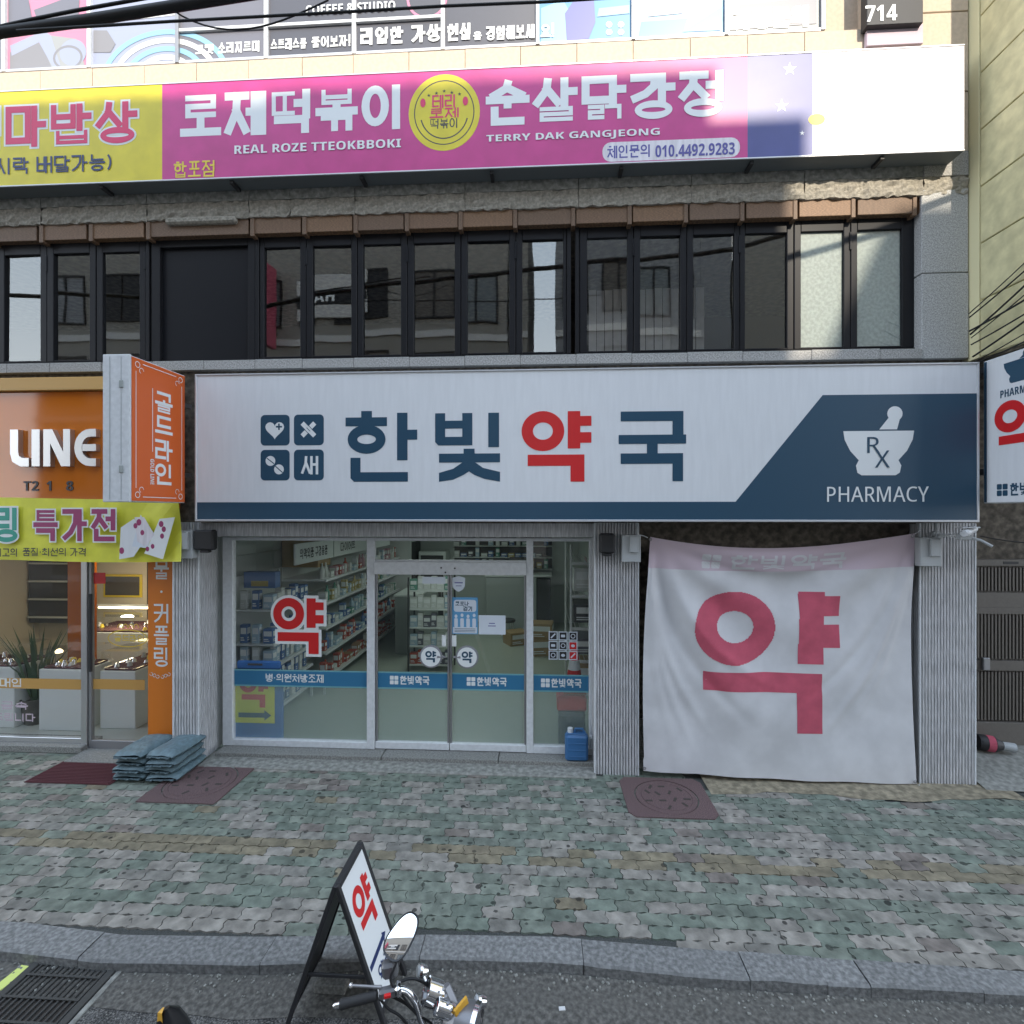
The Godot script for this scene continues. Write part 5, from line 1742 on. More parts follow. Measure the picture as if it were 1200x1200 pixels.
	obj("body", box(mb(), Vector3(0.22, 0.02, -6.6), Vector3(0.54, 0.52, -6.2), 0.03), M.counter_dark, bin)
	obj("rim", box(mb(), Vector3(0.20, 0.52, -6.62), Vector3(0.56, 0.70, -6.26), 0.02), M.red, bin)
	var bot := thing("traffic_cone", "orange-red traffic cone with pale band standing on the waste bin", "cone", Vector3(0.42, 0.70, -6.45))
	var cp := Transform3D(Basis.IDENTITY, Vector3(0.42, 0.702, -6.45))
	obj("foot", box(mb(), Vector3(0.28, 0.702, -6.59), Vector3(0.56, 0.73, -6.31), 0.01), M.product2, bot)
	obj("body", lathe(mb(), [Vector2(0.115, 0.03), Vector2(0.078, 0.28), Vector2(0.0, 0.28)], cp, 18), M.red, bot)
	obj("band", lathe(mb(), [Vector2(0.079, 0.281), Vector2(0.062, 0.40), Vector2(0.0, 0.40)], cp, 18), M.shelf_white, bot)
	obj("tip", lathe(mb(), [Vector2(0.061, 0.401), Vector2(0.035, 0.58), Vector2(0.0, 0.585)], cp, 18), M.red, bot)
	# the blue arrow board leaning inside the left pane
	var ab := thing("arrow_board", "blue sandwich board with yellow arrow panel behind the left pharmacy window", "signboard", Vector3(-3.5, 0.02, -6.35))
	var x0 := X(276, 6.2)
	var x1 := X(332, 6.2)
	var y1 := Y(303, 774, 6.2)
	obj("board", fbox(x0, 0.02, x1, y1 - 0.11, 6.18, 6.22, 0.01), M.board_blue, ab)
	obj("handle_top", fbox(x0 + 0.02, y1 - 0.108, x1 - 0.03, y1, 6.18, 6.22, 0.018), M.board_blue, ab)
	obj("painted_handle_slot", fbox(x0 + 0.17, y1 - 0.055, x0 + 0.36, y1 - 0.03, 6.172, 6.179, 0.003), M.counter_dark, ab)  # dark plate painted for the shade of the hand opening
	f = front(6.176)
	lift = 0.0
	var yl := mb()
	frect(yl, f, X(280, 6.26), Y(303, 844, 6.26), X(326, 6.26), Y(303, 783, 6.26))
	obj("yellow_panel", yl, M.board_yellow, ab)
	var yr := mb()
	big_yak(yr, f, X(285, 6.26), Y(303, 826, 6.26), 0.37, 0.42, 0.0)
	obj("lettering", yr, M.red, ab)
	var ar := mb()
	var ay := Y(303, 835, 6.26)
	frect(ar, f, X(284, 6.26), ay - 0.03, X(314, 6.26), ay + 0.03)
	poly(ar, f, PackedVector2Array([Vector2(X(314, 6.26), ay - 0.065), Vector2(X(322, 6.26), ay), Vector2(X(314, 6.26), ay + 0.065)]))
	obj("arrow", ar, M.navy_text, ab)
func jewel_inside() -> void:
	var xr := X(203, WALL) - 0.03
	obj("shop_floor", fbox(-9.5, -0.02, xr, 0.025, 6.1, 9.4), M.jewel_floor, bld)
	obj("shop_ceiling", fbox(-9.5, 2.74, xr, 2.81, 6.3, 9.4), M.shop_ceiling, bld)
	obj("shop_wall", fbox(-9.5, 0.0, -4.36, 2.81, 9.2, 9.3), M.jewel_wall, bld)
	obj("shop_wall", fbox(-9.6, 0.0, -9.5, 2.81, 6.0, 9.4), M.jewel_wall, bld)
	ceiling_lamp(-6.6, 2.74, -7.7, 1.4, 0.25, 0.9, M.warm_face, "warm ceiling light inside the jewellery shop", Color(1.0, 0.94, 0.8))
	var specs := [[-6.72, -6.08, -6.95, -6.5, 0.84, "white display counter with jewellery on red cloth behind jewellery window"], [-8.6, -7.12, -7.1, -6.55, 0.84, "white display counter at the far left inside the jewellery shop"], [-7.7, -6.3, -8.9, -8.1, 0.95, "white display counter lit by a tube behind the jewellery door"], [-5.95, -5.45, -7.6, -6.6, 0.80, "low white display counter beside the jewellery door inside"]]
	for s in specs:
		var t := thing("display_counter", s[5], "counter", Vector3((s[0] + s[1]) / 2, 0.025, s[3]), "jewellery counters")
		obj("base", box(mb(), Vector3(s[0], 0.025, s[2]), Vector3(s[1], s[4], s[3]), 0.008), M.shelf_white, t)
		obj("cloth", box(mb(), Vector3(s[0] + 0.03, s[4] + 0.001, s[2] + 0.03), Vector3(s[1] - 0.03, s[4] + 0.03, s[3] - 0.03), 0.008), M.maroon_mat, t)
		var gl := mb()
		box(gl, Vector3(s[0] + 0.01, s[4] + 0.03, s[2] + 0.01), Vector3(s[1] - 0.01, s[4] + 0.26, s[3] - 0.01))
		obj("glass_case", gl, M.shop_glass, t)
		for k in 14:
			var st := mb()
			lathe(st, [Vector2(0, 0), Vector2(0.035, 0.0), Vector2(0.02, 0.03 + 0.04 * rng.randf()), Vector2(0.0, 0.05)], Transform3D(Basis.IDENTITY, Vector3(rng.randf_range(s[0] + 0.08, s[1] - 0.08), s[4] + 0.03, rng.randf_range(s[2] + 0.1, s[3] - 0.08))), 7)
			obj("jewel", st, [M.chrome, M.gold_text, M.shelf_white][k % 3], t)
	var tl := thing("tube_light", "lit white tube above the counter behind the jewellery door", "light", Vector3(-7.0, 1.33, -8.3))
	obj("lamp_tube", tube(mb(), [Vector3(-7.5, 1.33, -8.3), Vector3(-6.5, 1.33, -8.3)], 0.02, 8), M.warm_face, tl)
	obj("holder", box(mb(), Vector3(-7.55, 1.353, -8.33), Vector3(-6.45, 1.38, -8.27)), M.shelf_white, tl)
	var om := OmniLight3D.new()
	om.name = "lamp"
	om.light_energy = 0.16
	om.light_size = 0.1
	om.omni_range = 10.0
	om.light_color = Color(1.0, 0.95, 0.82)
	om.shadow_enabled = true
	tl.add_child(om)
	om.position = Vector3(0, -0.08, 0)
	var pic := thing("framed_picture", "framed dark picture on the back wall of the jewellery shop", "picture", Vector3(-7.8, 1.35, -9.2))
	obj("frame", box(mb(), Vector3(-8.2, 1.35, -9.2), Vector3(-7.45, 1.78, -9.17), 0.006), M.gold_text, pic)
	obj("canvas", box(mb(), Vector3(-8.16, 1.39, -9.17), Vector3(-7.49, 1.74, -9.165)), M.pot, pic)
	var cab := thing("glass_cabinet", "dark glazed wall cabinet at the back of the jewellery shop", "cabinet", Vector3(-9.0, 0.9, -9.1))
	obj("body", box(mb(), Vector3(-9.45, 0.9, -9.2), Vector3(-8.35, 2.3, -8.95), 0.01), M.counter_dark, cab)
	for k in 4:
		obj("shelf", box(mb(), Vector3(-9.42, 1.0 + k * 0.33, -8.949), Vector3(-8.38, 1.03 + k * 0.33, -8.9), 0.003), M.shelf_white, cab)
	var pan := thing("brown_panelling", "brown panelling along the back wall of the jewellery shop", "panelling", Vector3(-6.2, 0.025, -9.18))
	for k in 9:
		obj("panel", box(mb(), Vector3(-7.35 + k * 0.33, 0.03, -9.2), Vector3(-7.03 + k * 0.33, 2.6, -9.17), 0.006), M.cardboard if k % 3 else M.pot, pan)
	var lam := thing("counter_lamp", "small lit lamp on the jewellery counter behind the window", "lamp", Vector3(-6.55, 0.87, -6.62))
	obj("stem", tube(mb(), [Vector3(-6.6, 0.87, -6.62), Vector3(-6.6, 1.06, -6.62), Vector3(-6.55, 1.08, -6.6)], 0.008, 6), M.dull_metal, lam)
	obj("bulb", lathe(mb(), [Vector2(0, -0.03), Vector2(0.04, -0.02), Vector2(0.045, 0.0), Vector2(0.02, 0.03), Vector2(0, 0.035)], Transform3D(Basis.IDENTITY, Vector3(-6.53, 1.06, -6.6)), 12), M.warm_face, lam)
	var cur := thing("orange_column", "orange column between window and door inside the jewellery shop", "column", Vector3(-6.92, 0.025, -7.4))
	obj("shaft", box(mb(), Vector3(-7.05, 0.025, -7.5), Vector3(-6.8, 2.74, -7.25), 0.01), M.orange_panel, cur)
	obj("foot", box(mb(), Vector3(-7.08, 0.025, -7.53), Vector3(-6.77, 0.12, -7.22), 0.01), M.steel, cur)
	var pl := thing("potted_plant", "tall potted plant with narrow leaves behind the jewellery window", "plant", Vector3(-7.0, 0.025, -6.75))
	obj("pot", lathe(mb(), [Vector2(0.0, 0.0), Vector2(0.13, 0.0), Vector2(0.18, 0.35), Vector2(0.16, 0.35), Vector2(0.15, 0.31), Vector2(0, 0.31)], Transform3D(Basis.IDENTITY, Vector3(-7.0, 0.025, -6.75)), 16), M.pot, pl)
	for k in 42:
		var an := rng.randf() * TAU
		var len := rng.randf_range(0.6, 1.1)
		var out := rng.randf_range(0.12, 0.5)
		var b := Vector3(-7.0, 0.33, -6.75) + Vector3(cos(an), 0, sin(an)) * 0.06
		var mid := b + Vector3(cos(an) * out * 0.4, len * 0.6, sin(an) * out * 0.4)
		var tip := b + Vector3(cos(an) * out, len, sin(an) * out)
		var sd := Vector3(-sin(an), 0, cos(an)) * 0.022
		var st := mb()
		quad(st, b - sd * 0.4, b + sd * 0.4, mid + sd, mid - sd)
		tri(st, mid - sd, mid + sd, tip)
		obj("leaf", st, M.plant_green, pl)

# ---------------------------------------------------------------- the pharmacy's sign box
func pharmacy_sign() -> void:
	var d := 5.45
	var t := thing("pharmacy_sign", "long white and navy pharmacy sign box over the shop front, red and navy lettering", "sign", Vector3(X(690, d), K(-11, d), -d))
	var x0 := X(229, d)
	var x1 := X(1147, d)
	var y0 := K(-11.3, d)
	var y1 := K(167.2, d)
	obj("box", fbox(x0, y0, x1, y1, d + 0.012, 5.78, 0.004), M.sign_edge, t)
	var rim := mb()
	box(rim, Vector3(x0, y0, -d - 0.012), Vector3(x1, y0 + 0.022, -d + 0.012), 0.003)
	box(rim, Vector3(x0, y1 - 0.016, -d - 0.012), Vector3(x1, y1, -d + 0.012), 0.003)
	box(rim, Vector3(x0, y0 + 0.022, -d - 0.012), Vector3(x0 + 0.02, y1 - 0.016, -d + 0.012), 0.003)
	box(rim, Vector3(x1 - 0.02, y0 + 0.022, -d - 0.012), Vector3(x1, y1 - 0.016, -d + 0.012), 0.003)
	obj("rim", rim, M.sign_edge, t)
	obj("face", fbox(x0 + 0.02, y0 + 0.022, x1 - 0.02, y1 - 0.016, d, d + 0.011), M.sign_white, t)
	var f := front(d)
	lift = 0.001
	var nv := mb()
	frect(nv, f, x0 + 0.021, y0 + 0.022, x1 - 0.021, K(11.8, d))
	poly(nv, f, PackedVector2Array([Vector2(X(862, d), K(11.8, d)), Vector2(x1 - 0.021, K(11.8, d)), Vector2(x1 - 0.021, Y(1145, 461, d)), Vector2(X(964, d), Y(964, 463, d))]))
	obj("navy_field", nv, M.navy, t)
	# four pictogram tiles
	var lg := mb()
	var wt := mb()
	var sx := [[305.5, 339.5], [344.5, 379.5]]
	var sy := [[486.0, 522.0], [527.0, 563.0]]
	for i in 2:
		for j in 2:
			lg = mb()
			frect(lg, f, X(sx[i][0], d), Y(342, sy[j][1], d), X(sx[i][1], d), Y(342, sy[j][0], d), 0.045)
			obj("pictogram_tile", lg, M.navy_text, t)
	var P := func(px: float, py: float) -> Vector2: return Vector2(X(px, d), Y(342, py, d))
	var heart := PackedVector2Array()
	for k in 28:
		var a := TAU * k / 28
		heart.append(P.call(322, 503) + Vector2(16 * pow(sin(a), 3), 13 * cos(a) - 5 * cos(2 * a) - 2 * cos(3 * a) - cos(4 * a)) * 0.0066)
	poly(wt, f, heart)
	obj("pictogram", wt, M.white_print, t)
	wt = mb()
	for s in [1.0, -1.0]:
		var c: Vector2 = P.call(361.5, 503.5)
		line(wt, f, [c + Vector2(-0.07 * s, 0.07), c + Vector2(0.07 * s, -0.07)], 0.05, false)
	obj("pictogram", wt, M.white_print, t)
	for q in [[317.0, 540.0], [327.0, 550.0]]:
		wt = mb()
		disc(wt, f, P.call(q[0], q[1]), 0.055, -1, 20)
		obj("pictogram", wt, M.white_print, t)
	wt = mb()
	syllable(wt, f, "새".unicode_at(0), X(353, d), Y(361, 556, d), X(373, d) - X(353, d), 0.2, 0.028, 0.0)
	obj("pictogram", wt, M.white_print, t)
	var cut := mb()
	var hp: Vector2 = P.call(327, 500)
	frect(cut, f, hp.x - 0.035, hp.y - 0.009, hp.x + 0.035, hp.y + 0.009)
	frect(cut, f, hp.x - 0.009, hp.y - 0.035, hp.x + 0.009, hp.y + 0.035)
	for q in [[317.0, 540.0], [327.0, 550.0]]:
		var c: Vector2 = P.call(q[0], q[1])
		line(cut, f, [c + Vector2(-0.04, -0.035 if q[0] < 320 else 0.035) , c + Vector2(0.04, 0.035 if q[0] < 320 else -0.035)] if q[0] > 320 else [c + Vector2(-0.04, 0.03), c + Vector2(0.04, -0.03)], 0.011, false)
	var bc: Vector2 = P.call(361.5, 503.5)
	for k in 3:
		line(cut, f, [bc + Vector2(0.022 * (k - 1) - 0.02, 0.022 * (k - 1) + 0.02), bc + Vector2(0.022 * (k - 1) + 0.02, 0.022 * (k - 1) - 0.02)], 0.007, false)
	obj("pictogram_detail", cut, M.navy_text, t)
	# the name, drawn stroke by stroke
	var y := func(px: float, py: float) -> float: return Y(px, py, d)
	var n := mb()
	han(n, f, X(405, d), y.call(447, 564.5), X(489, d) - X(405, d), y.call(447, 481.5) - y.call(447, 564.5))
	obj("letter", n, M.navy_text, t)
	n = mb()
	bit(n, f, X(510, d), y.call(549, 564.5), X(586, d) - X(510, d), y.call(549, 484) - y.call(549, 564.5))
	obj("letter", n, M.navy_text, t)
	n = mb()
	big_yak(n, f, X(612, d), y.call(652, 564.5), X(693, d) - X(612, d), y.call(652, 482) - y.call(652, 564.5), 0.0)
	obj("letter", n, M.red, t).set_meta("label", "red letter of the navy shop name")
	n = mb()
	guk(n, f, X(725, d), y.call(764, 564), X(804, d) - X(725, d), y.call(764, 482) - y.call(764, 564))
	obj("letter", n, M.navy_text, t)
	# mortar and pestle
	var m := mb()
	mortar(m, f, X(988, d), X(1071, d), y.call(1030, 557), y.call(1030, 505), y.call(1045, 477))
	latin(m, f, "PHARMACY", X(969, d), y.call(1028, 588), X(1088, d) - X(969, d), 0.155, false, 0.002)
	obj("mortar_emblem", m, M.white_print, t)
	var rx := mb()
	lift += 0.001
	latin(rx, f, "R", X(1016, d), y.call(1022, 531), 0.125, 0.165, false, 0.002)
	latin(rx, f, "X", X(1025, d), y.call(1030, 548), 0.145, 0.175, false, 0.002)
	obj("emblem_letters", rx, M.navy_text, t)
func fill(st: SurfaceTool, f: Transform3D, x: float, y: float, w: float, h: float, pts: Array) -> void:   # a polygon in a unit box, y down
	var p := PackedVector2Array()
	for i in range(0, pts.size(), 2):
		p.append(Vector2(x + w * pts[i], y + h * (1 - pts[i + 1])))
	poly(st, f, p)
func han(st: SurfaceTool, f: Transform3D, x: float, y: float, w: float, h: float) -> void:
	fill(st, f, x, y, w, h, [0.22, 0.0, 0.37, 0.0, 0.37, 0.09, 0.58, 0.09, 0.58, 0.215, 0.0, 0.215, 0.0, 0.09, 0.22, 0.09])
	ring(st, f, Vector2(x + w * 0.295, y + h * 0.60), w * 0.265, h * 0.205, w * 0.135)
	fill(st, f, x, y, w, h, [0.72, 0.03, 0.865, 0.03, 0.865, 0.27, 1.0, 0.27, 1.0, 0.41, 0.865, 0.41, 0.865, 0.70, 0.72, 0.70])
	fill(st, f, x, y, w, h, [0.07, 0.66, 0.21, 0.66, 0.21, 0.865, 0.87, 0.865, 0.87, 1.0, 0.12, 1.0, 0.07, 0.95])
func bit(st: SurfaceTool, f: Transform3D, x: float, y: float, w: float, h: float) -> void:
	fill(st, f, x, y, w, h, [0.0, 0.0, 0.155, 0.0, 0.155, 0.11, 0.42, 0.11, 0.42, 0.0, 0.575, 0.0, 0.575, 0.47, 0.05, 0.47, 0.0, 0.42, 0.0, 0.40, 0.155, 0.345, 0.42, 0.345, 0.42, 0.225, 0.155, 0.225, 0.155, 0.345, 0.0, 0.40])
	fill(st, f, x, y, w, h, [0.82, 0.0, 0.985, 0.0, 0.985, 0.50, 0.82, 0.50])
	fill(st, f, x, y, w, h, [0.44, 0.52, 0.61, 0.52, 0.61, 0.59, 1.0, 0.59, 1.0, 0.72, 0.62, 0.72, 0.74, 0.80, 1.0, 0.86, 1.0, 1.0, 0.76, 0.96, 0.60, 0.90, 0.525, 0.85, 0.44, 0.90, 0.28, 0.97, 0.06, 1.0, 0.06, 0.87, 0.28, 0.81, 0.42, 0.72, 0.06, 0.72, 0.06, 0.59, 0.44, 0.59])
func guk(st: SurfaceTool, f: Transform3D, x: float, y: float, w: float, h: float) -> void:
	fill(st, f, x, y, w, h, [0.03, 0.0, 0.96, 0.0, 0.96, 0.335, 1.0, 0.335, 1.0, 0.465, 0.58, 0.465, 0.58, 0.60, 0.955, 0.60, 0.955, 1.0, 0.80, 1.0, 0.80, 0.75, 0.03, 0.75, 0.03, 0.60, 0.42, 0.60, 0.42, 0.465, 0.0, 0.465, 0.0, 0.335, 0.80, 0.335, 0.80, 0.14, 0.03, 0.14])
func mortar(st: SurfaceTool, f: Transform3D, x0: float, x1: float, y0: float, y1: float, ytop: float) -> void:
	var w := x1 - x0
	var h := y1 - y0
	var p := PackedVector2Array([Vector2(x0, y1), Vector2(x0 + w * 0.02, y1 - h * 0.2), Vector2(x0 + w * 0.1, y1 - h * 0.45), Vector2(x0 + w * 0.22, y1 - h * 0.66), Vector2(x0 + w * 0.18, y1 - h * 0.78), Vector2(x0 + w * 0.2, y1 - h * 0.94), Vector2(x0 + w * 0.26, y0), Vector2(x0 + w * 0.74, y0), Vector2(x0 + w * 0.8, y1 - h * 0.94), Vector2(x0 + w * 0.82, y1 - h * 0.78), Vector2(x0 + w * 0.78, y1 - h * 0.66), Vector2(x0 + w * 0.9, y1 - h * 0.45), Vector2(x0 + w * 0.98, y1 - h * 0.2), Vector2(x1, y1)])
	poly(st, f, p)
	var hh := ytop - y1
	poly(st, f, PackedVector2Array([Vector2(x0 + w * 0.51, y1 + hh * 0.06), Vector2(x0 + w * 0.76, y1 + hh * 0.06), Vector2(x0 + w * 0.80, y1 + hh * 0.5), Vector2(x0 + w * 0.66, y1 + hh * 0.62)]))
	disc(st, f, Vector2(x0 + w * 0.73, y1 + hh * 0.72), w * 0.108, -1, 22)

# ---------------------------------------------------------------- the long food sign of the floor above
func food_sign() -> void:
	var d := 5.57
	var t := thing("restaurant_sign", "long yellow, magenta and white restaurant sign box above the folding windows", "sign", Vector3(X(560, d), K(404, d), -d))
	var xl := X(-260, d)
	var x1 := X(1130, d)
	var y0 := K(404, d)
	var y1 := K(523, d)
	obj("box", fbox(xl, y0, x1, y1, d + 0.01, 5.79, 0.004), M.under_grey, t)
	for e in [["yellow", -260.0, 190.0], ["magenta", 190.0, 876.0], ["dark_blue", 876.0, 952.0], ["lilac_white", 952.0, 1130.0]]:
		obj("panel", fbox(X(e[1], d), y0 + 0.012, X(e[2], d), y1 - 0.012, d, d + 0.009), M[e[0]], t)
	var rim := mb()
	box(rim, Vector3(xl, y0, -d - 0.009), Vector3(x1, y0 + 0.012, -d + 0.006))
	box(rim, Vector3(xl, y1 - 0.012, -d - 0.009), Vector3(x1, y1, -d + 0.006))
	obj("rim", rim, M.sign_edge, t)
	for k in 7:
		obj("bracket", fbox(X(125 + k * 150, 5.7), y0 - 0.035, X(129 + k * 150, 5.7), y0, 5.6, 5.76), M.box_black, t)
	var f := front(d)
	lift = 0.001
	var ya := func(px: float, k: float) -> float: return K(k, d)
	var w := mb()
	hangul(w, f, "로제떡볶이", X(209, d), K(455, d), X(476, d) - X(209, d), K(508, d) - K(455, d), 0.185, 0.0, 0.08)
	hangul(w, f, "순살닭강정", X(567, d), K(454, d), X(852, d) - X(567, d), K(507, d) - K(454, d), 0.175, 0.0, 0.08)
	latin(w, f, "REAL ROZE TTEOKBBOKI", X(275, d), K(433, d), X(470, d) - X(275, d), 0.095, true, 0.002)
	latin(w, f, "TERRY DAK GANGJEONG", X(570, d), K(433, d), X(773, d) - X(570, d), 0.095, true, 0.002)
	obj("lettering", w, M.white_print, t)
	lift = 0.001
	var pill := mb()
	frect(pill, f, X(706, d), Y(786, 187, d), X(867, d), Y(786, 164, d), 0.09)
	obj("pill_field", pill, M.lilac_white, t)
	var pt := mb()
	hangul(pt, f, "체인문의", X(711, d), Y(736, 185, d), X(763, d) - X(711, d), 0.135, 0.12)
	latin(pt, f, "010.4492.9283", X(768, d), Y(814, 183, d), X(861, d) - X(768, d), 0.13, true, 0.002)
	obj("lettering", pt, M.violet_text, t)
	var gd := mb()
	hangul(gd, f, "합포점", X(203, d), Y(228, 208, d), X(253, d) - X(203, d), 0.185, 0.11)
	obj("lettering", gd, M.gold_text, t)
	# yellow end
	lift = 0.001
	var hal := mb()
	hangul(hal, f, "엄마밥상", X(-48, d), K(452, d), X(164, d) - X(-48, d), K(503, d) - K(452, d), 0.155, 0.022, 0.1)
	obj("lettering_outline", hal, M.white_print, t)
	lift += 0.001
	var pk := mb()
	hangul(pk, f, "엄마밥상", X(-48, d), K(452, d), X(164, d) - X(-48, d), K(503, d) - K(452, d), 0.155, 0.0, 0.1)
	obj("lettering", pk, M.pink_text, t)
	var bl := mb()
	hangul(bl, f, "도시락 배달가능)", X(-26, d), K(419, d), X(132, d) - X(-26, d), 0.19, 0.12)
	obj("lettering", bl, M.deep_blue_text, t)
	# the round emblem
	lift = 0.001
	var c := Vector2(X(520.5, d), Y(520, 132, d))
	var em := mb()
	disc(em, f, c, 0.395, 0.42, 48)
	obj("round_emblem", em, M.yellow, t)
	var ed := mb()
	ring(ed, f, c, 0.335, 0.355, 0.012, 0, TAU, 48)
	ring(ed, f, c + Vector2(0, 0.0), 0.27, 0.29, 0.014, PI + 0.25, TAU - 0.25, 24)
	hangul(ed, f, "떡볶이", c.x - 0.16, c.y - 0.175, 0.32, 0.11, 0.12)
	for k in 5:
		star(ed, f, c + Vector2(-0.17 + 0.085 * k, 0.235 - 0.02 * absf(k - 2)), 0.022)
	obj("emblem_print", ed, M.pot, t)
	var er := mb()
	hangul(er, f, "테리", c.x - 0.14, c.y + 0.05, 0.28, 0.145, 0.13)
	hangul(er, f, "로제", c.x - 0.17, c.y - 0.06, 0.34, 0.11, 0.16)
	for s in [-1.0, 1.0]:
		disc(er, f, c + Vector2(0.235 * s, 0.115), 0.03, 0.05, 12)
	obj("emblem_print", er, M.pink_text, t)
	lift = 0.001
	var ss := mb()
	star(ss, f, Vector2(X(925.5, d), Y(925, 81, d)), 0.075)
	star(ss, f, Vector2(X(916, d), Y(916, 124, d)), 0.075)
	star(ss, f, Vector2(X(940, d), Y(940, 156, d)), 0.028)
	obj("star_print", ss, M.white_print, t)
	var mo := mb()
	disc(mo, f, Vector2(X(957, d), Y(957, 140, d)), 0.085, 0.06, 20)
	obj("star_print", mo, M.gold_text, t)
	# the sign at the top right, its panel darkened for the shade there
	var u := thing("number_sign", "sign with the number 714, panel coloured dark for shade, top right of the facade", "sign", Vector3(X(1050, 5.7), K(550, 5.7), -5.7))
	obj("panel", fbox(X(1016, 5.68), Y(1050, 28, 5.68), X(1082, 5.68), Y(1050, -60, 5.68), 5.68, 5.79, 0.005), M.box_black, u)
	obj("lower_panel", fbox(X(1016, 5.74), Y(1050, 52, 5.74), X(1082, 5.74), Y(1050, 29, 5.74), 5.74, 5.79, 0.004), M.cloth_pink, u)
	lift = 0.0
	var nl := mb()
	latin(nl, front(5.679), "714", X(1014, 5.68), Y(1032, 25, 5.68), X(1051, 5.68) - X(1014, 5.68), 0.17, true, 0.004)
	obj("lettering", nl, M.white_print, u)
func star(st: SurfaceTool, f: Transform3D, c: Vector2, r: float) -> void:
	var p := PackedVector2Array()
	for k in 10:
		var a := PI / 2 + TAU * k / 10
		p.append(c + Vector2(cos(a), sin(a)) * (r if k % 2 == 0 else r * 0.38))
	poly(st, f, p)

# ---------------------------------------------------------------- the jewellery shop's signs and the hanging pharmacy sign
func other_signs() -> void:
	# the orange fascia with the raised letters
	var d := 5.76
	var t := thing("jewellery_fascia_sign", "glossy orange fascia sign with raised silver LINE letters above the jewellery shop", "sign", Vector3(X(50, d), K(20, d), -d))
	var x1 := X(208, d)
	obj("panel", fbox(-9.0, K(5, d), x1, K(148.5, d), d, d + 0.05, 0.004), M.orange_panel, t)
	obj("top_beam", fbox(-9.0, K(149, d), x1, K(165, d), d - 0.06, d + 0.05, 0.006), M.ochre, t)
	var f := front(d)
	lift = 0.001
	var yb0 := Y(60, 547, d)
	var hh := Y(60, 504, d) - yb0
	var tk := 0.1
	var L := func(px: float) -> float: return X(px + 5.5, d)
	var st := mb()
	raised_line(st, f, [Vector2(L.call(17), yb0 + hh), Vector2(L.call(17), yb0 + 0.16), Vector2(L.call(17) + 0.02, yb0 + 0.09), Vector2(L.call(17) + 0.09, yb0 + tk / 2), Vector2(L.call(34), yb0 + tk / 2)], tk, 0.06)
	obj("raised_letter", st, M.steel, t)
	st = mb()
	raised_line(st, f, [Vector2(L.call(42), yb0 + hh), Vector2(L.call(42), yb0)], tk, 0.06)
	obj("raised_letter", st, M.steel, t)
	st = mb()
	var n0: float = L.call(51)
	var n1: float = L.call(82)
	raised(st, f, PackedVector2Array([Vector2(n0, yb0), Vector2(n0 + 0.085, yb0), Vector2(n0 + 0.085, yb0 + hh * 0.62), Vector2(n1 - 0.11, yb0), Vector2(n1, yb0), Vector2(n1, yb0 + hh), Vector2(n1 - 0.085, yb0 + hh), Vector2(n1 - 0.085, yb0 + hh * 0.38), Vector2(n0 + 0.11, yb0 + hh), Vector2(n0, yb0 + hh)]), 0.06)
	obj("raised_letter", st, M.steel, t)
	st = mb()
	var e0: float = L.call(112)
	var ep := [Vector2(e0, yb0 + hh - 0.045)]
	for k in 13:
		var an := PI / 2 + PI * k / 12
		ep.append(Vector2(e0 - 0.07 + cos(an) * 0.15, yb0 + hh / 2 + sin(an) * (hh / 2 - 0.045)))
	ep.append(Vector2(e0, yb0 + 0.045))
	raised_line(st, f, ep, 0.09, 0.06)
	raised_line(st, f, [Vector2(e0 - 0.17, yb0 + hh / 2), Vector2(e0, yb0 + hh / 2)], 0.08, 0.058)
	obj("raised_letter", st, M.steel, t)
	var l2 := mb()
	latin(l2, f, "GOLD", X(-116, d), yb0, X(-7, d) - X(-116, d), hh, true, 0.05)
	obj("raised_lettering", l2, M.steel, t)
	lift = 0.001
	var n := mb()
	latin(n, f, "T2", X(28, d), Y(38, 575, d), 0.19, 0.115, true, 0.006)
	latin(n, f, "1", X(55, d), Y(58, 575, d), 0.06, 0.115, true, 0.006)
	latin(n, f, "8", X(78, d), Y(82, 575, d), 0.09, 0.115, true, 0.006)
	obj("small_lettering", n, M.black_text, t)
	# the sign box standing out from the wall
	var b := thing("jewellery_projecting_sign", "orange projecting sign box with white end, lettered top to bottom", "sign", Vector3(-4.09, 3.05, -5.1))
	var sx := -3.957
	var y0 := 3.05
	var y1 := 4.47
	obj("box", box(mb(), Vector3(sx - 0.27, y0, -5.5), Vector3(sx - 0.006, y1, -4.75), 0.006), M.white_frame, b)
	obj("end_cap", box(mb(), Vector3(sx - 0.272, y0 - 0.004, -4.748), Vector3(sx + 0.002, y1 + 0.004, -4.72), 0.006), M.white_frame, b)
	obj("end_groove", box(mb(), Vector3(sx - 0.20, y0 + 0.02, -4.722), Vector3(sx - 0.194, y1 - 0.02, -4.717)), M.box_grey, b)
	obj("end_groove", box(mb(), Vector3(sx - 0.085, y0 + 0.02, -4.722), Vector3(sx - 0.079, y1 - 0.02, -4.717)), M.box_grey, b)
	for q in [0.28, 1.10]:
		obj("latch", box(mb(), Vector3(sx - 0.1, y0 + q, -4.72), Vector3(sx - 0.06, y0 + q + 0.07, -4.71), 0.004), M.counter_grey, b)
	obj("face", box(mb(), Vector3(sx - 0.006, y0 + 0.01, -5.49), Vector3(sx, y1 - 0.01, -4.75)), M.orange_sign, b)
	for q in [0.3, 1.1]:
		obj("bracket", box(mb(), Vector3(sx - 0.17, y0 + q, -5.76), Vector3(sx - 0.11, y0 + q + 0.05, -5.5)), M.dull_metal, b)
	var sf := sheet(Vector3(sx + 0.0005, 0, -4.75), Vector3.FORWARD, Vector3.UP)
	lift = 0.0
	var tx := mb()
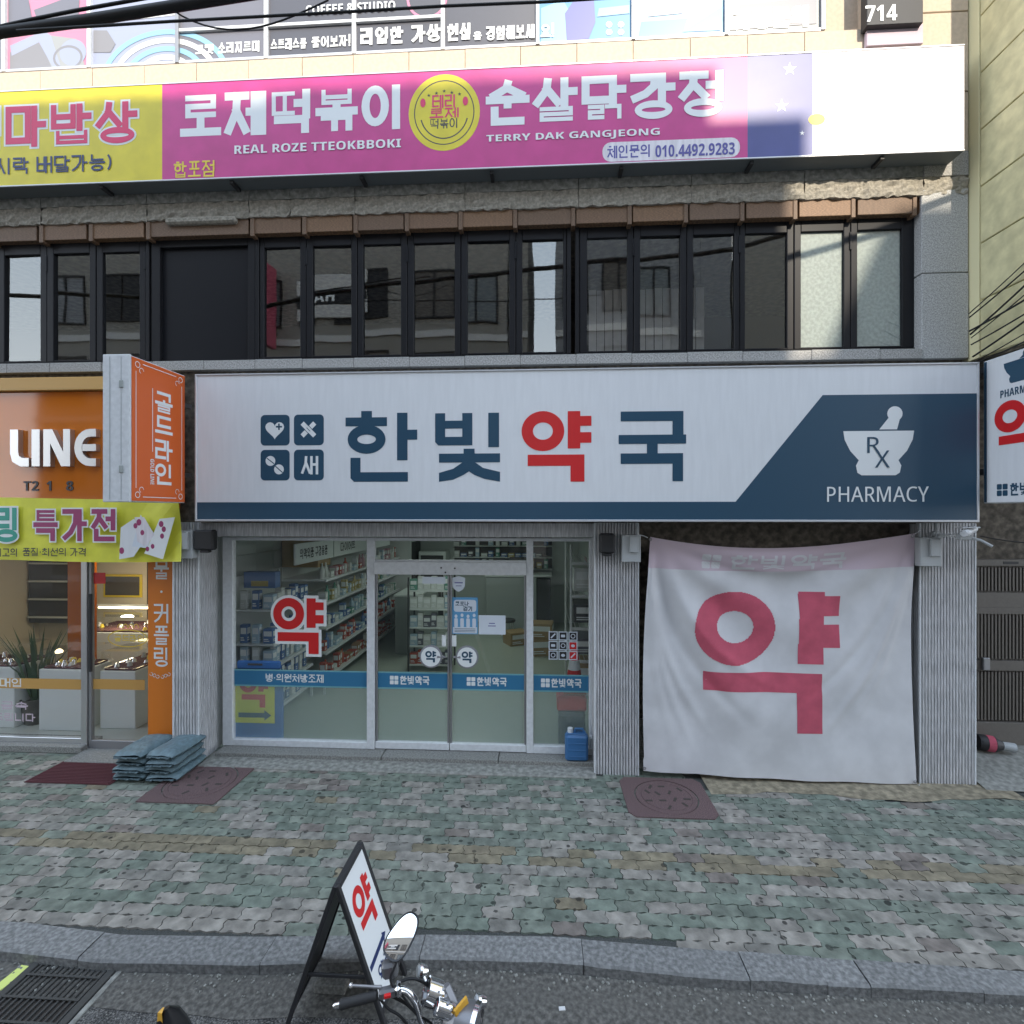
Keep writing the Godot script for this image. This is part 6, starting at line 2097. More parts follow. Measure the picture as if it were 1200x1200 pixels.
	column(tx, sf, "골드라인", 0.30, y0 + 1.17, 0.25, 0.25, 0.13)
	var gl := sheet(Vector3(sx + 0.0005, y0 + 0.44, -4.75 - 0.265), Vector3.DOWN, Vector3.FORWARD)
	latin(tx, gl, "GOLD LINE", 0.0, -0.03, 0.26, 0.05, true, 0.002)
	line(tx, sf, [Vector2(0.265, y0 + 0.52), Vector2(0.265, y0 + 1.16)], 0.008)
	# a scrolled border
	var m := 0.05
	var c := 0.09
	line(tx, sf, [Vector2(m, y0 + c + m), Vector2(m, y1 - c - m)], 0.007)
	line(tx, sf, [Vector2(0.74 - m, y0 + c + m), Vector2(0.74 - m, y1 - c - m)], 0.007)
	line(tx, sf, [Vector2(m + c, y0 + m), Vector2(0.74 - m - c, y0 + m)], 0.007)
	line(tx, sf, [Vector2(m + c, y1 - m), Vector2(0.74 - m - c, y1 - m)], 0.007)
	for ix in 2:
		for iy in 2:
			var cc := Vector2(m + 0.02 if ix == 0 else 0.72 - m, y0 + m + 0.02 if iy == 0 else y1 - m - 0.02)
			ring(tx, sf, cc, 0.032, 0.032, 0.007, 0, TAU, 14)
			ring(tx, sf, cc + Vector2(0.05 if ix == 0 else -0.05, 0.05 if iy == 0 else -0.05), 0.03, 0.03, 0.006, 0, PI * 1.4, 12)
	obj("lettering", tx, M.white_print, b)
	# the yellow cloth banner
	d = 5.64
	var y := thing("sale_banner", "yellow-green cloth banner with pink lettering and playing-card pictures above the jewellery shop", "banner", Vector3(X(80, d), Y(80, 657, d), -d))
	var yb := K(-60.5, d)
	var yt := K(17, d)
	st = mb()
	var xe := X(213, d)
	var nx := 44
	var zf := func(x: float, v: float) -> float: return -d + 0.012 * sin(x * 3.1 + v * 2.0) + 0.018 * maxf(0.0, 1.0 - (xe - x) / 0.9) * sin(x * 9.0 - v * 5.0)
	for i in nx:
		for j in 6:
			var q := []
			for e in [[i, j], [i + 1, j], [i + 1, j + 1], [i, j + 1]]:
				var u := float(e[0]) / nx
				var v := float(e[1]) / 6
				var x := lerpf(-9.0, xe - 0.02 * v, u)
				q.append(Vector3(x, lerpf(yb, yt, v) - 0.012 * sin(u * PI * 3.0), zf.call(x, v)))
			quad(st, q[0], q[1], q[2], q[3])
	obj("cloth", st, M.banner_yellow, y)
	f = front(d - 0.034)
	lift = 0.0
	var hl := mb()
	hangul(hl, f, "커플링", X(-75, d), Y(-20, 635, d), X(28, d) - X(-75, d), 0.40, 0.14, 0.02)
	hangul(hl, f, "특가전", X(40, d), Y(90, 634, d), X(142, d) - X(40, d), 0.37, 0.15, 0.016, 0.16)
	obj("lettering_outline", hl, M.white_print, y)
	lift += 0.0005
	var tl := mb()
	hangul(tl, f, "커플링", X(-75, d), Y(-20, 635, d), X(28, d) - X(-75, d), 0.40, 0.14)
	obj("lettering", tl, M.teal_text, y)
	var pu := mb()
	hangul(pu, f, "특가전", X(40, d), Y(90, 634, d), X(142, d) - X(40, d), 0.37, 0.15, 0.0, 0.16)
	obj("lettering", pu, M.purple_text, y)
	var bk := mb()
	hangul(bk, f, "최고의", X(-3, d), Y(10, 652, d), X(25, d) - X(-3, d), 0.095, 0.13)
	hangul(bk, f, "품질·최선의 가격", X(30, d), Y(68, 651.5, d), X(105, d) - X(30, d), 0.095, 0.12)
	obj("lettering", bk, M.black_text, y)
	var cards := [[[[143, 655], [145, 618], [160, 608], [178, 625], [160, 652]], "sign_white"], [[[158, 640], [168, 603], [182, 625], [176, 642]], "paper"], [[[176, 642], [190, 608], [208, 606], [194, 655], [172, 648]], "white_print"], [[[161, 606], [172, 606], [184, 626], [174, 641], [164, 634]], "lilac_white"]]
	for cd in cards:
		var p := PackedVector2Array()
		for q in cd[0]:
			p.append(Vector2(X(q[0], d), Y(q[0], q[1], d)))
		var cs := mb()
		poly(cs, f, p)
		obj("card_print", cs, M[cd[1]], y)
	for q in [[166, 612, 0.03], [162, 616, 0.025], [170, 624, 0.024], [192, 614, 0.028], [195, 620, 0.026], [193, 628, 0.024], [146, 645, 0.03], [182, 640, 0.022], [176, 643, 0.022]]:
		var hs := mb()
		disc(hs, f, Vector2(X(q[0], d), Y(q[0], q[1], d)), q[2], q[2] * 1.3, 10)
		obj("card_print", hs, M.purple_text, y)
	# the pharmacy's projecting sign at the right end
	var pr := thing("pharmacy_projecting_sign", "white projecting pharmacy sign box at the right end of the facade", "sign", Vector3(4.7, K(3, 5.5), -5.1))
	var px := X(1152, 5.52)
	var b0 := Y(1152, 590, 5.52)
	var b1 := Y(1152, 424, 5.52)
	obj("box", box(mb(), Vector3(px + 0.006, b0, -5.52), Vector3(px + 0.25, b1, -4.72), 0.006), M.white_frame, pr)
	obj("face", box(mb(), Vector3(px, b0 + 0.01, -5.51), Vector3(px + 0.005, b1 - 0.01, -4.73)), M.sign_white, pr)
	obj("bracket", box(mb(), Vector3(px + 0.05, b1 - 0.1, -5.78), Vector3(px + 0.15, b1 - 0.04, -5.52)), M.box_black, pr)
	obj("bracket", box(mb(), Vector3(px + 0.05, b0 + 0.3, -5.78), Vector3(px + 0.15, b0 + 0.36, -5.52)), M.box_black, pr)
	var rf := sheet(Vector3(px - 0.0005, 0, -5.52), Vector3.BACK, Vector3.UP)
	lift = 0.0
	var nv := mb()
	frect(nv, rf, 0.012, b0 + 0.012, 0.045, b1 - 0.012)
	mortar(nv, rf, 0.235, 0.555, b1 - 0.30, b1 - 0.09, b1 - 0.03)
	latin(nv, rf, "PHARMACY", 0.2, b1 - 0.42, 0.42, 0.075, true, 0.002)
	mini_logo(nv, rf, 0.16, b0 + 0.07, 0.12)
	hangul(nv, rf, "한빛약국", 0.30, b0 + 0.07, 0.40, 0.12, 0.14)
	obj("print", nv, M.navy_text, pr)
	var rd := mb()
	big_yak(rd, rf, 0.14, b0 + 0.45, 0.54, 0.54, 0.0)
	obj("lettering", rd, M.red, pr)

# ---------------------------------------------------------------- the white cloth banner between the posts
func white_banner() -> void:
	var d := 5.765
	var t := thing("white_cloth_banner", "large white cloth banner with faded red lettering hung between two ribbed posts", "banner", Vector3(X(915, d), 0.02, -d))
	var c00 := Vector2(X(752, d), Y(752, 903, d))
	var c10 := Vector2(X(1075, d), Y(1075, 919, d))
	var c01 := Vector2(X(759, d), Y(759, 629, d))
	var c11 := Vector2(X(1072, d), Y(1072, 625, d))
	var folds := [[Vector2(0.0, 1.0), Vector2(0.30, 0.08), 0.05, -0.07, 0.016], [Vector2(0.0, 0.98), Vector2(0.22, 0.02), 0.045, -0.05, 0.014], [Vector2(0.01, 1.0), Vector2(0.48, 0.14), -0.04, -0.10, 0.02], [Vector2(0.0, 0.95), Vector2(0.13, 0.05), 0.035, -0.03, 0.012],
		[Vector2(1.0, 1.0), Vector2(0.60, 0.10), 0.042, 0.07, 0.016], [Vector2(0.99, 1.0), Vector2(0.50, 0.24), -0.035, 0.09, 0.02], [Vector2(1.0, 0.96), Vector2(0.74, 0.18), 0.03, 0.05, 0.014], [Vector2(0.05, 0.98), Vector2(0.62, 0.30), 0.035, -0.12, 0.022], [Vector2(0.1, 1.0), Vector2(0.9, 0.98), 0.03, -0.12, 0.02]]
	var at := func(u: float, v: float) -> Vector3:
		var p := c00.lerp(c10, u).lerp(c01.lerp(c11, u), v)
		p.y -= 0.14 * pow(sin(PI * u), 0.9) * pow(v, 7.0) * (1.0 - 0.3 * (u - 0.5))
		p.x += (0.03 - 0.05 * sin(v * PI)) * (1 - u) * (1 - u) * (1.0 if v > 0.05 else 0.6) + 0.035 * sin(v * PI) * -u * u
		# folds hang in swags from the two upper corners
		var r1 := Vector2(u, (1 - v) * 0.85).length()
		var a1 := atan2(1 - v, u + 0.001)
		var r2 := Vector2(1 - u, (1 - v) * 0.85).length()
		var a2 := atan2(1 - v, 1 - u + 0.001)
		var z := 0.032 * sin(a1 * 13.0) * smoothstep(0.08, 0.35, r1) * smoothstep(1.0, 0.35, r1)
		z += 0.028 * sin(a2 * 11.0 + 0.7) * smoothstep(0.08, 0.3, r2) * smoothstep(0.95, 0.3, r2)
		z += 0.03 * sin(PI * u) * sin(v * 7.0 - 3.0 * pow(absf(u - 0.45), 1.2) * 4.0) * smoothstep(0.0, 0.3, v) * smoothstep(1.0, 0.6, v)
		for fo in folds:
			var pa: Vector2 = fo[0]
			var pb: Vector2 = fo[1]
			var ab := pb - pa
			var q := Vector2(u, v) - pa
			var s := clampf(q.dot(ab) / ab.length_squared(), 0.0, 1.0)
			var bend: float = fo[3] * sin(PI * s)
			var dist := (q - ab * s).dot(Vector2(-ab.y, ab.x).normalized()) - bend
			z += 0.62 * fo[2] * exp(-pow(dist / fo[4], 2.0)) * smoothstep(0.0, 0.2, s) * smoothstep(1.0, 0.55, s)
		z += 0.045 * sin(PI * u) * (1 - v) + 0.01 * sin(u * 23.0) * pow(1 - v, 3.0)
		return Vector3(p.x, p.y, -d + z)
	var nu := 96
	var nv := 84
	var band := 0.862
	var zone := func(u: float, v: float) -> int:
		return 1 if v > band else 0
	var cloth := mb()
	var pinkb := mb()
	var grid := []
	for j in nv + 1:
		for i in nu + 1:
			grid.append(at.call(float(i) / nu, float(j) / nv))
	var put := func(st: SurfaceTool, us: float, vs: float, ue: float, ve: float) -> void:
		pass
	for j in nv:
		for i in nu:
			var k := j * (nu + 1) + i
			var s := pinkb if float(j) / nv >= band - 0.001 else cloth
			quad(s, grid[k], grid[k + 1], grid[k + nu + 2], grid[k + nu + 1])
	smooth("cloth", cloth, M.cloth, t)
	smooth("header_band", pinkb, M.cloth_pink, t)
	# the print follows the folds: small cells of the sheet, lifted a hair
	var red := mb()
	var white := mb()
	var glyph := func(u: float, v: float) -> bool:
		var x := (u - 0.185) / 0.55
		var y := (v - 0.19) / 0.585
		# ring
		var q := Vector2((x - 0.275) / 0.275, (y - 0.735) / 0.265)
		var q2 := Vector2((x - 0.285) / 0.125, (y - 0.735) / 0.115)
		if q.length() < 1.0 and q2.length() > 1.0:
			return true
		if y > 0.485 and y < 1.0 and x > 0.715 - 0.03 * (1 - y) and x < 0.885 - 0.03 * (1 - y):
			return true
		if x > 0.8 and x < 0.985 and ((y > 0.82 and y < 0.965) or (y > 0.60 and y < 0.76)):
			return true
		if y > 0.285 and y < 0.42 and x > 0.07 and x < 0.86:
			return true
		if y > 0.0 and y < 0.42 and x > 0.69 and x < 0.86:
			return true
		return false
	var n2 := 340
	for j in range(int(n2 * 0.18), int(n2 * 0.81)):
		var i := int(n2 * 0.17)
		while i < int(n2 * 0.76):
			if glyph.call((i + 0.5) / n2, (j + 0.5) / n2):
				var e := i
				while e < int(n2 * 0.76) and e - i < 4 and glyph.call((e + 0.5) / n2, (j + 0.5) / n2):
					e += 1
				var o := Vector3(0, 0, 0.0025)
				quad(red, at.call(float(i) / n2, float(j) / n2) + o, at.call(float(e) / n2, float(j) / n2) + o, at.call(float(e) / n2, (j + 1.0) / n2) + o, at.call(float(i) / n2, (j + 1.0) / n2) + o)
				i = e
			else:
				i += 1
	smooth("lettering", red, M.cloth_red, t)
	# the name in the header band, bent with the cloth
	lift = 0.0
	var txt := mb()
	var flat := Transform3D.IDENTITY
	mini_logo(txt, flat, 0.205, 0.880, 0.072)
	hangul(txt, flat, "한빛약국", 0.305, 0.878, 0.45, 0.078, 0.16)
	var arr := txt.commit_to_arrays()
	var vs: PackedVector3Array = arr[Mesh.ARRAY_VERTEX]
	var bent := mb()
	for k in range(0, vs.size(), 3):
		var todo := [[vs[k], vs[k + 2], vs[k + 1]]]
		while todo.size() > 0:
			var q: Array = todo.pop_back()
			var far := 0
			var most := 0.0
			for m in 3:
				var len: float = ((q[m] as Vector3) - q[(m + 1) % 3]).length()
				if len > most:
					most = len
					far = m
			if most > 0.02:
				var mid: Vector3 = ((q[far] as Vector3) + q[(far + 1) % 3]) / 2
				todo.append([q[far], mid, q[(far + 2) % 3]])
				todo.append([mid, q[(far + 1) % 3], q[(far + 2) % 3]])
			else:
				var p := []
				for m in 3:
					p.append(at.call(q[m].x, q[m].y) + Vector3(0, 0, 0.003 + q[m].z * 0.5))
				tri(bent, p[0], p[1], p[2])
	obj("lettering", bent, M.cloth, t)
	# cords from the corners
	for e in [[c01, -0.09, 0.02], [c11, 0.06, 0.03], [c10, 0.03, -0.01]]:
		var p: Vector2 = e[0]
		obj("cord", tube(mb(), [Vector3(p.x, p.y - 0.01, -d), Vector3(p.x + e[1] * 0.5, p.y + e[2] * 0.5, -d + 0.01), Vector3(p.x + e[1], p.y + e[2], -d - 0.005)], 0.005, 5), M.white_frame, t)
	for p in [c00 + Vector2(0.03, 0.03), c10 + Vector2(-0.03, 0.03), c01 + Vector2(0.03, -0.03), c11 + Vector2(-0.03, -0.03)]:
		obj("eyelet", lathe(mb(), [Vector2(0.008, 0), Vector2(0.009, 0.004), Vector2(0.016, 0.004), Vector2(0.018, 0)], facing(Vector3(p.x, p.y, -d + 0.008), Vector3.BACK), 12), M.dull_metal, t)
func smooth(called: String, st: SurfaceTool, m: Material, parent: Node3D) -> void:
	var a := st.commit_to_arrays()
	var v: PackedVector3Array = a[Mesh.ARRAY_VERTEX]
	var n: PackedVector3Array = a[Mesh.ARRAY_NORMAL]
	var sum := {}
	for i in v.size():
		var k := Vector3i(v[i] * 20000.0)
		sum[k] = sum.get(k, Vector3.ZERO) + n[i]
	for i in v.size():
		n[i] = (sum[Vector3i(v[i] * 20000.0)] as Vector3).normalized()
	a[Mesh.ARRAY_NORMAL] = n
	var am := ArrayMesh.new()
	am.add_surface_from_arrays(Mesh.PRIMITIVE_TRIANGLES, a)
	var o := MeshInstance3D.new()
	o.name = numbered(called) if parent == self else called
	o.mesh = am
	am.surface_set_material(0, m)
	parent.add_child(o, true)
	o.position = -shift.get(parent, Vector3.ZERO)

# ---------------------------------------------------------------- fittings on the posts
func pillar_boxes() -> void:
	var specs := [["grey", 203.0, 225.0, 622.0, 655.0, "grey switch box at the top of the post beside the jewellery shop"], ["black", 226.0, 249.0, 621.0, 648.0, "black box at the top of the post left of the pharmacy window"], ["black", 703.0, 721.0, 625.0, 652.0, "black box on the middle ribbed post"], ["grey", 729.0, 751.0, 627.0, 659.0, "grey switch box on the middle ribbed post"], ["grey", 1078.5, 1104.0, 630.0, 664.0, "grey switch box on the right ribbed post above the banner corner"]]
	for s in specs:
		var d := 5.68
		var x0 := X(s[1], d)
		var x1 := X(s[2], d)
		var y0 := Y((s[1] + s[2]) / 2, s[4], d)
		var y1 := Y((s[1] + s[2]) / 2, s[3], d)
		var t := thing("switch_box" if s[0] == "grey" else "junction_box", s[5], "box", Vector3((x0 + x1) / 2, y0, -d), "boxes on the posts")
		if s[0] == "grey":
			obj("housing", fbox(x0, y0, x1, y1, d, 5.785, 0.008), M.box_grey, t)
			obj("lid", fbox(x0 + (x1 - x0) * 0.4, y0 + 0.11, x1 - 0.03, y1 - 0.015, d - 0.03, d - 0.001, 0.006), M.box_grey, t)
			obj("conduit", tube(mb(), [Vector3(x1 - 0.03, y1 - 0.005, -d - 0.04), Vector3(x1 - 0.03, 2.83, -d - 0.04)], 0.012, 6), M.box_grey, t)
		else:
			var st := mb()
			box(st, Vector3(x0, y0 + 0.03, -5.785), Vector3(x1, y1, -d), 0.02)
			obj("housing", st, M.box_black, t)
			obj("spout", fbox((x0 + x1) / 2 - 0.05, y0, (x0 + x1) / 2 + 0.05, y0 + 0.03, d + 0.02, 5.77, 0.006), M.box_black, t)
	# the camera under the right end of the sign
	var c := thing("security_camera", "white security camera on a bracket at the top of the right post", "camera", Vector3(X(1130, 5.6), 2.6, -5.6))
	var p := Vector3(X(1130, 5.55), Y(1130, 626, 5.55), -5.55)
	obj("arm", tube(mb(), [p + Vector3(-0.1, -0.02, -0.24), p + Vector3(-0.08, -0.02, -0.06), p + Vector3(0.02, 0.0, 0.0)], 0.018, 8), M.white_frame, c)
	obj("base_plate", lathe(mb(), [Vector2(0.05, 0), Vector2(0.045, 0.02), Vector2(0, 0.02)], facing(p + Vector3(-0.1, -0.02, -0.25), Vector3.BACK), 14), M.box_grey, c)
	obj("body", lathe(mb(), [Vector2(0, -0.12), Vector2(0.035, -0.11), Vector2(0.04, 0.08), Vector2(0.032, 0.1), Vector2(0, 0.1)], facing(p + Vector3(0.02, 0.03, 0.03), Vector3(-0.9, -0.25, 0.5)), 14), M.white_frame, c)
	obj("hood", box(mb(), p + Vector3(-0.08, 0.065, -0.02), p + Vector3(0.09, 0.078, 0.09), 0.004), M.white_frame, c)
	obj("second_arm", tube(mb(), [p + Vector3(0.02, -0.03, 0.0), p + Vector3(0.12, -0.06, 0.05), p + Vector3(0.2, -0.12, 0.09)], 0.014, 7), M.box_grey, c)
	obj("clamp", box(mb(), p + Vector3(-0.06, -0.06, -0.05), p + Vector3(0.06, 0.0, 0.03), 0.008), M.box_grey, c)

# ---------------------------------------------------------------- things standing and lying on the ground
func on_the_pavement() -> void:
	# two square manholes with round lids
	for s in [[-4.12, -3.28, 4.98, 5.80, "plum-coloured square manhole with round slotted lid beside the sandbags"], [0.86, 1.73, 5.0, 5.74, "plum-coloured square manhole with round slotted lid in front of the white banner"]]:
		var c := Vector3((s[0] + s[1]) / 2, 0.0, -(s[2] + s[3]) / 2)
		var t := thing("manhole_cover", s[4], "manhole", c, "square manholes")
		var r: float = minf(s[1] - s[0], s[3] - s[2]) / 2 - 0.06
		var fr := mb()
		var n := 32
		var hx: float = (s[1] - s[0]) / 2
		var hz: float = (s[3] - s[2]) / 2
		for k in n:
			var pts := []
			for a in [TAU * k / n, TAU * (k + 1) / n]:
				var dv := Vector2(cos(a), sin(a))
				var sc := 1.0 / maxf(absf(dv.x) / hx, absf(dv.y) / hz)
				pts.append([c + Vector3(dv.x * (r + 0.012), 0.012, dv.y * (r + 0.012)), c + Vector3(dv.x * sc, 0.012, dv.y * sc)])
			quad(fr, pts[0][0], pts[1][0], pts[1][1], pts[0][1])
			quad(fr, pts[0][1], pts[1][1], pts[1][1] - Vector3.UP * 0.03, pts[0][1] - Vector3.UP * 0.03)
			quad(fr, pts[1][0], pts[0][0], pts[0][0] - Vector3.UP * 0.03, pts[1][0] - Vector3.UP * 0.03)
		obj("frame", fr, M.manhole, t)
		obj("lid", lathe(mb(), [Vector2(r, -0.02), Vector2(r, 0.006), Vector2(r - 0.006, 0.012), Vector2(r - 0.045, 0.012), Vector2(r - 0.05, 0.007), Vector2(r - 0.06, 0.007), Vector2(r - 0.065, 0.012), Vector2(0, 0.012)], Transform3D(Basis.IDENTITY, c), 40), M.manhole, t)
		for k in 12:
			var a := TAU * k / 8 + 0.2 + 0.25 * sin(k * 5.0) if k < 8 else TAU * k / 4 + 0.6
			var q := r * (0.66 + 0.06 * sin(k * 3.0)) if k < 8 else r * 0.3
			var o := Transform3D(Basis(Vector3.UP, k * 2.1), c + Vector3(cos(a) * q, 0.0125, sin(a) * q))
			var st := mb()
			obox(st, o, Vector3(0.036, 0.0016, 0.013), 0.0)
			obj("painted_hollow", st, M.painted_hollow, t)  # dark plates stand for the shade in the lid openings
	# door mat with ribs
	var mt := thing("door_mat", "ribbed maroon door mat before the jewellery shop door", "mat", Vector3(-5.13, 0.004, -5.6))
	var base := mb()
	box(base, Vector3(-5.62, 0.003, -5.93), Vector3(-4.64, 0.012, -5.27), 0.003)
	obj("backing", base, M.maroon_mat, mt)
	for k in 21:
		obj("rib", box(mb(), Vector3(-5.60, 0.012, -5.915 + k * 0.031), Vector3(-4.66, 0.021, -5.895 + k * 0.031), 0.003), M.maroon_mat, mt)
	# sandbags, two piles
	var words := ["bottom", "second", "third", "top"]
	for col in 2:
		for row in 4:
			var w: float = 0.38 - 0.015 * row
			var at := Vector3(-4.49 + col * 0.355 + 0.012 * sin(row * 4.0 + col), 0.008 + row * 0.078, -5.60 + 0.015 * sin(row * 2.6 + col * 3.0))
			var b := thing("sandbag", "%s blue-grey sandbag of the pile %s" % [words[row], "nearest the jewellery door" if col == 0 else "nearest the ribbed post"], "sandbag", at, "piled sandbags", true)
			b.rotation.y = 0.06 * sin(row * 3.0 + col * 2.0)
			var st := mb()
			var n := FastNoiseLite.new()
			n.seed = 300 + row * 2 + col
			n.frequency = 3.0
			var nu := 22
			var nv := 14
			var g := []
			for j in nv + 1:
				for i in nu + 1:
					var u := float(i) / nu * 2 - 1
					var v := float(j) / nv * TAU
					var prof := pow(maxf(0.0, 1.0 - pow(absf(u), 5.0)), 0.5)
					var yy := signf(sin(v)) * pow(absf(sin(v)), 0.7) * 0.052 * (0.3 + 0.7 * prof)
					var xx := cos(v) * w / 2 * (0.9 + 0.1 * prof)
					g.append(Vector3(xx, 0.045 + yy + 0.014 * n.get_noise_2d(xx * 1.5, u * 0.6), u * 0.27) + Vector3(0, 0, 0.012 * n.get_noise_2d(v, u)))
			for j in nv:
				for i in nu:
					var k := j * (nu + 1) + i
					quad(st, g[k], g[k + nu + 1], g[k + nu + 2], g[k + 1])
			smooth("sack", st, M.tarp if row != 2 else M.tarp_dark, b)
			var tie := mb()
			for i in 8:
				var a := -w * 0.4 + w * 0.1 * i
				box(tie, Vector3(a, 0.036, 0.262), Vector3(a + w * 0.08, 0.044, 0.292 + 0.008 * sin(i * 2.0)), 0.002)
			obj("hem", tie, M.tarp_dark, b)
	# blue canister
	var c := thing("blue_canister", "blue plastic canister with white cap at the foot of the side window", "canister", Vector3(X(676, 5.95), 0.069, -5.99))
	var x0 := X(662.5, 5.93)
	var x1 := X(689.5, 5.93)
	var cb := mb()
	box(cb, Vector3(x0, 0.07, -6.07), Vector3(x1, 0.37, -5.93), 0.025)
	box(cb, Vector3(x0 + 0.02, 0.371, -6.05), Vector3(x1 - 0.02, 0.385, -5.95), 0.006)
	obj("body", cb, M.can_blue, c)
	obj("handle", tube(mb(), [Vector3(x0 + 0.11, 0.38, -6.0), Vector3(x0 + 0.12, 0.425, -6.0), Vector3(x1 - 0.06, 0.425, -6.0), Vector3(x1 - 0.04, 0.38, -6.0)], 0.014, 7), M.can_blue, c)
	obj("cap", lathe(mb(), [Vector2(0.032, 0), Vector2(0.032, 0.05), Vector2(0.026, 0.055), Vector2(0, 0.055)], Transform3D(Basis.IDENTITY, Vector3(x0 + 0.06, 0.38, -6.0)), 14), M.white_frame, c)
	for k in 3:
		obj("moulded_rib", box(mb(), Vector3(x0 + 0.03, 0.12 + 0.075 * k, -5.931), Vector3(x1 - 0.03, 0.135 + 0.075 * k, -5.926), 0.002), M.can_blue, c)
	# the dark bottle lying on the ramp before the gate
	var bt := thing("lying_bottle", "dark bottle with red label and clear neck lying on the ramp before the gate", "bottle", Vector3(5.3, 0.15, -6.3))
	var o := Vector3(5.16, 0.235, -6.36)
	var e := Vector3(5.56, 0.20, -6.26)
	var dir := (e - o).normalized()
	obj("body", lathe(mb(), [Vector2(0, 0), Vector2(0.085, 0.0), Vector2(0.09, 0.03), Vector2(0.09, 0.16), Vector2(0.05, 0.24), Vector2(0.0, 0.24)], facing(o, dir), 18), M.box_black, bt)
	obj("label", lathe(mb(), [Vector2(0.0905, 0.08), Vector2(0.092, 0.08), Vector2(0.092, 0.15), Vector2(0.0905, 0.15)], facing(o, dir), 18), M.cloth_red, bt)
	obj("neck", lathe(mb(), [Vector2(0.048, 0.24), Vector2(0.05, 0.3), Vector2(0.052, 0.36), Vector2(0.04, 0.36), Vector2(0, 0.35)], facing(o, dir), 14), M.box_grey, bt)
	# drain grate in the road
	var g := thing("drain_grate", "rusty steel drain grate in the road below the kerb", "grate", Vector3(-3.0, ROAD, -2.95))
	var gx0 := -3.33
	var gx1 := -2.83
	var gz0 := -3.22
	var gz1 := -2.35
	var y := ROAD + 0.004
	obj("painted_pit", box(mb(), Vector3(gx0, ROAD + 0.0005, gz0), Vector3(gx1, ROAD + 0.003, gz1)), M.painted_hollow, g)  # flat dark plate, painted for the depth under the grate
	var fr := mb()
	for q in [[gx0 - 0.05, gz0 - 0.03, gx0, gz1], [gx1, gz0 - 0.03, gx1 + 0.05, gz1], [gx0, gz0 - 0.03, gx1, gz0]]:
		box(fr, Vector3(q[0], ROAD - 0.01, q[1]), Vector3(q[2], ROAD + 0.02, q[3]), 0.004)
	obj("frame", fr, M.grate, g)
	obj("frame_lip", box(mb(), Vector3(gx1 + 0.055, ROAD - 0.01, gz0 - 0.03), Vector3(gx1 + 0.09, ROAD + 0.012, gz1), 0.004), M.concrete, g)
	for k in 13:
		obj("grate_bar", box(mb(), Vector3(gx0 + 0.018 + k * 0.0385, ROAD + 0.003, gz0), Vector3(gx0 + 0.03 + k * 0.0385, ROAD + 0.018, gz1), 0.002), M.grate, g)
	for k in 6:
		obj("cross_bar", box(mb(), Vector3(gx0, ROAD + 0.0185, gz0 + 0.07 + k * 0.15), Vector3(gx1, ROAD + 0.024, gz0 + 0.085 + k * 0.15), 0.001), M.grate, g)
	# litter
	var pl := mb()
	obox(pl, Transform3D(Basis(Vector3.UP, -0.1), Vector3(-3.42, ROAD + 0.006, -3.13)), Vector3(0.035, 0.004, 0.085), 0.002)
	tag(obj("paper_scrap", pl, M.paper_lime), "yellow-green strip of paper lying by the drain grate", "litter")
	for s in [[-3.7, -2.95, 0.02, "pale scrap of paper on the road left of the drain"], [2.95, -2.85, 0.018, "white scrap on the road at the far right"], [0.13, -3.12, 0.012, "tiny white scrap on the road below the kerb, mid street"], [1.02, -3.02, 0.014, "small white scrap on the asphalt right of the motorcycle"]]:
		var sc := mb()
		obox(sc, Transform3D(Basis(Vector3(0.1, 1, 0.05).normalized(), s[0]), Vector3(s[0], ROAD + 0.006, s[1])), Vector3(s[2] * 1.6, 0.003, s[2]), 0.001)
		tag(obj("paper_scrap", sc, M.scrap), s[3], "litter")
	var br := mb()
	box(br, Vector3(-1.42, ROAD + 0.002, -3.22), Vector3(-1.22, ROAD + 0.06, -3.13), 0.006)
	tag(obj("loose_brick", br, M.granite), "loose grey brick weighing down the foot of the sandwich board", "brick")

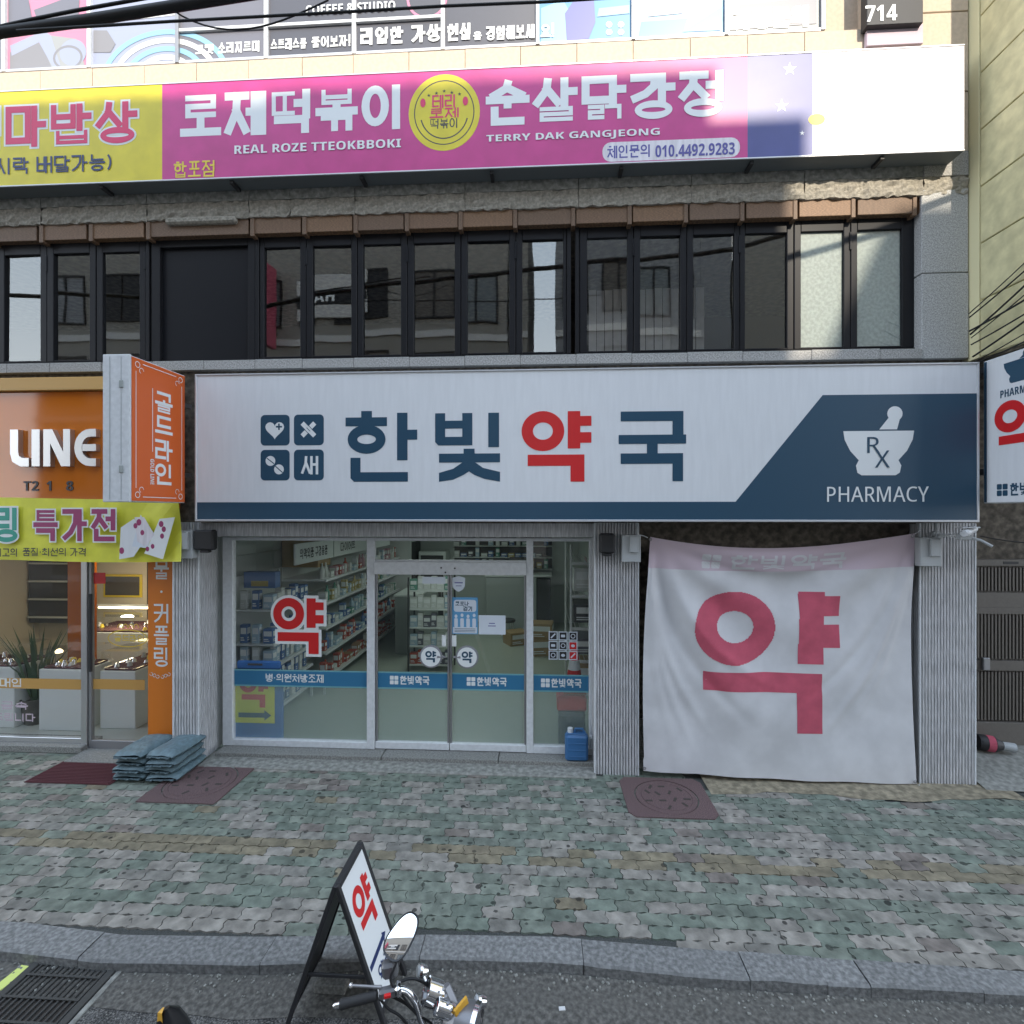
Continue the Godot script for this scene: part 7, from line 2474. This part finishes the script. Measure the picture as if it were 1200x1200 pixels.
# ---------------------------------------------------------------- the sandwich board in the gutter
func a_board() -> void:
	var t := thing("sandwich_board", "black framed sandwich board with red lettering standing in the gutter", "signboard", Vector3(-1.18, ROAD, -3.1))
	var top := 0.78
	var z0 := -2.90
	var z1 := -3.31
	for side in [[-1.18, -0.882, 1.0], [-1.19, -1.486, -1.0]]:
		var pt := Vector3(side[0], top, 0)
		var pb := Vector3(side[1], ROAD, 0)
		var up := (pt - pb).normalized()
		var out: Vector3 = Vector3(up.y, -up.x, 0) * side[2]
		var P := func(z: float, h: float, o := 0.0) -> Vector3: return pb + up * h + out * o + Vector3(0, 0, z)
		var len := (pt - pb).length()
		var o := part("panel_" + ("front" if side[2] > 0 else "back"), t)
		o.name = "board_panel"
		var fr := mb()
		bar(fr, P.call(z0 - 0.014, 0.0), P.call(z0 - 0.014, len), 0.028, 0.026, 0.003, out)
		bar(fr, P.call(z1 + 0.014, 0.0), P.call(z1 + 0.014, len), 0.028, 0.026, 0.003, out)
		bar(fr, P.call(z0 - 0.0285, len - 0.014), P.call(z1 + 0.0285, len - 0.014), 0.026, 0.028, 0.003, up)
		bar(fr, P.call(z0 - 0.0285, 0.12), P.call(z1 + 0.0285, 0.12), 0.026, 0.028, 0.003, up)
		obj("frame", fr, M.box_black, o)
		var fc := mb()
		var a: float = 0.005 if side[2] > 0 else 0.004
		quad(fc, P.call(z0 - 0.028, 0.134, a), P.call(z1 + 0.028, 0.134, a), P.call(z1 + 0.028, len - 0.028, a), P.call(z0 - 0.028, len - 0.028, a))
		quad(fc, P.call(z1 + 0.028, 0.134, -a), P.call(z0 - 0.028, 0.134, -a), P.call(z0 - 0.028, len - 0.028, -a), P.call(z1 + 0.028, len - 0.028, -a))
		obj("sheet", fc, M.white_print if side[2] > 0 else M.box_black, o)
		if side[2] > 0:
			var f := sheet(P.call(z0 - 0.028, 0.0, 0.006), Vector3.FORWARD, up)
			lift = 0.0005
			var rd := mb()
			big_yak(rd, f, 0.055, len - 0.42, 0.25, 0.29, 0.0)
			obj("lettering", rd, M.red, o)
			var bl := mb()
			frect(bl, f, 0.02, len - 0.56, 0.25, len - 0.53)
			poly(bl, f, PackedVector2Array([Vector2(0.25, len - 0.575), Vector2(0.30, len - 0.545), Vector2(0.25, len - 0.515)]))
			hangul(bl, f, "약국", 0.08, len - 0.69, 0.2, 0.085, 0.15)
			obj("arrow", bl, M.deep_blue_text, o)
	var cr := mb()
	bar(cr, Vector3(-1.355, 0.25, z0 - 0.02), Vector3(-1.01, 0.25, z0 - 0.02), 0.012, 0.02, 0.002)
	obj("spreader", cr, M.box_black, t)

# ---------------------------------------------------------------- the parked motorcycle; only its bars and tail reach into the picture
func motorcycle() -> void:
	var t := thing("motorcycle", "parked motorcycle with chrome handlebar, mirror and gauges at the bottom edge", "motorcycle", Vector3(-0.85, ROAD, -2.08))
	var P := func(px: float, py: float, y: float) -> Vector3:     # the point at height y on a sight line
		var dep := 600.0 * (EYE - y) / (py - 600.0)
		var u := (px - 600.0) / 600.0
		return Vector3(dep * (-sa + u * ca), y, -dep * (ca + u * sa))
	var curve := func(pts: Array, n := 6) -> Array:
		var c := Curve3D.new()
		for i in pts.size():
			var tan_: Vector3 = (pts[mini(i + 1, pts.size() - 1)] - pts[maxi(i - 1, 0)]) / 6.0
			c.add_point(pts[i], -tan_, tan_)
		var out := []
		for i in (pts.size() - 1) * n + 1:
			out.append(c.sample(mini(i / n, pts.size() - 2), float(i - mini(i / n, pts.size() - 2) * n) / n))
		return out
	var stem: Vector3 = P.call(508, 1222, 0.66)
	var hb: Array = [stem, P.call(494, 1196, 0.74), P.call(486, 1172, 0.83), P.call(473, 1160, 0.865), P.call(452, 1163, 0.86), P.call(400, 1177, 0.83)]
	var bar_ := curve.call(hb)
	var o := obj("handlebar", tube(mb(), bar_.slice(0, 24), 0.0155, 12), M.chrome, t)
	var g0: Vector3 = P.call(442, 1166.5, 0.855)
	var g1: Vector3 = P.call(396, 1178, 0.83)
	var gdir := (g1 - g0).normalized()
	obj("grip", lathe(mb(), [Vector2(0, 0), Vector2(0.021, 0.0), Vector2(0.019, 0.02), Vector2(0.0195, 0.07), Vector2(0.0185, 0.12), Vector2(0.021, 0.15), Vector2(0.018, 0.158), Vector2(0, 0.158)], facing(g0, gdir), 14), M.rubber, t)
	obj("bar_end", lathe(mb(), [Vector2(0.0, 0.155), Vector2(0.013, 0.158), Vector2(0.013, 0.18), Vector2(0.009, 0.186), Vector2(0, 0.186)], facing(g0, gdir), 12), M.chrome, t)
	var sw := mb()
	bar(sw, P.call(444, 1165, 0.862), P.call(467, 1160, 0.868), 0.036, 0.04, 0.008)
	obj("switch_housing", sw, M.bike_grey, t)
	var cl := mb()
	bar(cl, P.call(463, 1160, 0.875), P.call(470, 1158, 0.878), 0.05, 0.05, 0.01)
	obj("clamp", cl, M.chrome, t)
	var l0: Vector3 = P.call(447, 1157, 0.885)
	obj("lever", tube(mb(), curve.call([l0, P.call(430, 1156, 0.885), P.call(412, 1155, 0.88)]), [0.008, 0.008, 0.007, 0.007, 0.006, 0.006, 0.006, 0.006, 0.006, 0.006, 0.006, 0.006, 0.006], 8), M.dull_metal, t)
	obj("lever_ball", lathe(mb(), [Vector2(0, -0.011), Vector2(0.008, -0.008), Vector2(0.011, 0), Vector2(0.008, 0.008), Vector2(0, 0.011)], Transform3D(Basis.IDENTITY, P.call(411, 1155, 0.88)), 10), M.chrome, t)
	# mirror: an oval shell on a stalk, glass turned back and up
	var m0: Vector3 = P.call(458, 1146, 0.92)
	var mc: Vector3 = P.call(471, 1096, 1.04)
	obj("mirror_stalk", tube(mb(), curve.call([P.call(462, 1158, 0.88), m0, P.call(464, 1128, 0.97), mc + Vector3(0.012, -0.02, -0.01)]), 0.007, 8), M.bike_black, t)
	var mm := part("mirror", t)
	# the glass looks back along the bike, up, and towards the road
	var nrm := Vector3(-0.07, 0.77, 0.64).normalized()
	var long := (P.call(482, 1079, 1.07) - P.call(457, 1118, 1.0) as Vector3)
	long = (long - nrm * long.dot(nrm)).normalized()
	var shx := long.cross(nrm).normalized()
	var oval := func(sc: float, back: float) -> Array:
		var out := []
		for k in 36:
			var a := TAU * k / 36
			var ex := 2.6
			var cu := signf(cos(a)) * pow(absf(cos(a)), 2.0 / ex)
			var cv := signf(sin(a)) * pow(absf(sin(a)), 2.0 / ex)
			out.append(mc + long * cv * 0.088 * sc + shx * cu * (0.053 - 0.009 * cv) * sc - nrm * back)
		return out
	var shell := mb()
	var rings := [oval.call(0.97, -0.002), oval.call(1.06, -0.003), oval.call(1.08, 0.006), oval.call(0.95, 0.028), oval.call(0.6, 0.043), oval.call(0.1, 0.047)]
	for i in rings.size() - 1:
		for k in 36:
			quad(shell, rings[i][k], rings[i][(k + 1) % 36], rings[i + 1][(k + 1) % 36], rings[i + 1][k])
	obj("shell", shell, M.bike_black, mm)
	var gls := mb()
	var inner: Array = oval.call(0.975, -0.0015)
	for k in 36:
		var tr := [mc + nrm * 0.0015, inner[(k + 1) % 36], inner[k]]      # a slightly convex glass
		for v in tr:
			gls.set_normal((nrm + (v - mc) * 2.2).normalized())
			gls.add_vertex(v)
	obj("mirror_glass", gls, M.mirror, mm)
	# brake fluid box under the mirror
	var bf := mb()
	bar(bf, P.call(448, 1137, 0.92), P.call(466, 1133, 0.93), 0.05, 0.07, 0.012)
	obj("fluid_box", bf, M.bike_grey, t)
	# gauges
	for s in [[502.0, 1162.0, 0.87, 0.052], [514.0, 1180.0, 0.85, 0.034]]:
		var c: Vector3 = P.call(s[0], s[1], s[2])
		var ax := Vector3(-0.85, 0.42, 0.16)
		var gp := part("gauge", t)
		obj("shell", lathe(mb(), [Vector2(0, -0.09), Vector2(s[3] * 0.7, -0.085), Vector2(s[3], -0.05), Vector2(s[3], 0.01), Vector2(s[3] * 0.9, 0.012), Vector2(s[3] * 0.88, 0.0)], facing(c, ax), 24), M.chrome, gp)
		obj("dial", lathe(mb(), [Vector2(s[3] * 0.89, 0.0), Vector2(0, 0.0005)], facing(c, ax), 24), M.bike_black, gp)
		obj("needle", tube(mb(), [c + ax.normalized() * 0.004, c + ax.normalized() * 0.004 + Vector3(0.3, 0.6, 0.5).normalized() * s[3] * 0.6], 0.002, 4), M.red, gp)
	var gb := mb()
	bar(gb, P.call(517, 1156, 0.87), P.call(530, 1186, 0.80), 0.05, 0.09, 0.012)
	obj("gauge_bracket", gb, M.bike_grey, t)
	var hs: Vector3 = P.call(546, 1200, 0.77)
	var hd := part("headlight", t)
	obj("shell", lathe(mb(), [Vector2(0, -0.1), Vector2(0.05, -0.09), Vector2(0.075, -0.04), Vector2(0.085, 0.03), Vector2(0.08, 0.045), Vector2(0.0, 0.05)], facing(hs, Vector3(0.95, -0.1, 0.2)), 22), M.bike_grey, hd)
	obj("rim", lathe(mb(), [Vector2(0.08, 0.03), Vector2(0.09, 0.03), Vector2(0.09, 0.05), Vector2(0.08, 0.055)], facing(hs, Vector3(0.95, -0.1, 0.2)), 22), M.chrome, hd)
	var fl := mb()
	bar(fl, P.call(533, 1190, 0.84), P.call(548, 1172, 0.86), 0.012, 0.05, 0.003)
	obj("fly_screen_stripe", fl, M.bike_yellow, t)
	for s in [[494.0, 1138.0, 0.88, P.call(503, 1158, 0.85)], [562.0, 1174.0, 0.82, P.call(552, 1188, 0.80)]]:
		var c: Vector3 = P.call(s[0], s[1], s[2])
		var b := part("turn_signal", t)
		obj("stalk", tube(mb(), [c, s[3]], 0.008, 7), M.chrome, b)
		obj("cup", lathe(mb(), [Vector2(0, -0.03), Vector2(0.02, -0.026), Vector2(0.029, 0.0), Vector2(0.029, 0.012), Vector2(0.025, 0.013)], facing(c, Vector3(-0.9, 0.25, 0.35)), 16), M.chrome, b)
		obj("lens", lathe(mb(), [Vector2(0.026, 0.012), Vector2(0.02, 0.02), Vector2(0, 0.024)], facing(c, Vector3(-0.9, 0.25, 0.35)), 16), M.box_grey, b)
	for k in 3:
		var a: Vector3 = P.call(455 + k * 8, 1166, 0.85)
		obj("control_cable", tube(mb(), curve.call([a, P.call(480 + k * 4, 1180 + k * 4, 0.78), P.call(497 + k * 6, 1205, 0.70), stem + Vector3(0.05, -0.12, 0.0)]), 0.005, 6), M.cable, t)
	for k in 4:
		obj("bolt", lathe(mb(), [Vector2(0.007, 0), Vector2(0.007, 0.006), Vector2(0, 0.006)], facing((P.call(520 + k * 3, 1160 + k * 8, 0.91 - 0.02 * k) as Vector3), Vector3(-0.3, 0.9, 0.3)), 6), M.dull_metal, t)
	obj("brake_hose", tube(mb(), curve.call([P.call(470, 1150, 0.90), P.call(486, 1147, 0.90), P.call(505, 1160, 0.84), P.call(520, 1200, 0.72), stem + Vector3(0.06, -0.15, -0.02)]), 0.006, 7), M.cable, t)
	obj("brake_hose", tube(mb(), curve.call([P.call(445, 1170, 0.84), P.call(455, 1182, 0.80), P.call(475, 1198, 0.74), stem + Vector3(-0.02, -0.12, 0.0)]), 0.0055, 7), M.cable, t)
	var sb := mb()
	bar(sb, P.call(450, 1168, 0.878), P.call(458, 1166, 0.88), 0.014, 0.016, 0.003)
	obj("horn_button", sb, M.red, t)
	# everything below the picture's edge, so that the bike stands on its wheels
	var cz := -2.06
	for w in [[-0.06, "front"], [-1.33, "rear"]]:
		var wh := part("wheel", t)
		var c := Vector3(w[0], ROAD + 0.30, cz)
		obj("tyre", lathe(mb(), [Vector2(0.235, -0.045), Vector2(0.28, -0.045), Vector2(0.30, -0.02), Vector2(0.302, 0.0), Vector2(0.30, 0.02), Vector2(0.28, 0.045), Vector2(0.235, 0.045)], facing(c, Vector3.BACK), 32), M.rubber, wh)
		obj("rim", lathe(mb(), [Vector2(0.236, -0.03), Vector2(0.215, -0.025), Vector2(0.215, 0.025), Vector2(0.236, 0.03)], facing(c, Vector3.BACK), 32), M.chrome, wh)
		obj("hub", lathe(mb(), [Vector2(0, -0.07), Vector2(0.05, -0.06), Vector2(0.05, 0.06), Vector2(0, 0.07)], facing(c, Vector3.BACK), 16), M.dull_metal, wh)
		for k in 12:
			var a := TAU * k / 12
			obj("spoke", tube(mb(), [c + Vector3(cos(a), sin(a), 0) * 0.045, c + Vector3(cos(a + 0.1), sin(a + 0.1), 0) * 0.218], 0.004, 5), M.chrome, wh)
	for s in [-1.0, 1.0]:
		obj("fork_leg", tube(mb(), [Vector3(-0.06, ROAD + 0.30, cz + 0.07 * s), Vector3(-0.36, 0.62, cz + 0.07 * s)], 0.022, 10), M.chrome, t)
	var yoke := mb()
	bar(yoke, Vector3(-0.36, 0.62, cz - 0.1), Vector3(-0.36, 0.62, cz + 0.1), 0.06, 0.03, 0.008)
	bar(yoke, Vector3(-0.36, 0.62, cz), Vector3(stem.x, stem.y, stem.z), 0.05, 0.05, 0.008)
	obj("yoke", yoke, M.dull_metal, t)
	obj("frame_tube", tube(mb(), curve.call([Vector3(-0.40, 0.55, cz), Vector3(-0.62, 0.46, cz), Vector3(-1.1, 0.42, cz), Vector3(-1.6, 0.50, cz)]), 0.022, 8), M.bike_black, t)
	obj("frame_tube", tube(mb(), curve.call([Vector3(-0.40, 0.52, cz), Vector3(-0.5, 0.2, cz), Vector3(-0.75, 0.08, cz), Vector3(-1.33, 0.23, cz)]), 0.02, 8), M.bike_black, t)
	obj("engine", box(mb(), Vector3(-0.95, 0.06, cz - 0.13), Vector3(-0.58, 0.36, cz + 0.13), 0.04), M.dull_metal, t)
	var tank := mb()
	lathe(tank, [Vector2(0, -0.24), Vector2(0.09, -0.2), Vector2(0.13, 0.0), Vector2(0.12, 0.16), Vector2(0.05, 0.24), Vector2(0, 0.25)], facing(Vector3(-0.66, 0.54, cz), Vector3.RIGHT), 20)
	obj("tank", tank, M.bike_black, t)
	var seat := mb()
	lathe(seat, [Vector2(0, -0.36), Vector2(0.07, -0.33), Vector2(0.11, -0.1), Vector2(0.10, 0.2), Vector2(0.05, 0.33), Vector2(0, 0.35)], facing(Vector3(-1.2, 0.53, cz), Vector3.RIGHT), 18)
	obj("seat", seat, M.rubber, t)
	obj("side_stand", tube(mb(), [Vector3(-0.8, 0.06, cz - 0.1), Vector3(-0.86, ROAD + 0.01, cz - 0.27)], 0.014, 7), M.dull_metal, t)
	obj("right_grip", tube(mb(), curve.call([stem, stem + Vector3(0.02, 0.12, 0.12), stem + Vector3(-0.04, 0.17, 0.28), stem + Vector3(-0.12, 0.16, 0.4)]), 0.017, 10), M.chrome, t)
	# the raised tail with its yellow flash
	var tip: Vector3 = P.call(195, 1181, 0.80)
	var tl := part("tail_cowl", t)
	var prof := [[0.0, 0.012], [0.03, 0.045], [0.08, 0.062], [0.16, 0.075], [0.30, 0.085]]
	var tube_pts := []
	var tube_r := []
	for q in prof:
		tube_pts.append(tip + Vector3(0.30 * q[0], -q[0], 0.02 * q[0]))
		tube_r.append(q[1])
	obj("cowl", tube(mb(), tube_pts, tube_r, 18), M.bike_black, tl)
	var yel := mb()
	for i in 4:
		var a: Vector3 = tube_pts[i]
		var b: Vector3 = tube_pts[i + 1]
		var d0 := Vector3(-0.1, 0.75, 0.65).normalized()
		var d1 := Vector3(-0.65, 0.6, 0.45).normalized()
		quad(yel, b + d1 * (tube_r[i + 1] + 0.003), b + d0 * (tube_r[i + 1] + 0.003), a + d0 * (tube_r[i] + 0.003), a + d1 * (tube_r[i] + 0.003))
	obj("yellow_flash", yel, M.bike_yellow, tl)
	obj("tail_bracket", tube(mb(), [Vector3(-1.55, 0.48, cz), tube_pts[4]], 0.03, 8), M.bike_black, t)

# ---------------------------------------------------------------- overhead wires
func sag(a: Vector3, b: Vector3, drop: float, n := 20) -> Array:
	var out := []
	for i in n + 1:
		var t := float(i) / n
		out.append(a.lerp(b, t) - Vector3.UP * drop * 4.0 * t * (1 - t))
	return out
func wire(label: String, pts: Array, r: float, n := 7) -> void:
	tag(obj("overhead_cable", tube(mb(), pts, r, n), M.cable), label, "cable", "overhead cables")
func cables() -> void:
	var Q := func(px: float, py: float, d: float) -> Vector3: return Vector3(X(px, d), Y(px, py, d), -d)
	# the thick bundle crossing the top left corner and running on along the street
	var a: Vector3 = Q.call(-120, 66, 3.6)
	var b: Vector3 = Q.call(0, 38, 3.6)
	var c: Vector3 = Q.call(100, 24, 3.6)
	var e: Vector3 = Q.call(250, 0, 3.6)
	var pts := [a - Vector3(5, -0.4, 0), a, b, c, e, Vector3(-0.5, 6.86, -3.6), Vector3(1.6, 6.98, -3.6), Vector3(3.3, 7.16, -3.6), Vector3(4.4, 7.46, -3.6), Vector3(9.0, 9.0, -3.6)]
	wire("thick black cable bundle crossing the top left corner", pts, 0.036, 9)
	wire("thinner black cable bound against the thick bundle at the top left", [Q.call(-120, 58, 3.58), Q.call(40, 22, 3.58), Q.call(90, 12, 3.58), Q.call(180, -4, 3.58), Q.call(330, -30, 3.58)], 0.012)
	wire("slack black cable leaving the bundle, looping below it at the top left", [Q.call(20, 36, 3.5), Q.call(120, 30, 3.5), Q.call(200, 25, 3.5), Q.call(310, 19, 3.5), Q.call(420, 13, 3.5), Q.call(520, 7, 3.5), Q.call(640, 2, 3.5), Q.call(800, -8, 3.5)], 0.0095)
	var lp := []
	for i in 15:
		var t := i / 14.0
		lp.append(Q.call(lerpf(200, 385, t), 10 + 29.0 * sin(PI * pow(t, 0.85)) - 10.0 * t, 3.62))
	wire("thin cable drooping in a loop across the dark film windows", lp, 0.006)
	# wires over the lime wall, going to the end of the pharmacy sign
	var ends := [[1135, 368, 1215, 292], [1136, 372, 1215, 302], [1137, 392, 1215, 318], [1138, 396, 1215, 330], [1138, 404, 1215, 356], [1140, 418, 1215, 362], [1142, 424, 1215, 378], [1148, 424, 1215, 388], [1136, 388, 1215, 340]]
	var words := ["topmost", "second", "third", "fourth", "fifth", "sixth", "seventh", "lowest", "crossing"]
	for i in ends.size():
		var q: Array = ends[i]
		wire("%s thin wire across the lime wall above the projecting sign" % words[i], sag(Q.call(q[0], q[1], 5.66), Q.call(q[2] + 60, q[3] - (q[1] - q[3]) * 0.75, 4.7 - 0.03 * i), 0.02, 10), 0.0055 + 0.002 * (i % 3), 6)
	wire("thin pale wire running from the camera past the gate", sag(Q.call(1148, 628, 5.6), Q.call(1230, 637, 5.4), 0.02, 8), 0.006, 6)
